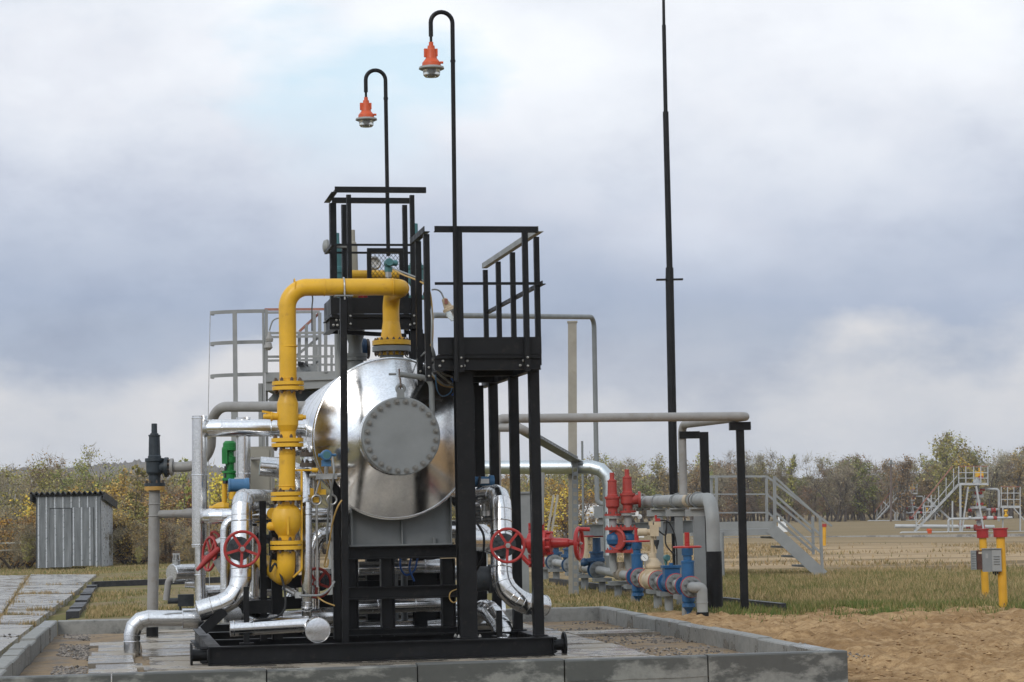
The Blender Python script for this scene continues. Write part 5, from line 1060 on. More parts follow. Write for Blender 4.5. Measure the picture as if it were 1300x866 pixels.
# gooseneck pipe
Yn = 50; kn = Yn / F; mb = MB(); mb.tube(fil([at_z(P(546, 400.3, Yn - 8), -.05), P(546, 400.3, Yn - 8), P(754, 402.5, Yn), at_z(P(758, 635, Yn), P(758, 640, Yn).z), P(758, 640, Yn) + V((.25, 0, 0)), P(775, 640, Yn)], [.2, .22, .12, .1], 8), 3.1 * kn, 18); solo('gooseneck_pipe', mb, M_GREY, 'thin grey pipe running level then bending down at right, far behind the platform', 'pipe')
p = P(763, 650, Yn + .1); mb = MB(); mb.box(p, (.3, .3, .26)); mb.bar(at_z(p, 0), p - Z * .13, .12, .12, X3); solo('pipe_pedestal', mb, M_GREY, 'grey pedestal under the foot of the gooseneck pipe', 'pipe support')
p = P(740, 655, 44); mb = MB(); mb.cyl(at_z(P(740.5, 690, 44), 0), P(739, 560, 44), .022, 8); solo('thin_rod', mb, M_GREY, 'thin grey rod beside the tall square column', 'rod')
# galvanised big pipe
b = Mx(771); Yg = b.y; clad('clad_pipe', [at_z(P(609, 610, Yg + 1.6), -.05), at_z(P(609, 610, Yg + 1.6), P(612, 593.5, Yg + .5).z), P(612, 593.5, Yg + .5), P(773.5, 593, Yg), at_z(P(773.5, 640, Yg), zP + .28)], 8.7 * Yg / F, 'dull galvanised pipe running level and turning down to the blue manifold', mt=M_DULL, R=[.2, .2, .32], n=3)
mb = MB(); p = at_z(P(773.5, 640, Yg), zP + .28); mb.lathe(p, -Z, [(0, 8.7 * Yg / F), (.22, 5 * Yg / F), (.3, 4.6 * Yg / F)], 22); solo('cone_reducer', mb, M_GREY, 'grey cone piece at the foot of the dull galvanised downpipe', 'pipe fitting')
# grey channel beam behind the manifold
mb = MB(); mb.ibeam(P(733, 674, 41), P(880, 668.5, 36), .12, .2); solo('channel_beam', mb, M_GREY, 'long grey steel channel beam behind the blue valves', 'beam')
# ------------------------------------------------------------------ red gate valve assembly
Yv = 28.0; kv = Yv / F; rg = thing('wellhead_valve', 'bright red flanged gate valve with upright red handwheel behind the platform leg', 'valve', P(684, 722, Yv))
c = P(686, 690, Yv); ax = (X3 - Y3 * .25).normalized(); mb = MB(); mb.lathe(P(653, 690, Yv) , ax, [(0, 6 * kv), (18 * kv, 6.5 * kv), (19 * kv, 13 * kv), (30 * kv, 14 * kv), (36 * kv, 14 * kv), (36.2 * kv, 16 * kv), (43 * kv, 16 * kv), (43.2 * kv, 13 * kv), (48 * kv, 13 * kv), (49 * kv, 6.5 * kv), (70 * kv, 5.5 * kv), (72 * kv, 4 * kv), (84 * kv, 2.5 * kv)], 26); mb.bolts(P(653, 690, Yv) + ax * 43.1 * kv, ax, 14 * kv, 8, .02, .05, .005); part('body', mb, M_RED2, rg)
for y in (672, 712):
    mb = MB(); p = P(681, y, Yv); mb.lathe(p - Z * 4 * kv, Z, [(0, 10 * kv), (3.5 * kv, 10 * kv), (3.6 * kv, 7 * kv), (4.4 * kv, 7 * kv), (4.5 * kv, 10 * kv), (8 * kv, 10 * kv)], 26)
    for i in range(6):
        a = i * PI / 3; mb.lathe(p + V((math.cos(a), math.sin(a), 0)) * 8.4 * kv - Z * 8 * kv, Z, [(0, 1.9 * kv), (16 * kv, 1.9 * kv)], 8)
    part('flange', mb, M_RED2, rg)
mb = MB(); mb.tube([P(681, 706, Yv), P(681, 676, Yv)], 9 * kv, 20); part('cross_body', mb, M_RED2, rg)
hwc = P(735, 690, Yv - .2); part('handwheel', wheel_mb(hwc, (X3 - Y3 * .28).normalized(), 19 * kv, 5, .02), [M_RED2, M_STEEL], rg)
mb = MB(); mb.tube([hwc + Z * 18 * kv, hwc + Z * 17.5 * kv + X3 * 14 * kv], .026, 12); part('grip', mb, M_RED2, rg)
mb = MB(); mb.tube([at_z(P(684, 700, Yv), 0), P(684, 720, Yv)], 5 * kv, 18); mb.tube([P(686, 666, Yv), P(687, 600, Yv)], 4.5 * kv, 18); solo('riser_pipe', mb, M_LGREY, 'grey riser carrying the bright red gate valve', 'pipe')
p = P(655, 690, Yv - .1); mb = MB(); mb.box(p, (.14, .1, .14)); mb.tube([P(640, 682, Yv - .2), P(672, 716, Yv - .2)], .03, 10); mb.tube([P(632, 690, Yv - .2), P(652, 690, Yv - .2)], .025, 10); solo('red_linkage', mb, M_RED2, 'red linkage bars behind the right red handwheel', 'linkage')
c = P(637, 700, Yv - .2); 
p = P(665, 655, 33); mb = MB(); mb.box(p + Y3 * .2, (17 * 33 / F, .4, 58 * 33 / F)); mb.bar(at_z(p + Y3 * .2, 0), p + Y3 * .2 - Z * 29 * 33 / F, .12, .12, X3); mb.box(p + Y3 * .2 + Z * 29.5 * 33 / F, (19 * 33 / F, .46, .03)); solo('control_cabinet', mb, M_GREY, 'grey control cabinet standing behind the platform legs', 'cabinet')
# ------------------------------------------------------------------ grey back platform at left
Yb = 35.0; kb = Yb / F; bp = thing('rear_platform', 'grey steel platform with curved handrail end and stair far behind the yellow riser', 'platform', at_z(P(345, 650, Yb), 0))
def rod(nm, pts, r, par, mt=None, n=10): 
    mb = MB(); mb.tube(pts, r, n); return part(nm, mb, mt or M_RGREY, par)
def flat(nm, p, q, w, h, par, mt=None, upv=Z): mb = MB(); mb.bar(p, q, w, h, upv); return part(nm, mb, mt or M_RGREY, par)
for y0, y1 in ((398, 395), (437, 434), (478, 475)):
    c = P(336, y1, Yb); pts = [c]; R = 34 * kb
    for i in range(1, 10):
        a = i / 9 * PI * .62; pts.append(c + V((-R * math.sin(a) * 2.0, R * .9 * (1 - math.cos(a)) - (.6 * i / 9), (y1 - y0) * kb * i / 9)))
    for a_, b_ in zip(pts[:-1], pts[1:]): pass
    mb = MB(); vs = []; 
    for p in pts: vs += [p - Z * .028, p + Z * .028, p + Z * .028 - Y3 * .008, p - Z * .028 - Y3 * .008]
    mb.add(vs, [(i * 4 + j, i * 4 + (j + 1) % 4, i * 4 + 4 + (j + 1) % 4, i * 4 + 4 + j) for i in range(len(pts) - 1) for j in range(4)]); part('curved_rail', mb, M_RGREY, bp)
for px, w_, dy in ((298, 5.5, -.3), (334, 2.5, 0), (337.5, 3, .2)): p = P(px, 395, Yb + dy); flat('post', at_z(p, 0 if px < 300 else P(px, 580, Yb).z), p, w_ * kb, .03, bp, upv=Y3)
for px in (296.5,): rod('post', [at_z(P(px, 510, Yb), 0), P(px, 510, Yb)], .04, bp)
zt_ = P(370, 473, Yb)
mb = MB(); mb.box8([P(337, 496, Yb), P(428, 492, Yb), P(428, 492, Yb) + Y3 * 1.6, P(337, 496, Yb) + Y3 * 1.6, P(337, 473, Yb), P(428, 471, Yb), P(428, 471, Yb) + Y3 * 1.6, P(337, 473, Yb) + Y3 * 1.6]); part('deck', mb, M_RGREY, bp)
mb = MB(); mb.bar(P(338, 484, Yb - .02), P(428, 481, Yb - .02), .035, .02); part('deck_angle', mb, M_RGREY, bp)
for y, m in ((393, M_ORED), (423, M_RGREY), (453, M_RGREY)): flat('rail', P(336, y, Yb), P(424, y - .5, Yb), .03, 3 * kb, bp, m)
for y, m in ((397, M_RGREY), (428, M_RGREY), (458, M_RGREY)): flat('rail', P(336, y, Yb + 1.5), P(406, y - 1, Yb + 1.5), .03, 3 * kb, bp, m)
for px in (338, 413.5): flat('post', P(px, 473, Yb), P(px, 393, Yb), .05, .05, bp)
for px in (406, 399): flat('post', P(px, 473, Yb + 1.5), P(px, 397, Yb + 1.5), .05, .05, bp)
for (x0, y0, x1, y1), m in (((380, 421, 406, 397), M_ORED), ((376, 452, 406, 427), M_RGREY), ((374, 480, 406, 457), M_RGREY)): flat('stair_rail', P(x0, y0, Yb + 1.6), P(x1, y1, Yb + 1.6), .03, .04, bp, m)
for px, y in ((380, 421), (389, 412)): flat('post', P(px, y + 60, Yb + 1.6), P(px, y, Yb + 1.6), .05, .05, bp)
for y in (439, 463): flat('rail', P(374, y, Yb + 3), P(428, y, Yb + 3), .03, .035, bp)
for px in (402, 421): flat('post', P(px, 480, Yb + 3), P(px, 439, Yb + 3), .04, .04, bp)
flat('stair_stringer', P(345, 512, Yb + .8), P(388, 464, Yb + .8), .06, .16, bp); flat('stair_stringer', P(352, 514, Yb + 1.4), P(398, 466, Yb + 1.4), .06, .16, bp)
mb = MB(); mb.box(P(385, 464, Yb + 1), (7 * kb, .8, 5 * kb)); part('bracket', mb, M_BLACK, bp)
mb = MB(); mb.box8([P(352, 532, Yb + .3), P(428, 528, Yb + .3), P(428, 528, Yb + .3) + Y3 * 1.2, P(352, 532, Yb + .3) + Y3 * 1.2, P(362, 497, Yb + .3), P(428, 494, Yb + .3), P(428, 494, Yb + .3) + Y3 * 1.2, P(362, 497, Yb + .3) + Y3 * 1.2]); part('shaded_underside_box', mb, M_IRON, bp)  # solid dark box: shade over the lattice below the deck, put into its colour
for px in (331, 418): flat('leg', at_z(P(px, 600, Yb + .1), 0), P(px, 487 if px < 340 else 494, Yb + .1), 5 * kb, .12, bp, upv=Y3)
cable([P(342, 420, Yb - .3), P(346, 408, Yb - .3), P(353, 404, Yb - .3), P(360, 405, Yb - .3)], .012, M_HOSE, 'grey cable bow above the rear platform rail')
mb = MB(); p = P(342, 421, Yb - .3); mb.lathe(p, -Z, [(0, .02), (.05, .03), (.11, .06), (.12, .06), (.16, .05)], 14); mb.lathe(p - Z * .17 - X3 * .02, -Z, [(0, .05), (.08, .07), (.12, .03)], 12); solo('hanging_lamp', mb, M_PIPE, 'small lamp hanging from a cable bow on the rear platform', 'lamp')
mb = MB(); mb.tube([P(267, 395, Yb - .8), P(264.5, 520, Yb - .8)], .006, 6); mb.tube([at_z(P(264, 525, Yb - .8), 0), P(264.5, 520, Yb - .8)], .006, 6); solo('guy_wire', mb, M_STEEL, 'very thin upright wire at the left end of the curved rail', 'wire')
# ------------------------------------------------------------------ corrugated shed
t = NT('weathered_zinc'); vec = t.n('ShaderNodeMapping', Vector=t.co(), Scale=(6, 6, .7)).outputs[0]
o = t.ramp(t.noise(1.2, 6, .6, vec), [(.25, (.11, .117, .12)), (.5, (.18, .19, .195)), (.75, (.28, .29, .295))]); t.set(Base_Color=o, Roughness=.38, Metallic=.6); M_ZINC = t.m; M_ZRIB = paint('zinc_rib_highlight', (.50, .52, .54), .3, .1, 5, metal=.5)  # paler zinc on the ribs: their bright highlights are put into the colour
M_SLATE = paint('dark_roof_sheet', (.028, .028, .028), .6, .3, 8)
sl_, sr_ = G(46, 722), G(145, 718.5); sl_, sr_ = at_z(sl_, 0), at_z(sr_, 0); dv = (sr_ - sl_); wf = sl_.lerp(G(122, 719), 1.0); wf = at_z(G(130, 719.5), 0)
sx = V((1, 0, 0)); sy = V((0, 1, 0)); SW = (P(129, 720, sl_.y) - sl_).x; SD = 1.9; SH = P(46, 632, sl_.y).z
shed = thing('metal_shed', 'small weathered shed of ribbed zinc sheet with double doors and a wavy dark roof', 'shed', sl_ + sx * SW / 2 + sy * SD / 2)
def ribbed(p, d, nrm, wd, h, z0, pitch=.20, rib=.022, ph=0.):
    mb = MB(); xs = []; x = ph
    xs = [(0, 0)]
    while x < wd - .06: xs += [(x + .01, 0), (x + .025, rib), (x + .055, rib), (x + .07, 0)]; x += pitch
    xs = [q for q in xs if q[0] <= wd] + [(wd, 0)]; vs = []
    for a, r in xs:
        b = p + d * a + nrm * r; vs += [at_z(b, z0), at_z(b, z0 + h)]
    n = len(xs); mb.add(vs, [(i * 2, i * 2 + 2, i * 2 + 3, i * 2 + 1) for i in range(n - 1)]); mb.m = [1 if xs[i][1] + xs[i + 1][1] > .01 else 0 for i in range(n - 1)]
    back = [at_z(p - nrm * .02, z0), at_z(p - nrm * .02, z0 + h), at_z(p + d * wd - nrm * .02, z0), at_z(p + d * wd - nrm * .02, z0 + h)]
    k = len(mb.v); mb.v += back; mb.f += [(k + 2, k, k + 1, k + 3), (0, 1, k + 1, k), (2 * n - 2, k + 2, k + 3, 2 * n - 1)]; mb.m += [0] * 3; return mb
d0, d1, dh = SW * .21, SW * .89, SH * .84
part('front_wall', ribbed(sl_, sx, -sy, d0, SH, .02, .24, .025, .04), [M_ZINC, M_ZRIB], shed, smooth=False)
part('front_wall', ribbed(sl_ + sx * d1, sx, -sy, SW - d1, SH, .02, .24, .025, .03), [M_ZINC, M_ZRIB], shed, smooth=False)
part('lintel_panel', ribbed(sl_ + sx * d0, sx, -sy, d1 - d0, SH - dh, dh + .02, .25, .025, .12), [M_ZINC, M_ZRIB], shed, smooth=False)
dm = (d0 + d1) / 2
part('door', ribbed(sl_ + sx * (d0 + .012) - sy * .012, sx, -sy, dm - d0 - .02, dh - .03, .03, .25, .025, .12), [M_ZINC, M_ZRIB], shed, smooth=False)
part('door', ribbed(sl_ + sx * (dm + .012) - sy * .012, sx, -sy, d1 - dm - .03, dh - .03, .06, .25, .025, .0), [M_ZINC, M_ZRIB], shed, smooth=False)
part('side_wall', ribbed(sl_ + sx * SW, sy, sx, SD, SH - .05, .02, .22), [M_ZINC, M_ZRIB], shed, smooth=False)
part('side_wall', ribbed(sl_ + sy * SD, -sy, -sx, SD, SH - .05, .02, .22), [M_ZINC, M_ZRIB], shed, smooth=False)
part('back_wall', ribbed(sl_ + sx * SW + sy * SD, -sx, sy, SW, SH - .2, .02, .22), [M_ZINC, M_ZRIB], shed, smooth=False)
mb = MB(); vs = []; n = 84
for i in range(n + 1):
    a = -.14 + (SW + .28) * i / n; hz = .045 * math.sin(2 * PI * i / n * 14)
    for dy_, zz in ((-.22, SH + .12), (SD + .2, SH - .18)): vs += [sl_ + sx * a + sy * dy_ + Z * (zz + hz), sl_ + sx * a + sy * dy_ + Z * (zz + hz + .025)]
mb.add(vs, [f for i in range(n) for f in ((i * 4 + 1, i * 4 + 5, i * 4 + 7, i * 4 + 3), (i * 4, i * 4 + 2, i * 4 + 6, i * 4 + 4), (i * 4, i * 4 + 4, i * 4 + 5, i * 4 + 1))]); part('roof', mb, M_SLATE, shed)
mb = MB(); mb.bar(sl_ - sx * .1 - sy * .02 + Z * (SH + .045), sl_ + sx * (SW + .1) - sy * .02 + Z * (SH + .045), .04, .06)
for a in (-.12, SW + .12): mb.bar(sl_ + sx * a - sy * .2 + Z * (SH + .02), sl_ + sx * a + sy * (SD + .1) + Z * (SH - .26), .05, .22)
part('barge_board', mb, M_SLATE, shed)
# ------------------------------------------------------------------ stair platform at right
Ys = 46.5; ks = Ys / F; sp2 = thing('stair_platform', 'grey steel crossing platform with handrails and a short stair descending to the right', 'platform', at_z(P(945, 732, Ys), 0))
wdp = 1.2; dY = V((-.16, 1, 0)).normalized() * wdp
mb = MB(); f0, f1 = P(893, 673, Ys), P(986, 671, Ys); mb.box8([f0 - Z * .13, f1 - Z * .13, f1 + dY - Z * .13, f0 + dY - Z * .13, f0, f1, f1 + dY, f0 + dY]); part('deck', mb, M_RGREY, sp2)
for o_ in (V((0, 0, 0)), dY):
    mb = MB(); a_, b_ = P(895, 672.6, Ys) + o_, P(984, 670.6, Ys) + o_; mb.box8([a_ - Y3 * .01, b_ - Y3 * .01, b_, a_, a_ + Z * .145 - Y3 * .01, b_ + Z * .145 - Y3 * .01, b_ + Z * .145, a_ + Z * .145]); part('toe_board', mb, M_RGREY, sp2)
for i, (px, o_) in enumerate(((909.5, 0), (983.5, 0), (903, 1), (973.5, 1))): p = P(px + (0 if o_ == 0 else 0), 672, Ys + (wdp if o_ else 0)); flat('post', p, P(px - (.5 if px > 950 else 0), 604.5, Ys + (wdp if o_ else 0)), .05, .05, sp2)
for y, r in ((605, .045), (627.5, .03), (651, .03)):
    flat('rail', P(902, y, Ys + wdp), P(973, y - .2, Ys + wdp), .04, r, sp2); flat('end_rail', P(901, y + .4, Ys + wdp), P(909.5, y + .6, Ys), .04, r, sp2)
for a_, b_, o_ in (((984, 606), (1041, 658), 0), ((984, 628), (1043, 680), 0), ((984, 650.5), (1043.5, 703), 0), ((973, 604.5), (1056, 668), 1), ((973, 627), (1031, 676), 1), ((974, 650), (1032, 700), 1)):
    flat('stair_rail', P(*a_, Ys + o_ * wdp), P(*b_, Ys + o_ * wdp), .04, .045, sp2)
flat('post', P(1044, 727, Ys), P(1041, 658, Ys), .05, .05, sp2); flat('post', P(1032.5, 704, Ys + wdp), P(1031.5, 656, Ys + wdp), .05, .05, sp2); flat('post', P(984, 672, Ys), P(983.5, 606, Ys), .05, .05, sp2)
for o_ in (0, 1): flat('stringer', P(978, 670, Ys + o_ * wdp), P(1045, 731, Ys + o_ * wdp), .05, .24, sp2)
for i in range(5): c = P(985 + 13.5 * i, 684 + 12.2 * i, Ys + .03); mb = MB(); mb.box8([c, c + V((.26, 0, 0)), c + V((.26, 0, 0)) + dY, c + dY, c + Z * .04, c + V((.26, 0, .04)), c + V((.26, 0, .04)) + dY, c + dY + Z * .04]); part('tread', mb, M_GREY, sp2)
for px, o_ in ((914, 0), (905, 1)): p = P(px, 676, Ys + o_ * wdp); mb = MB(); mb.tube([at_z(p, 0), p], .075, 16); part('leg', mb, M_RGREY, sp2)
mb = MB(); mb.bar(at_z(P(905, 700, Ys + wdp), .45), at_z(P(914, 700, Ys), .47), .06, .06); part('brace', mb, M_RGREY, sp2)
# far yellow marker post and small white thing behind the stair
g = G(1046.5, 693); t = thing('marker_post', 'distant yellow marker post with a red cap just right of the stair', 'post', g); kk = g.y / F; mb = MB(); mb.cyl(g, P(1046.5, 669, g.y), 2.1 * kk, 14); part('post', mb, M_YELP, t); mb = MB(); mb.lathe(P(1046.5, 669, g.y), Z, [(0, 2.8 * kk), (4 * kk, 2.8 * kk)], 14); part('cap', mb, M_BRICKRED, t)
mb = MB(); g = G(989, 666); kk = 120 / F; p = P(989, 663, 120); mb.box(at_z(p, .25), (.8, .5, .3)); mb.box(at_z(p, .5) + X3 * .2, (.3, .3, .3)); mb.cyl(at_z(p, .4), at_z(p, .9), .05, 8); solo('white_fitting', mb, M_WHITE, 'tiny white fitting in the field seen through the stair rails', 'fitting')
# ------------------------------------------------------------------ yellow marker posts with boxes
M_CAP = paint('red_cap_paint', (.33, .022, .022), .45, .12, 9, (.2, .03, .03), .2)
def marker(bx, by, tx, ty, wpx, label):
    g = G(bx, by); kk = g.y / F; tp = P(tx, ty, g.y); t = thing('marker_post', label, 'post', g, 'yellow marker posts with red caps')
    mb = MB(); mb.tube([g - Z * .05, tp], wpx / 2 * kk, 22); part('post', mb, M_YELP, t)
    d = (tp - g).normalized(); mb = MB(); mb.lathe(tp - d * .01, d, [(0, wpx * .78 * kk), (10 * kk, wpx * .80 * kk), (10.2 * kk, wpx * .9 * kk), (11.5 * kk, wpx * .9 * kk), (11.6 * kk, wpx * .7 * kk)], 24); part('cap', mb, M_CAP, t)
    mb = MB(); mb.cyl(g + Z * .09 - Y3 * wpx / 2 * kk * .98, g + Z * .09 - Y3 * (wpx / 2 * kk + .01), .008, 8); part('bolt', mb, M_RUST, t); return t, g, tp, kk
m1, g1_, t1_, k1_ = marker(1251.5, 760, 1247.5, 682, 9.4, 'left, slightly farther yellow post with a red cap and an open box')
m2, g2_, t2_, k2_ = marker(1274, 775, 1270, 681, 11, 'right, nearer yellow post with a red cap and a closed grey box')
c = P(1259, 711.5, g2_.y - .05); dx1 = V((.93, -.30, 0)).normalized(); dx2 = V((.35, .93, 0)).normalized()
bx = thing('junction_box', 'closed grey louvred box fixed to the nearer yellow post', 'junction box', c - Z * .15); kk = g2_.y / F
mb = MB(); mb.box(c, (23 * kk, .13, 28 * kk), (V((1, -.12, 0)).normalized(), V((.12, 1, 0)).normalized(), Z)); mb.box(c + Z * 14.6 * kk, (25 * kk, .16, 1 * kk), (V((1, -.12, 0)).normalized(), V((.12, 1, 0)).normalized(), Z)); part('box', mb, M_GREY, bx)
ux = V((1, -.12, 0)).normalized(); uy = V((.12, 1, 0)).normalized(); mb = MB(); mb.box(c + ux * 5.5 * kk - uy * .069, (11.5 * kk, .008, 26 * kk), (ux, uy, Z)); dr = part('door', mb, M_LGREY, bx)
mb = MB()
for i in range(4): mb.box(c + ux * 5.5 * kk - uy * .077 + Z * (5 - 3.2 * i) * kk, (7.5 * kk, .008, 1 * kk), (ux, (uy + Z * .5).normalized(), (Z - uy * .5).normalized()))
part('louvre', mb, M_GREY, dr)
mb = MB(); mb.box(c - ux * 6.5 * kk - uy * .067 + Z * 6 * kk, (3.2 * kk, .004, 6 * kk), (ux, uy, Z)); part('plate', mb, M_LGREY, bx)
for i, a in enumerate((1.5, 4, 6.5)): mb = MB(); mb.cyl(c + ux * a * kk - Z * 14 * kk, c + ux * a * kk - Z * (17 + (i == 1) * 2) * kk, .012, 8); part('gland', mb, M_RUBBER, bx)
c = P(1241.5, 711, g1_.y - .05); kk = g1_.y / F; bx = thing('junction_box', 'open rusty box with its louvred door swung left on the farther yellow post', 'junction box', c - Z * .15)
mb = MB(); mb.box(c - X3 * 5 * kk + Y3 * .02, (7 * kk, .05, 24 * kk), (V((1, -.35, 0)).normalized(), V((.35, 1, 0)).normalized(), Z)); dr = part('door', mb, M_GREY, bx)
mb = MB()
for i in range(7): mb.box(c - X3 * 5.3 * kk - Y3 * .012 + Z * (9 - 3 * i) * kk, (5 * kk, .01, 1 * kk))
part('louvre', mb, M_LGREY, dr)
M_RBROWN = paint('rust_brown', (.075, .03, .02), .7, .3, 12)
mb = MB(); mb.box(c + X3 * 2 * kk + Y3 * .04, (7 * kk, .10, 24 * kk)); part('box', mb, M_RBROWN, bx)
mb = MB(); mb.box(c + X3 * 3 * kk - Y3 * .013 + Z * 9 * kk, (4.5 * kk, .006, 2.6 * kk)); part('plate', mb, M_CREAM, bx)
# ------------------------------------------------------------------ distant tank unit behind the manifold
Yk = 95; kk = Yk / F; tk = thing('field_tank', 'distant white cylindrical tank with railings behind the tall square column', 'tank', at_z(P(748, 662, Yk), 0))
mb = MB(); c = P(730, 661, Yk); mb.lathe(P(738, 651, Yk), X3, [(0, 3 * kk), (2 * kk, 8 * kk), (4 * kk, 9.5 * kk), (30 * kk, 9.5 * kk), (34 * kk, 5 * kk)], 24); part('tank', mb, M_WHITE, tk)
mb = MB(); mb.box(P(750, 664, Yk), (60 * kk, 2, 2 * kk)); part('base', mb, M_LGREY, tk)
for (a_, b_) in (((735, 640), (757, 640)), ((735, 648), (757, 648))): flat('rail', P(*a_, Yk - 1.2), P(*b_, Yk - 1.2), .08, .07, tk, M_WHITE)
for px in (735, 746, 757): flat('post', P(px, 664, Yk - 1.2), P(px, 640, Yk - 1.2), .07, .07, tk, M_WHITE)
tk2 = thing('field_pipe_rack', 'distant pale pipe rack behind the red wellhead valve', 'pipe rack', at_z(P(712, 668, 88), 0)); kk = 88 / F
for y in (640, 650, 656, 668, 675): mb = MB(); mb.tube([P(694, y, 88), P(738, y - 1, 88)], (1.2 if y != 656 else 2.8) * kk, 10); part('pipe', mb, M_WHITE if y > 645 else M_BEIGE, tk2)
for px in (700, 716, 732): flat('post', at_z(P(px, 670, 88), 0), P(px, 638, 88), .1, .1, tk2, M_LGREY)
for px in (703, 708): flat('ladder', P(px - 9, 684, 60), P(px, 628, 60), .05, .05, tk2, M_BEIGE)
kk = 92 / F; mb = MB(); p = P(803, 660, 92); mb.box(at_z(p, .5), (26 * kk, 1.2, 12 * kk)); mb.box(P(806, 652, 92), (8 * kk, .8, 6 * kk)); mb.ball(P(812, 656, 92), 3 * kk); solo('field_pump', mb, M_WHITE, 'distant small white pump unit behind the red relief valves', 'pump')
M_SILV = paint('silver_paint', (.42, .43, .43), .45, .1, 3, (.3, .26, .22), .25)
# --- wellheads
def wellhead(Y, x0, y0, s, label, mirror=False):
    """x0,y0 pixel of the ground under the tree; s pixel scale relative to the near one"""
    kk = Y / F; t = thing('wellhead', label, 'wellhead', at_z(P(x0, y0, Y), 0), 'wellheads in the field')
    q = lambda dx, dy, d=0: P(x0 + dx * s, y0 + dy * s, Y + d)
    for d in (-1.4, 1.4):
        mb = MB(); mb.tube([q(-103, 3, d), q(-98, 0, d), q(66, -1, d)], 1.1 * kk * s, 10); part('skid_pipe', mb, M_SILV, t)
    def st_(nm, a_, b_, w_, mt=M_SILV, d=0, d2=None): mb = MB(); mb.bar(q(*a_, d), q(*b_, d if d2 is None else d2), w_ * kk * s, w_ * kk * s); return part(nm, mb, mt, t)
    mb = MB(); mb.box8([q(-26, -60, -1), q(12, -60, -1), q(12, -60, 1), q(-26, -60, 1), q(-26, -63, -1), q(12, -63, -1), q(12, -63, 1), q(-26, -63, 1)]); part('deck', mb, M_SILV, t)
    for d in (-1, 1):
        st_('leg', (-24, -1), (-24, -60), 2.2, M_SILV, d); st_('leg', (-34, -1), (-34, -40), 1.6, M_SILV, d)
        st_('leg', (6, 0), (-4, -59), 2.0, M_SILV, d); st_('leg', (-22, 0), (-14, -58), 1.6, M_SILV, d)
        for y in (-84, -76, -69): st_('rail', (-26, y), (11, y), .9, M_ORED if y == -84 else M_SILV, d)
        for x in (-26, -17, -7, 2, 11): st_('post', (x, -62), (x, -84), 1.1, M_SILV, d)
        st_('stringer', (-82, -1), (-26, -61), 2.6, M_SILV, d * .6)
        st_('stair_rail', (-86, -19), (-34, -84), 1.2, M_ORED if d < 0 else M_SILV, d * .7); st_('stair_rail', (-80, -10), (-28, -72), .9, M_SILV, d * .7)
        for i in range(6): st_('stair_post', (-80 + i * 9.5, -2 - 10.4 * i), (-80 + i * 9.5, -25 - 11.2 * i), .9, M_SILV, d * .7)
    for i in range(13): mb = MB(); a_ = q(-80 + i * 4.4, -4 - i * 4.65, -.6); b_ = q(-80 + i * 4.4, -4 - i * 4.65, .6); mb.bar(a_, b_, .25, .05); part('tread', mb, M_GREY, t)
    st_('brace', (-67, -44), (-36, -16), 2.4, M_SILV); st_('brace', (-66, -14), (-46, -34), 1.6, M_SILV)
    # christmas tree
    mb = MB(); c = q(0, 0); prof = []
    for y, r in ((0, 4), (4, 4), (4.1, 6), (9, 6), (9.1, 3), (16, 3), (16.1, 5), (20, 5), (20.1, 3), (30, 3.2), (30.1, 10), (33, 10), (33.1, 3), (44, 3), (44.1, 7), (48, 7), (48.1, 2.4), (60, 2.4), (60.1, 4.5), (67, 4.5), (67.1, 2), (72, 2)): prof.append((y * kk * s, r * kk * s))
    mb.lathe(c, Z, prof, 18); part('tree_body', mb, M_SILV, t)
    for dx, y, w_, h_ in ((0, -6, 13, 8), (0, -17, 10, 4), (1, -36, 8, 4), (-1, -50, 9, 4), (4, -54, 6, 3), (18, -28, 5, 7), (-12, -28, 4, 5), (-14, -6, 5, 3), (-24, -10, 4, 3), (2, -70, 5, 4)): mb = MB(); mb.lathe(q(dx - w_ / 2, y, -.3), X3, [(0, h_ / 2 * kk * s), (w_ * .3 * kk * s, h_ / 2 * kk * s), (w_ * .31 * kk * s, h_ * .3 * kk * s), (w_ * .69 * kk * s, h_ * .3 * kk * s), (w_ * .7 * kk * s, h_ / 2 * kk * s), (w_ * kk * s, h_ / 2 * kk * s)], 14); part('flange', mb, M_BRICKRED, t)
    mb = MB(); mb.box(q(0, -74), (9 * kk * s, 9 * kk * s, 7 * kk * s)); mb.cyl(q(0, -78), q(0, -82), 1 * kk * s, 8); part('yellow_box', mb, M_YEL, t)
    mb = MB(); mb.tube(fil([q(-16, -53), q(2, -55), q(25, -55), q(25, -14)], 4 * kk * s, 5), 1.5 * kk * s, 12); mb.tube([q(-12, -29), q(25, -29)], 1.6 * kk * s, 12); part('flow_line', mb, M_SILV, t)
    mb = MB(); mb.tube(fil([q(-39, 0, -1), q(-39, -17, -1), q(42, -19, -1)], 3 * kk * s, 5), 1.5 * kk * s, 12); part('flow_line', mb, M_SILV, t)
    for dx, w_ in ((7, 4), (14, 7), (20, 4), (-12, 3)): mb = MB(); mb.lathe(q(dx - w_ / 2, -18.4, -1), X3, [(0, 2.4 * kk * s), (w_ * kk * s, 2.4 * kk * s)], 12); part('collar', mb, M_BRICKRED if w_ == 4 else M_SILV, t)
    for dx, y in ((13, -25), (-16, -23)): mb = MB(); mb.lathe(q(dx, y + 6, -.8), Z, [(0, 1.3 * kk * s), (8 * kk * s, 1.3 * kk * s), (8.1 * kk * s, 2.5 * kk * s), (9 * kk * s, 2.5 * kk * s)], 10); part('needle_valve', mb, M_STEEL if dx > 0 else M_CREAM, t)
    for x in (-39, 62): mb = MB(); mb.tube([at_z(q(x, 4, -1.4), 0), q(x, -1, -1.4)], 1.2 * kk * s, 10); part('foot', mb, M_BLACK, t)
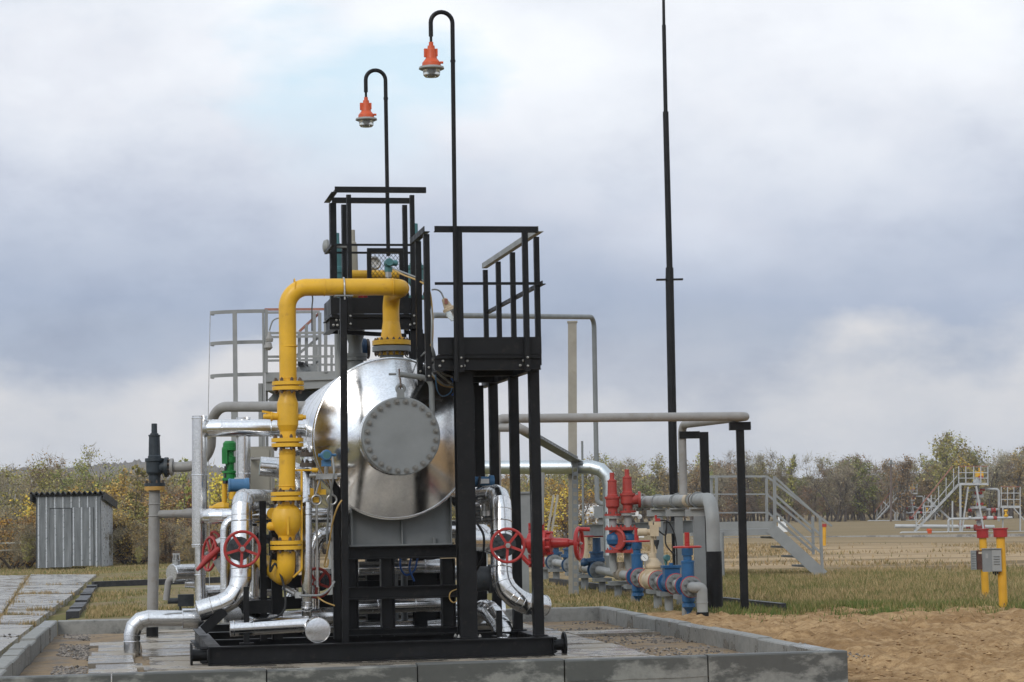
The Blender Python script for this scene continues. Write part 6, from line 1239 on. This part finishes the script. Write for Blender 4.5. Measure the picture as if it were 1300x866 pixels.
    # second, lower landing
    mb = MB(); mb.box8([q(27, -31, -.8), q(52, -31, -.8), q(52, -31, .8), q(27, -31, .8), q(27, -34, -.8), q(52, -34, -.8), q(52, -34, .8), q(27, -34, .8)]); part('deck', mb, M_SILV, t)
    for d in (-.8, .8):
        for y in (-58, -50, -42): st_('rail', (28, y), (52, y), .9, M_ORED if y == -58 else M_SILV, d)
        for x in (28, 36, 44, 52): st_('post', (x, -32), (x, -58), .9, M_SILV, d)
        st_('leg', (52, 0), (52, -32), 1.6, M_SILV, d); st_('leg', (30, 0), (30, -32), 1.4, M_SILV, d); st_('brace', (44, -31), (62, -10), 1.2, M_SILV, d)
    mb = MB(); mb.lathe(q(34, -20, -1), Z, [(0, 2.4 * kk * s), (2 * kk * s, 3 * kk * s), (3 * kk * s, 1.4 * kk * s), (6 * kk * s, 1.4 * kk * s), (7 * kk * s, 2.8 * kk * s), (9 * kk * s, 2 * kk * s)], 12); part('yellow_valve', mb, M_YEL, t)
    return t
wellhead(112, 1243, 676, 1.0, 'nearer grey wellhead with long stair, red flanges and a yellow box on top')
wellhead(200, 1158, 661, .56, 'farther small wellhead with a stair and yellow box before the trees')
kk = 118 / F; mb = MB(); mb.tube([P(1136, 668, 118), P(1262, 669, 118)], 2.4 * kk, 16); solo('white_pipeline', mb, M_SILV, 'fat pale grey pipe lying on the ground behind the near wellhead stair', 'pipe')
mb = MB(); p = at_z(P(1180, 674, 108), 0); mb.lathe(p, Z, [(0, .09), (.2, .12), (.26, .08)], 12); mb.box(p + V((-.05, 0, .2)), (.16, .14, .12)); solo('orange_marker', mb, M_ORANGE, 'tiny orange block on the ground beside the wellhead stair', 'marker')
p = at_z(P(1131, 660, 190), 0); kk = 190 / F; pole = thing('utility_pole', 'bare brown wooden utility pole before the distant trees', 'utility pole', p); mb = MB(); mb.tube([p, P(1131, 586, 190)], [1.6 * kk, 1.2 * kk], 12); part('pole', mb, paint('weathered_wood', (.13, .10, .085), .8), pole)
mb = MB(); mb.bar(P(1126, 589, 190), P(1136, 589, 190), .12, .12); mb.cyl(P(1131, 589, 190), P(1131, 584, 190), .12, 8); part('crossarm', mb, M_GREY, pole)
g = G(1100, 683); mb = MB(); mb.lbox(0, 0, 0, 0, 0, 0)
def strip(name, p, q, w, h, mt, kind='structure'): mb = MB(); mb.bar(p + Z * (h / 2 - .05), q + Z * (h / 2 - .05), w, h + .1); return struct(name, mb, mt, kind, smooth=False)
strip('field_kerb', G(880, 684.5), G(1420, 678), .4, .07, M_SLAB)
# black low edging strips
M_EDGE = paint('dark_edging', (.022, .022, .024), .45, .4, 10, (.12, .12, .12), .3)
e0, e1_, e2 = G(118, 746), G(330, 738), G(92, 784)
strip('edging', e0, e1_, .14, .13, M_EDGE); 
mb = MB()
for i in range(9):
    a_, b_ = e0.lerp(e2, i / 9), e0.lerp(e2, (i + .92) / 9); mb.bar(a_ + Z * (.0 + rnd.uniform(-.02, .03)), b_ + Z * (.0 + rnd.uniform(-.02, .03)), .2, .13)
struct('edging', mb, M_EDGE, smooth=False)
strip('edging', G(905, 766), G(994, 776), .10, .11, M_EDGE); strip('edging', G(905, 766), G(700, 741), .10, .11, M_EDGE)

mb = MB(); mb.tube([P(-40, 691, 71), P(46, 689, 71)], .035, 10); mb.tube([P(-40, 700, 71), P(30, 698, 71)], .02, 8); solo('fence_rail', mb, M_BEIGE, 'low dull pipe rail among the bushes left of the shed', 'rail')
# ------------------------------------------------------------------ vegetation
def leafmat(name, c1, c2, c3):
    t = NT(name); gi = t.n('ShaderNodeNewGeometry').outputs['Random Per Island']; oi = t.n('ShaderNodeObjectInfo').outputs['Random']
    o = t.ramp(gi, [(0, c1), (.5, c2), (1, c3)]); hs = t.n('ShaderNodeHueSaturation', Color=o); 
    t.t.links.new(t.math('MULTIPLY_ADD', oi, .05, .475), hs.inputs['Hue']); t.t.links.new(t.math('MULTIPLY_ADD', oi, .5, .75), hs.inputs['Value'])
    t.set(Base_Color=hs.outputs[0], Roughness=.7); t.b.inputs['Specular IOR Level'].default_value = .2; return t.m
LM = {'olive': leafmat('olive_leaves', (0.175, 0.182, 0.052), (0.293, 0.271, 0.080), (0.425, 0.352, 0.125)), 'brown': leafmat('brown_leaves', (0.205, 0.146, 0.073), (0.307, 0.212, 0.102), (0.425, 0.293, 0.125)),
      'yellow': leafmat('yellow_leaves', (0.439, 0.278, 0.059), (0.620, 0.410, 0.066), (0.620, 0.527, 0.102)), 'bare': leafmat('dull_leaves', (0.205, 0.175, 0.118), (0.307, 0.248, 0.146), (0.395, 0.337, 0.205)),
      'green': leafmat('green_leaves', (0.132, 0.161, 0.052), (0.220, 0.241, 0.073), (0.352, 0.330, 0.109)), 'rust': leafmat('rust_leaves', (0.278, 0.161, 0.066), (0.410, 0.234, 0.080), (0.498, 0.322, 0.109))}
M_TWIG = leafmat('twigs', (.155, .13, .09), (.24, .20, .14), (.33, .28, .20)); M_BARK = paint('bark', (.085, .07, .06), .9, .35, 4); M_BIRCH = paint('pale_bark', (.36, .34, .31), .85, .3, 3, (.12, .10, .09), .3)
rv = random.Random(11)
def tree_proto(seed, H, cw, h0, nl, leaf, ntw, kind, stems=1, tw=.022, shape=.5, bark=None, thick=.02):
    r = random.Random(seed); tb = MB(); tips = []
    def limb(p, d, l, r0, lev):
        n = 4 if lev == 0 else 3; pts = [p]; q = V(p); d = V(d)
        for i in range(n):
            d = (d + V((r.gauss(0, .12), r.gauss(0, .12), .07 if lev else .02))).normalized(); q = q + d * (l / n); pts.append(q)
        tb.tube(pts, [max(.004, r0 * (1 - .8 * i / n)) for i in range(n + 1)], 7 if lev == 0 else 4, caps=False)
        return pts
    for s in range(stems):
        b = V((r.gauss(0, .12 * (stems > 1) * cw), r.gauss(0, .12 * (stems > 1) * cw), -.1)); d = V((r.gauss(0, .08 + .16 * (stems > 1)), r.gauss(0, .08 + .16 * (stems > 1)), 1))
        hh = H * r.uniform(.8, .95); pts = limb(b, d, hh, H * thick, 0)
        nb = int(13 / (1 + .35 * (stems - 1))) + 3
        for i in range(nb):
            f = h0 + (1 - h0) * (i + r.random()) / nb; k = f * 4; a = min(3, int(k)); p = pts[a].lerp(pts[a + 1], k - a)
            env = (1 - abs((f - h0) / (1 - h0) - shape) ** 1.6) * .9 + .12; an = r.uniform(0, 2 * PI); el = r.uniform(.5, 1.1)
            dd = V((math.cos(an) * math.cos(el), math.sin(an) * math.cos(el), math.sin(el))); l = cw * env * r.uniform(.55, 1.05)
            q = limb(p, dd, l, H * thick * .35 * (1 - .5 * f), 1)
            for j in range(5):
                w_ = r.randint(1, 3); e = V((r.gauss(0, 1), r.gauss(0, 1), r.gauss(.5, .8))).normalized(); ll = l * r.uniform(.25, .5); t_ = limb(q[w_], e, ll, H * thick * .13, 2); tips += [(t_[2], ll), (t_[-1], ll)]
            tips.append((q[-1], l * .3))
    dens = [max(.05, noise.noise(p * (2.2 / cw) + V((seed, 0, 0))) + .35) for p, _ in tips]; vs = []; fs = []; mi = []
    for i in range(ntw):
        p, l = r.choices(tips, dens)[0]; o = p + V((r.gauss(0, 1), r.gauss(0, 1), r.gauss(0, 1))) * l * .35; d = V((r.gauss(0, .6), r.gauss(0, .6), r.gauss(.7, .5))).normalized(); s = d.cross(V((r.random(), r.random(), r.random()))).normalized()
        k = len(vs); ln = r.uniform(.4, 1.) * (H * .10); vs += [o - s * tw, o + s * tw, o + d * ln]; fs.append((k, k + 1, k + 2)); mi.append(0)
    for i in range(nl):
        p, l = r.choices(tips, dens)[0]; o = p + V((r.gauss(0, 1), r.gauss(0, 1), r.gauss(-.1, .9))) * l * .42
        n_ = V((r.gauss(0, 1), r.gauss(0, 1), r.gauss(.3, .8))).normalized(); a = n_.cross(V((r.gauss(0, 1), r.gauss(0, 1), r.gauss(0, 1)))).normalized(); b = n_.cross(a); s = leaf * r.uniform(.6, 1.25)
        k = len(vs); vs += [o - a * s * .5, o + b * s * .38, o + a * s * .5, o - b * s * .38]; fs.append((k, k + 1, k + 2, k + 3)); mi.append(1)
    cb = MB(); cb.v = vs; cb.f = fs; cb.m = mi
    return tb.mesh('trunk', bark or M_BARK), cb.mesh('crown', [M_TWIG, LM[kind]], smooth=False)
def plant(name, label, cat, loc, pm, sc, rz, group):
    t = thing(name, label, cat, loc, group); t.rotation_euler = (0, 0, rz); t.scale = sc if isinstance(sc, tuple) else (sc,) * 3
    for n, m in zip(('trunk', 'crown'), pm): o = bpy.data.objects.new(n, m); COL.objects.link(o); o.parent = t
    return t
# far wood on the right: height 6 m prototypes
FT = {'olive': [tree_proto(i, 6, 1.9, .12, 1500, .20, 900, 'olive', 1 + i % 2, .02) for i in (1, 2)], 'bare': [tree_proto(i, 6, 1.9, .2, 260, .15, 2200, 'bare', 1 + i % 2, .016) for i in (3, 4, 5)],
      'brown': [tree_proto(i, 6, 1.8, .1, 1000, .19, 1300, 'brown', 2, .018) for i in (6, 7)], 'green': [tree_proto(8, 6, 1.7, .15, 1700, .19, 700, 'green', 1, .02), tree_proto(18, 6, 1.9, .15, 1500, .19, 800, 'green', 2, .02)], 'yellow': [tree_proto(9, 6, 1.5, .15, 900, .19, 900, 'yellow', 1, .02)],
      'poplar': [tree_proto(10, 8, .75, .25, 1300, .20, 500, 'olive', 1, .02, .4)]}
top_r = [(540, 606), (600, 600), (660, 602), (700, 600), (735, 590), (770, 583), (800, 590), (830, 588), (870, 592), (905, 588), (930, 584), (950, 578), (975, 594), (1000, 596), (1030, 602), (1050, 592), (1065, 585), (1095, 580), (1110, 592), (1130, 590), (1150, 582), (1170, 588), (1190, 572), (1215, 570), (1240, 574), (1255, 586), (1275, 578), (1300, 574), (1360, 580)]
def prof(px, tb):
    for (a, b), (c, d) in zip(tb[:-1], tb[1:]):
        if a <= px <= c: return b + (d - b) * (px - a) / (c - a)
    return tb[0][1] if px < tb[0][0] else tb[-1][1]
def zone(px):
    return ('behind the tall square column' if px < 760 else 'behind the red relief valves and mast' if px < 900 else 'behind the stair platform' if px < 1050 else 'between stair and utility pole' if px < 1128 else 'around the small far wellhead' if px < 1185 else 'behind the near wellhead')
KN = {'olive': 'yellowish olive tree', 'bare': 'bare grey twiggy tree', 'brown': 'brownish thinly leaved tree', 'green': 'dull green bushy tree', 'yellow': 'golden yellow tree'}
rr_ = random.Random(5); px = 548
while px < 1345:
    wts = dict(olive=7, bare=3, brown=4, green=3, yellow=.5)
    if 800 < px < 900: wts.update(bare=4, brown=5, olive=5)
    if 1000 < px < 1180: wts.update(bare=6, olive=3)
    if px > 1255: wts.update(green=5, olive=6, bare=1)
    kd = rr_.choices(list(wts), list(wts.values()))[0]; Y = rr_.uniform(196, 232); tp = prof(px, top_r) + rr_.choice((rr_.uniform(-7, 2), rr_.uniform(0, 9))); h = P(px, tp, Y).z * 1.04
    plant('far_tree', KN[kd] + ' in the far wood ' + zone(px), 'tree', at_z(P(px, 600, Y), -.1), rr_.choice(FT[kd]), (h / 6.2 * rr_.uniform(.9, 1.25), h / 6.2 * rr_.uniform(.9, 1.2), h / 6.2), rr_.uniform(0, 6), 'trees of the far wood on the right'); px += rr_.uniform(6, 10)
plant('poplar_tree', 'tall narrow yellow green poplar sticking up behind the stair platform', 'tree', at_z(P(998, 600, 200), -.1), FT['poplar'][0], P(998, 570, 200).z / 8, 1, None)
# the mass of the wood behind them
def mass(name, spots, kinds, seed):
    mb = MB(); r = random.Random(seed); cnt = 0
    V_, F_, I_ = [], [], []; n = 0; mats = [M_TWIG, LM['bare'], LM['brown'], LM['olive'], LM['green']]; sl = {'bare': 1, 'brown': 2, 'olive': 3, 'green': 4}
    for (loc, h, kd) in spots:
        m = r.choice(FT[kd])[1]; k = len(m.vertices); co = np.empty(k * 3); m.vertices.foreach_get('co', co); co = co.reshape(-1, 3); a = r.uniform(0, 6); s = h / 6.2
        x = (co[:, 0] * math.cos(a) - co[:, 1] * math.sin(a)) * s * 1.15 + loc.x; y = (co[:, 0] * math.sin(a) + co[:, 1] * math.cos(a)) * s + loc.y; V_.append(np.stack([x, y, co[:, 2] * s], 1))
        for p in m.polygons: F_.append(tuple(v + n for v in p.vertices)); I_.append(0 if p.material_index == 0 else sl[kd])
        n += k
    me = bpy.data.meshes.new(name); me.from_pydata(np.concatenate(V_).tolist(), [], F_)
    for m in mats: me.materials.append(m)
    me.polygons.foreach_set('material_index', I_); o = bpy.data.objects.new(name, me); COL.objects.link(o); o['kind'] = 'stuff'; tag(o, 'distant autumn wood closing the field behind the separate trees', 'wood')
sp_ = []; px = 530
while px < 1360:
    Y = rr_.uniform(240, 275); h = P(px, prof(px, top_r) + rr_.uniform(10, 20), Y).z * .92; sp_.append((P(px, 600, Y), h, rr_.choices(('bare', 'brown', 'olive'), (4, 5, 2))[0])); px += rr_.uniform(5, 8)
px = 535
while px < 1350:
    Y = rr_.uniform(200, 235); sp_.append((P(px, 600, Y), rr_.uniform(1.6, 3.4), rr_.choices(('bare', 'brown', 'olive'), (4, 6, 2))[0])); px += rr_.uniform(3, 5)
px = 535
while px < 1350:
    Y = rr_.uniform(236, 250); sp_.append((P(px, 600, Y), rr_.uniform(2.0, 3.6), rr_.choices(('bare', 'brown', 'olive'), (4, 6, 2))[0])); px += rr_.uniform(3, 5)
mass('far_wood', sp_, None, 3)
# left bushes
LT = {'olive': [tree_proto(i, 4, 1.5, .06, 3000, .085, 1100, 'olive', 3, .010) for i in (21, 22)], 'brown': [tree_proto(i, 4, 1.5, .06, 2200, .085, 1600, 'brown', 3, .010) for i in (23, 24)],
      'rust': [tree_proto(26, 3, 1.3, .06, 2400, .085, 900, 'rust', 3, .010)], 'yellow': [tree_proto(27, 3, 1.2, .1, 2200, .09, 700, 'yellow', 2, .010)], 'bare': [tree_proto(i, 4.6, 1.3, .15, 500, .075, 2200, 'bare', 2, .009, bark=M_BIRCH) for i in (28, 29)],
      'green': [tree_proto(30, 4, 1.4, .06, 3000, .085, 900, 'green', 3, .010)], 'sapling': [tree_proto(31, 4, .35, .45, 260, .10, 60, 'olive', 1, .006, thick=.008)]}
HT = {'olive': 4, 'brown': 4, 'rust': 3, 'yellow': 3, 'bare': 4.6, 'green': 4, 'sapling': 4}
LK = {'olive': 'olive green autumn bush', 'brown': 'brown leaved autumn bush', 'rust': 'rust orange bush', 'yellow': 'golden yellow bush', 'bare': 'bare pale stemmed young birch', 'green': 'dull green bush'}
bl_ = [(-14, 590, 88, 'bare'), (2, 588, 84, 'bare'), (14, 592, 90, 'bare'), (28, 606, 78, 'olive'), (40, 612, 76, 'brown'), (50, 600, 86, 'olive'), (62, 577, 100, 'brown'), (72, 582, 98, 'olive'), (78, 622, 74, 'yellow'), (92, 604, 88, 'green'), (104, 612, 84, 'olive'), (104, 625, 76, 'rust'), (118, 603, 92, 'brown'), (130, 586, 96, 'olive'), (141, 596, 90, 'green'), (150, 606, 82, 'rust'), (160, 616, 78, 'brown'), (168, 612, 80, 'yellow'), (180, 606, 86, 'rust'), (186, 626, 76, 'olive'), (206, 614, 80, 'brown'), (214, 620, 84, 'bare'), (222, 602, 88, 'olive'), (232, 626, 76, 'rust'), (242, 608, 86, 'brown'), (8, 640, 74, 'brown'), (20, 650, 72, 'rust'), (34, 655, 72, 'yellow'), (-8, 640, 76, 'olive'), (158, 650, 72, 'brown'), (172, 645, 72, 'rust'), (216, 650, 72, 'brown'),
       (258, 618, 80, 'rust'), (270, 604, 86, 'brown'), (282, 600, 78, 'yellow'), (292, 612, 84, 'bare'), (306, 606, 86, 'olive'), (322, 612, 84, 'brown'), (340, 616, 82, 'rust'), (362, 610, 88, 'brown'), (384, 612, 84, 'olive'), (410, 612, 86, 'brown'), (440, 616, 84, 'olive'), (470, 620, 84, 'brown'), (520, 616, 90, 'brown'), (560, 612, 90, 'olive'), (600, 606, 92, 'brown'), (622, 604, 90, 'rust'), (640, 606, 86, 'brown'), (660, 604, 84, 'olive'), (676, 610, 80, 'brown'), (700, 618, 76, 'yellow'), (712, 606, 82, 'yellow'), (722, 620, 80, 'brown'), (744, 606, 110, 'olive'), (690, 600, 110, 'olive')]
def lz(px): return ('at the far left beside the shed' if px < 44 else 'rising behind the shed' if px < 150 else 'between shed and grey stand pipe' if px < 190 else 'between stand pipe and tall silver pipe' if px < 248 else 'behind the silver pipes and yellow riser' if px < 450 else 'behind the black skid frame' if px < 615 else 'behind the right platform legs and column')
for i, (px, ty, Y, kd) in enumerate(bl_):
    h = max(1.1, P(px, ty, Y).z * .97); k = h / HT[kd] / .97; wv = rr_.uniform(1.0, 1.3) * (1 if h > 2.4 else 1.3)
    plant('bush', LK[kd] + ' ' + lz(px), 'bush', at_z(P(px, 600, Y), -.12), rr_.choice(LT[kd]), (k * wv, k * wv, k), rr_.uniform(0, 6), 'autumn bushes on the left and behind the plant')
for px, ty, Y in ((177, 568, 72), (183, 574, 78), (230, 558, 74), (206, 574, 80)):
    h = P(px, ty, Y).z; plant('sapling', {177: 'thin leafy sapling tip rising left of the black relief valve', 183: 'second thin sapling tip just left of the black relief valve', 230: 'thin tall sapling tip between relief valve and silver pipe', 206: 'thin low sapling tip right behind the black relief valve'}[px], 'sapling', at_z(P(px, 600, Y), 0), LT['sapling'][0], (1, 1, h / 3.9), px, None)
sp_ = []; px = -60
while px < 560:
    Y = rr_.uniform(105, 150); sp_.append((P(px, 600, Y), rr_.uniform(2.5, 4.0) * Y / 115, rr_.choices(('bare', 'brown', 'olive'), (3, 5, 3))[0])); px += rr_.uniform(5, 8)
mass('thicket', sp_, None, 4)
# low tangled undergrowth along the foot of the bushes
sp_ = []
for i in range(150):
    px = rr_.uniform(-40, 620); Y = rr_.uniform(69, 82); sp_.append((P(px, 600, Y), rr_.uniform(.5, 1.5), rr_.choices(('bare', 'brown', 'olive'), (3, 5, 2))[0]))
mass('undergrowth', sp_, None, 6)
# wooded hill
hm = MB(); r = random.Random(8); cols, rows = 680, 14
for j in range(rows):
    for i in range(cols):
        px = -420 + i * 3; ph = prof(px, [(-420, 606), (-100, 600), (60, 594), (130, 588), (170, 585), (230, 588), (300, 596), (420, 606), (560, 622), (700, 612), (760, 612), (830, 604), (950, 606), (1100, 612), (1300, 606), (1620, 610)])
        Y = 1150 + j * 45; top = P(px, ph, 1300).z; f = math.sin(min(1, j / 5) * PI / 2); p = P(px, 600, Y); z = top * f * (1 - max(0, j - 6) * .04) + (3 * noise.noise(V((px * .03, j * .9, 3))) + 2.2 * r.random()) * f
        hm.v.append(V((p.x, Y, z - 3 * (j == 0))))
hm.f = [(j * cols + i, j * cols + i + 1, (j + 1) * cols + i + 1, (j + 1) * cols + i) for j in range(rows - 1) for i in range(cols - 1)]; hm.m = [0] * len(hm.f)
t = NT('wooded_hill'); t.set(Base_Color=t.ramp(t.noise(.06, 6, .7), [(.3, (.06, .05, .04)), (.5, (.11, .085, .05)), (.7, (.16, .12, .06))]), Roughness=1.0); t.b.inputs['Specular IOR Level'].default_value = 0
struct('hills', hm, t.m, smooth=False)
# ------------------------------------------------------------------ grass
def blades(name, pts, hs, ws, mt, label, seed):
    """pts (n,3) roots"""
    g = np.random.default_rng(seed); n = len(pts); an = g.uniform(0, 2 * PI, n); ln = g.normal(0, .35, (n, 2)); h = hs * g.uniform(.55, 1.3, n); w = ws * g.uniform(.7, 1.3, n)
    a = pts.copy(); b = pts.copy(); c = pts.copy(); a[:, 0] -= np.cos(an) * w; a[:, 1] -= np.sin(an) * w; b[:, 0] += np.cos(an) * w; b[:, 1] += np.sin(an) * w; c[:, 0] += ln[:, 0] * h; c[:, 1] += ln[:, 1] * h; c[:, 2] += h
    co = np.stack([a, b, c], 1).reshape(-1, 3); me = bpy.data.meshes.new(name); me.vertices.add(3 * n); me.vertices.foreach_set('co', co.ravel()); me.loops.add(3 * n); me.loops.foreach_set('vertex_index', np.arange(3 * n, dtype=np.int32)); me.polygons.add(n); me.polygons.foreach_set('loop_start', np.arange(0, 3 * n, 3, dtype=np.int32)); me.update(); me.validate()
    me.materials.append(mt); o = bpy.data.objects.new(name, me); COL.objects.link(o); o['kind'] = 'stuff'; tag(o, label, 'grass'); return o
def grassmat(name, g1, g2, s1, s2, bias=.5):
    t = NT(name); gi = t.n('ShaderNodeNewGeometry').outputs['Random Per Island']; k = t.ramp(t.math('ADD', t.math('MULTIPLY', gi, .5), t.math('MULTIPLY_ADD', t.noise(.55, 5, .6), 1.2, -.35)), [(bias - .12, 0.), (bias + .12, 1.)])
    o = t.mix(k, t.mix(gi, g1, g2), t.mix(gi, s1, s2)); t.set(Base_Color=o, Roughness=.8); t.b.inputs['Specular IOR Level'].default_value = .15; return t.m
M_GRASS = grassmat('meadow_grass', (.11, .125, .035), (.18, .18, .06), (.30, .22, .10), (.42, .31, .16), .48)
M_GREENG = grassmat('fresh_grass', (.085, .125, .03), (.15, .19, .05), (.22, .19, .07), (.32, .25, .11), .56)
M_DRYG = grassmat('dry_grass', (.16, .14, .06), (.22, .17, .08), (.30, .21, .10), (.40, .29, .155), .4)
gg = np.random.default_rng(4)
def scatter(n, quad_px, dens=None, sc=1.0, thr=-.2):
    """random ground points inside an image-projected quad"""
    A_, B_, C_, D_ = (np.array(G(*q)) for q in quad_px); u = gg.uniform(0, 1, n); v = gg.uniform(0, 1, n)
    p = (A_ * (1 - u)[:, None] + B_ * u[:, None]) * (1 - v)[:, None] + (D_ * (1 - u)[:, None] + C_ * u[:, None]) * v[:, None]
    keep = np.array([noise.noise(V((x * sc, y * sc, 4.2))) + .35 * noise.noise(V((x * sc * 3.3, y * sc * 3.3, 1))) > thr + gg.normal(0, .16) for x, y, _ in p]); p = p[keep]
    p[:, 2] = [gh(x, y) - .01 for x, y, _ in p]; return p
cat_ = lambda *a: np.concatenate(a)
blades('grass', scatter(72000, ((880, 768), (1400, 768), (1400, 722), (880, 728)), sc=.5, thr=-.3), .115, .008, M_GRASS, 'rough mixed green and straw grass strip behind the sand', 1)
blades('grass', cat_(scatter(24000, ((900, 783), (1400, 776), (1400, 764), (900, 770)), sc=.8, thr=-.1), scatter(900, ((940, 792), (1400, 790), (1400, 776), (940, 778)), sc=.9, thr=.35)), .10, .008, M_GREENG, 'fresh green grass fringe along the sand edge', 2)
blades('grass', cat_(scatter(16000, ((880, 728), (1420, 722), (1420, 690), (880, 692)), sc=.18, thr=.12), scatter(9000, ((690, 728), (900, 728), (900, 692), (690, 694)), sc=.2, thr=-.1)), .11, .018, M_DRYG, 'sparse dry tufts over the sandy field', 3)
blades('grass', cat_(scatter(16000, ((690, 775), (900, 779), (900, 742), (690, 738)), sc=.8, thr=-.15), scatter(11000, ((110, 783), (270, 778), (270, 746), (118, 750)), sc=.7, thr=.15), scatter(3000, ((108, 786), (170, 782), (180, 768), (112, 772)), sc=.9, thr=-.3), scatter(12000, ((0, 732), (160, 728), (260, 712), (0, 716)), sc=.35, thr=-.2), scatter(12000, ((130, 742), (330, 735), (330, 705), (140, 712)), sc=.35, thr=.05)), .075, .009, M_GRASS, 'patchy grass around the path, shed and manifold', 5)
sg = [scatter(700, ((se_(y0) - 3, y0 + .8), (re_(y0), y0 + .8), (re_(y0), y0 - .8), (se_(y0) - 3, y0 - .8)), sc=1.4, thr=.12) for y0 in ys_[:7]] + [scatter(600, ((se_(795) - 2, 795), (se_(795) + 6, 795), (se_(732) + 6, 732), (se_(732) - 3, 732)), sc=.5, thr=-.1)]
for q in sg: q[:, 2] = .02
blades('grass', cat_(*sg), .09, .008, M_DRYG, 'dry weeds growing in the joints of the slab path', 6)
# ------------------------------------------------------------------ gravel and sand clods
def clods(name, pts, smin, smax, mt, label, cat, seed):
    r = random.Random(seed); V_, F_ = [], []
    for p in pts:
        s = r.uniform(smin, smax) * r.uniform(.5, 1); k = len(V_); ax = [V((r.gauss(0, 1), r.gauss(0, 1), r.gauss(0, .6))).normalized() for _ in range(3)]
        for d in ((1, 0, 0), (-1, 0, 0), (0, 1, 0), (0, -1, 0), (0, 0, 1), (0, 0, -1), ): V_.append(tuple(V(p) + V((d[0] * s * r.uniform(.7, 1.3), d[1] * s * r.uniform(.7, 1.3), d[2] * s * r.uniform(.45, .8) + s * .2))))
        F_ += [(k + a, k + b, k + c) for a, b, c in ((0, 2, 4), (2, 1, 4), (1, 3, 4), (3, 0, 4), (2, 0, 5), (1, 2, 5), (3, 1, 5), (0, 3, 5))]
    me = bpy.data.meshes.new(name); me.from_pydata(V_, [], F_); me.materials.append(mt); o = bpy.data.objects.new(name, me); COL.objects.link(o); o['kind'] = 'stuff'; tag(o, label, cat)
t = NT('gravel_stone'); gi = t.n('ShaderNodeNewGeometry').outputs['Random Per Island']; t.set(Base_Color=t.ramp(gi, [(0, (.07, .065, .06)), (.5, (.17, .15, .13)), (1, (.32, .28, .24))]), Roughness=.9); M_GRAVEL = t.m
t = NT('sand_clod'); gi = t.n('ShaderNodeNewGeometry').outputs['Random Per Island']; t.set(Base_Color=t.ramp(gi, [(0, (.17, .10, .045)), (.6, (.32, .20, .095)), (1, (.42, .28, .14))]), Roughness=1.); M_CLOD = t.m
gp_ = []; gr2 = random.Random(9)
for i in range(5200):
    f = gr2.random(); a = gr2.uniform(PA0 + .1, sL - .05) if f < .45 else gr2.uniform(sR, 5.9) if f < .9 else gr2.uniform(-2.8, 5); b = gr2.uniform(-1.3, 7.0) if f < .9 else gr2.uniform(6, 7.6)
    p = L(a, b, .10)
    if noise.noise(p * 1.1) > -.15: gp_.append(p)
clods('gravel', gp_, .008, .024, M_GRAVEL, 'loose gravel on the pad floor beside the slabs', 'gravel', 2)
cp_ = []
for i in range(2600):
    q = G(gr2.uniform(900, 1400), gr2.uniform(786, 900)); x, y = q.x, q.y
    a = ab(q)[0]
    if a > PA1 + .2 and noise.noise(V((x * .8, y * .8, 2))) > -.1: cp_.append(V((x, y, gh(x, y))))
clods('sand_clods', cp_, .008, .035, M_CLOD, 'loose clods of sand strewn over the dug sandy ground', 'sand', 3)

# ------------------------------------------------------------------ thin autumn haze
mb = MB(); mb.box((0, 1200, 21), (3200, 3700, 51)); t = NT('haze_air'); t.t.nodes.remove(t.b); pv = t.n('ShaderNodeVolumePrincipled', Density=.00026, Anisotropy=.1); pv.inputs['Color'].default_value = (.86, .91, 1, 1)
t.t.links.new(pv.outputs[0], t.o.inputs['Volume']); ho = struct('haze', mb, t.m, 'stuff', smooth=False); SC.cycles.volume_bounces = 1
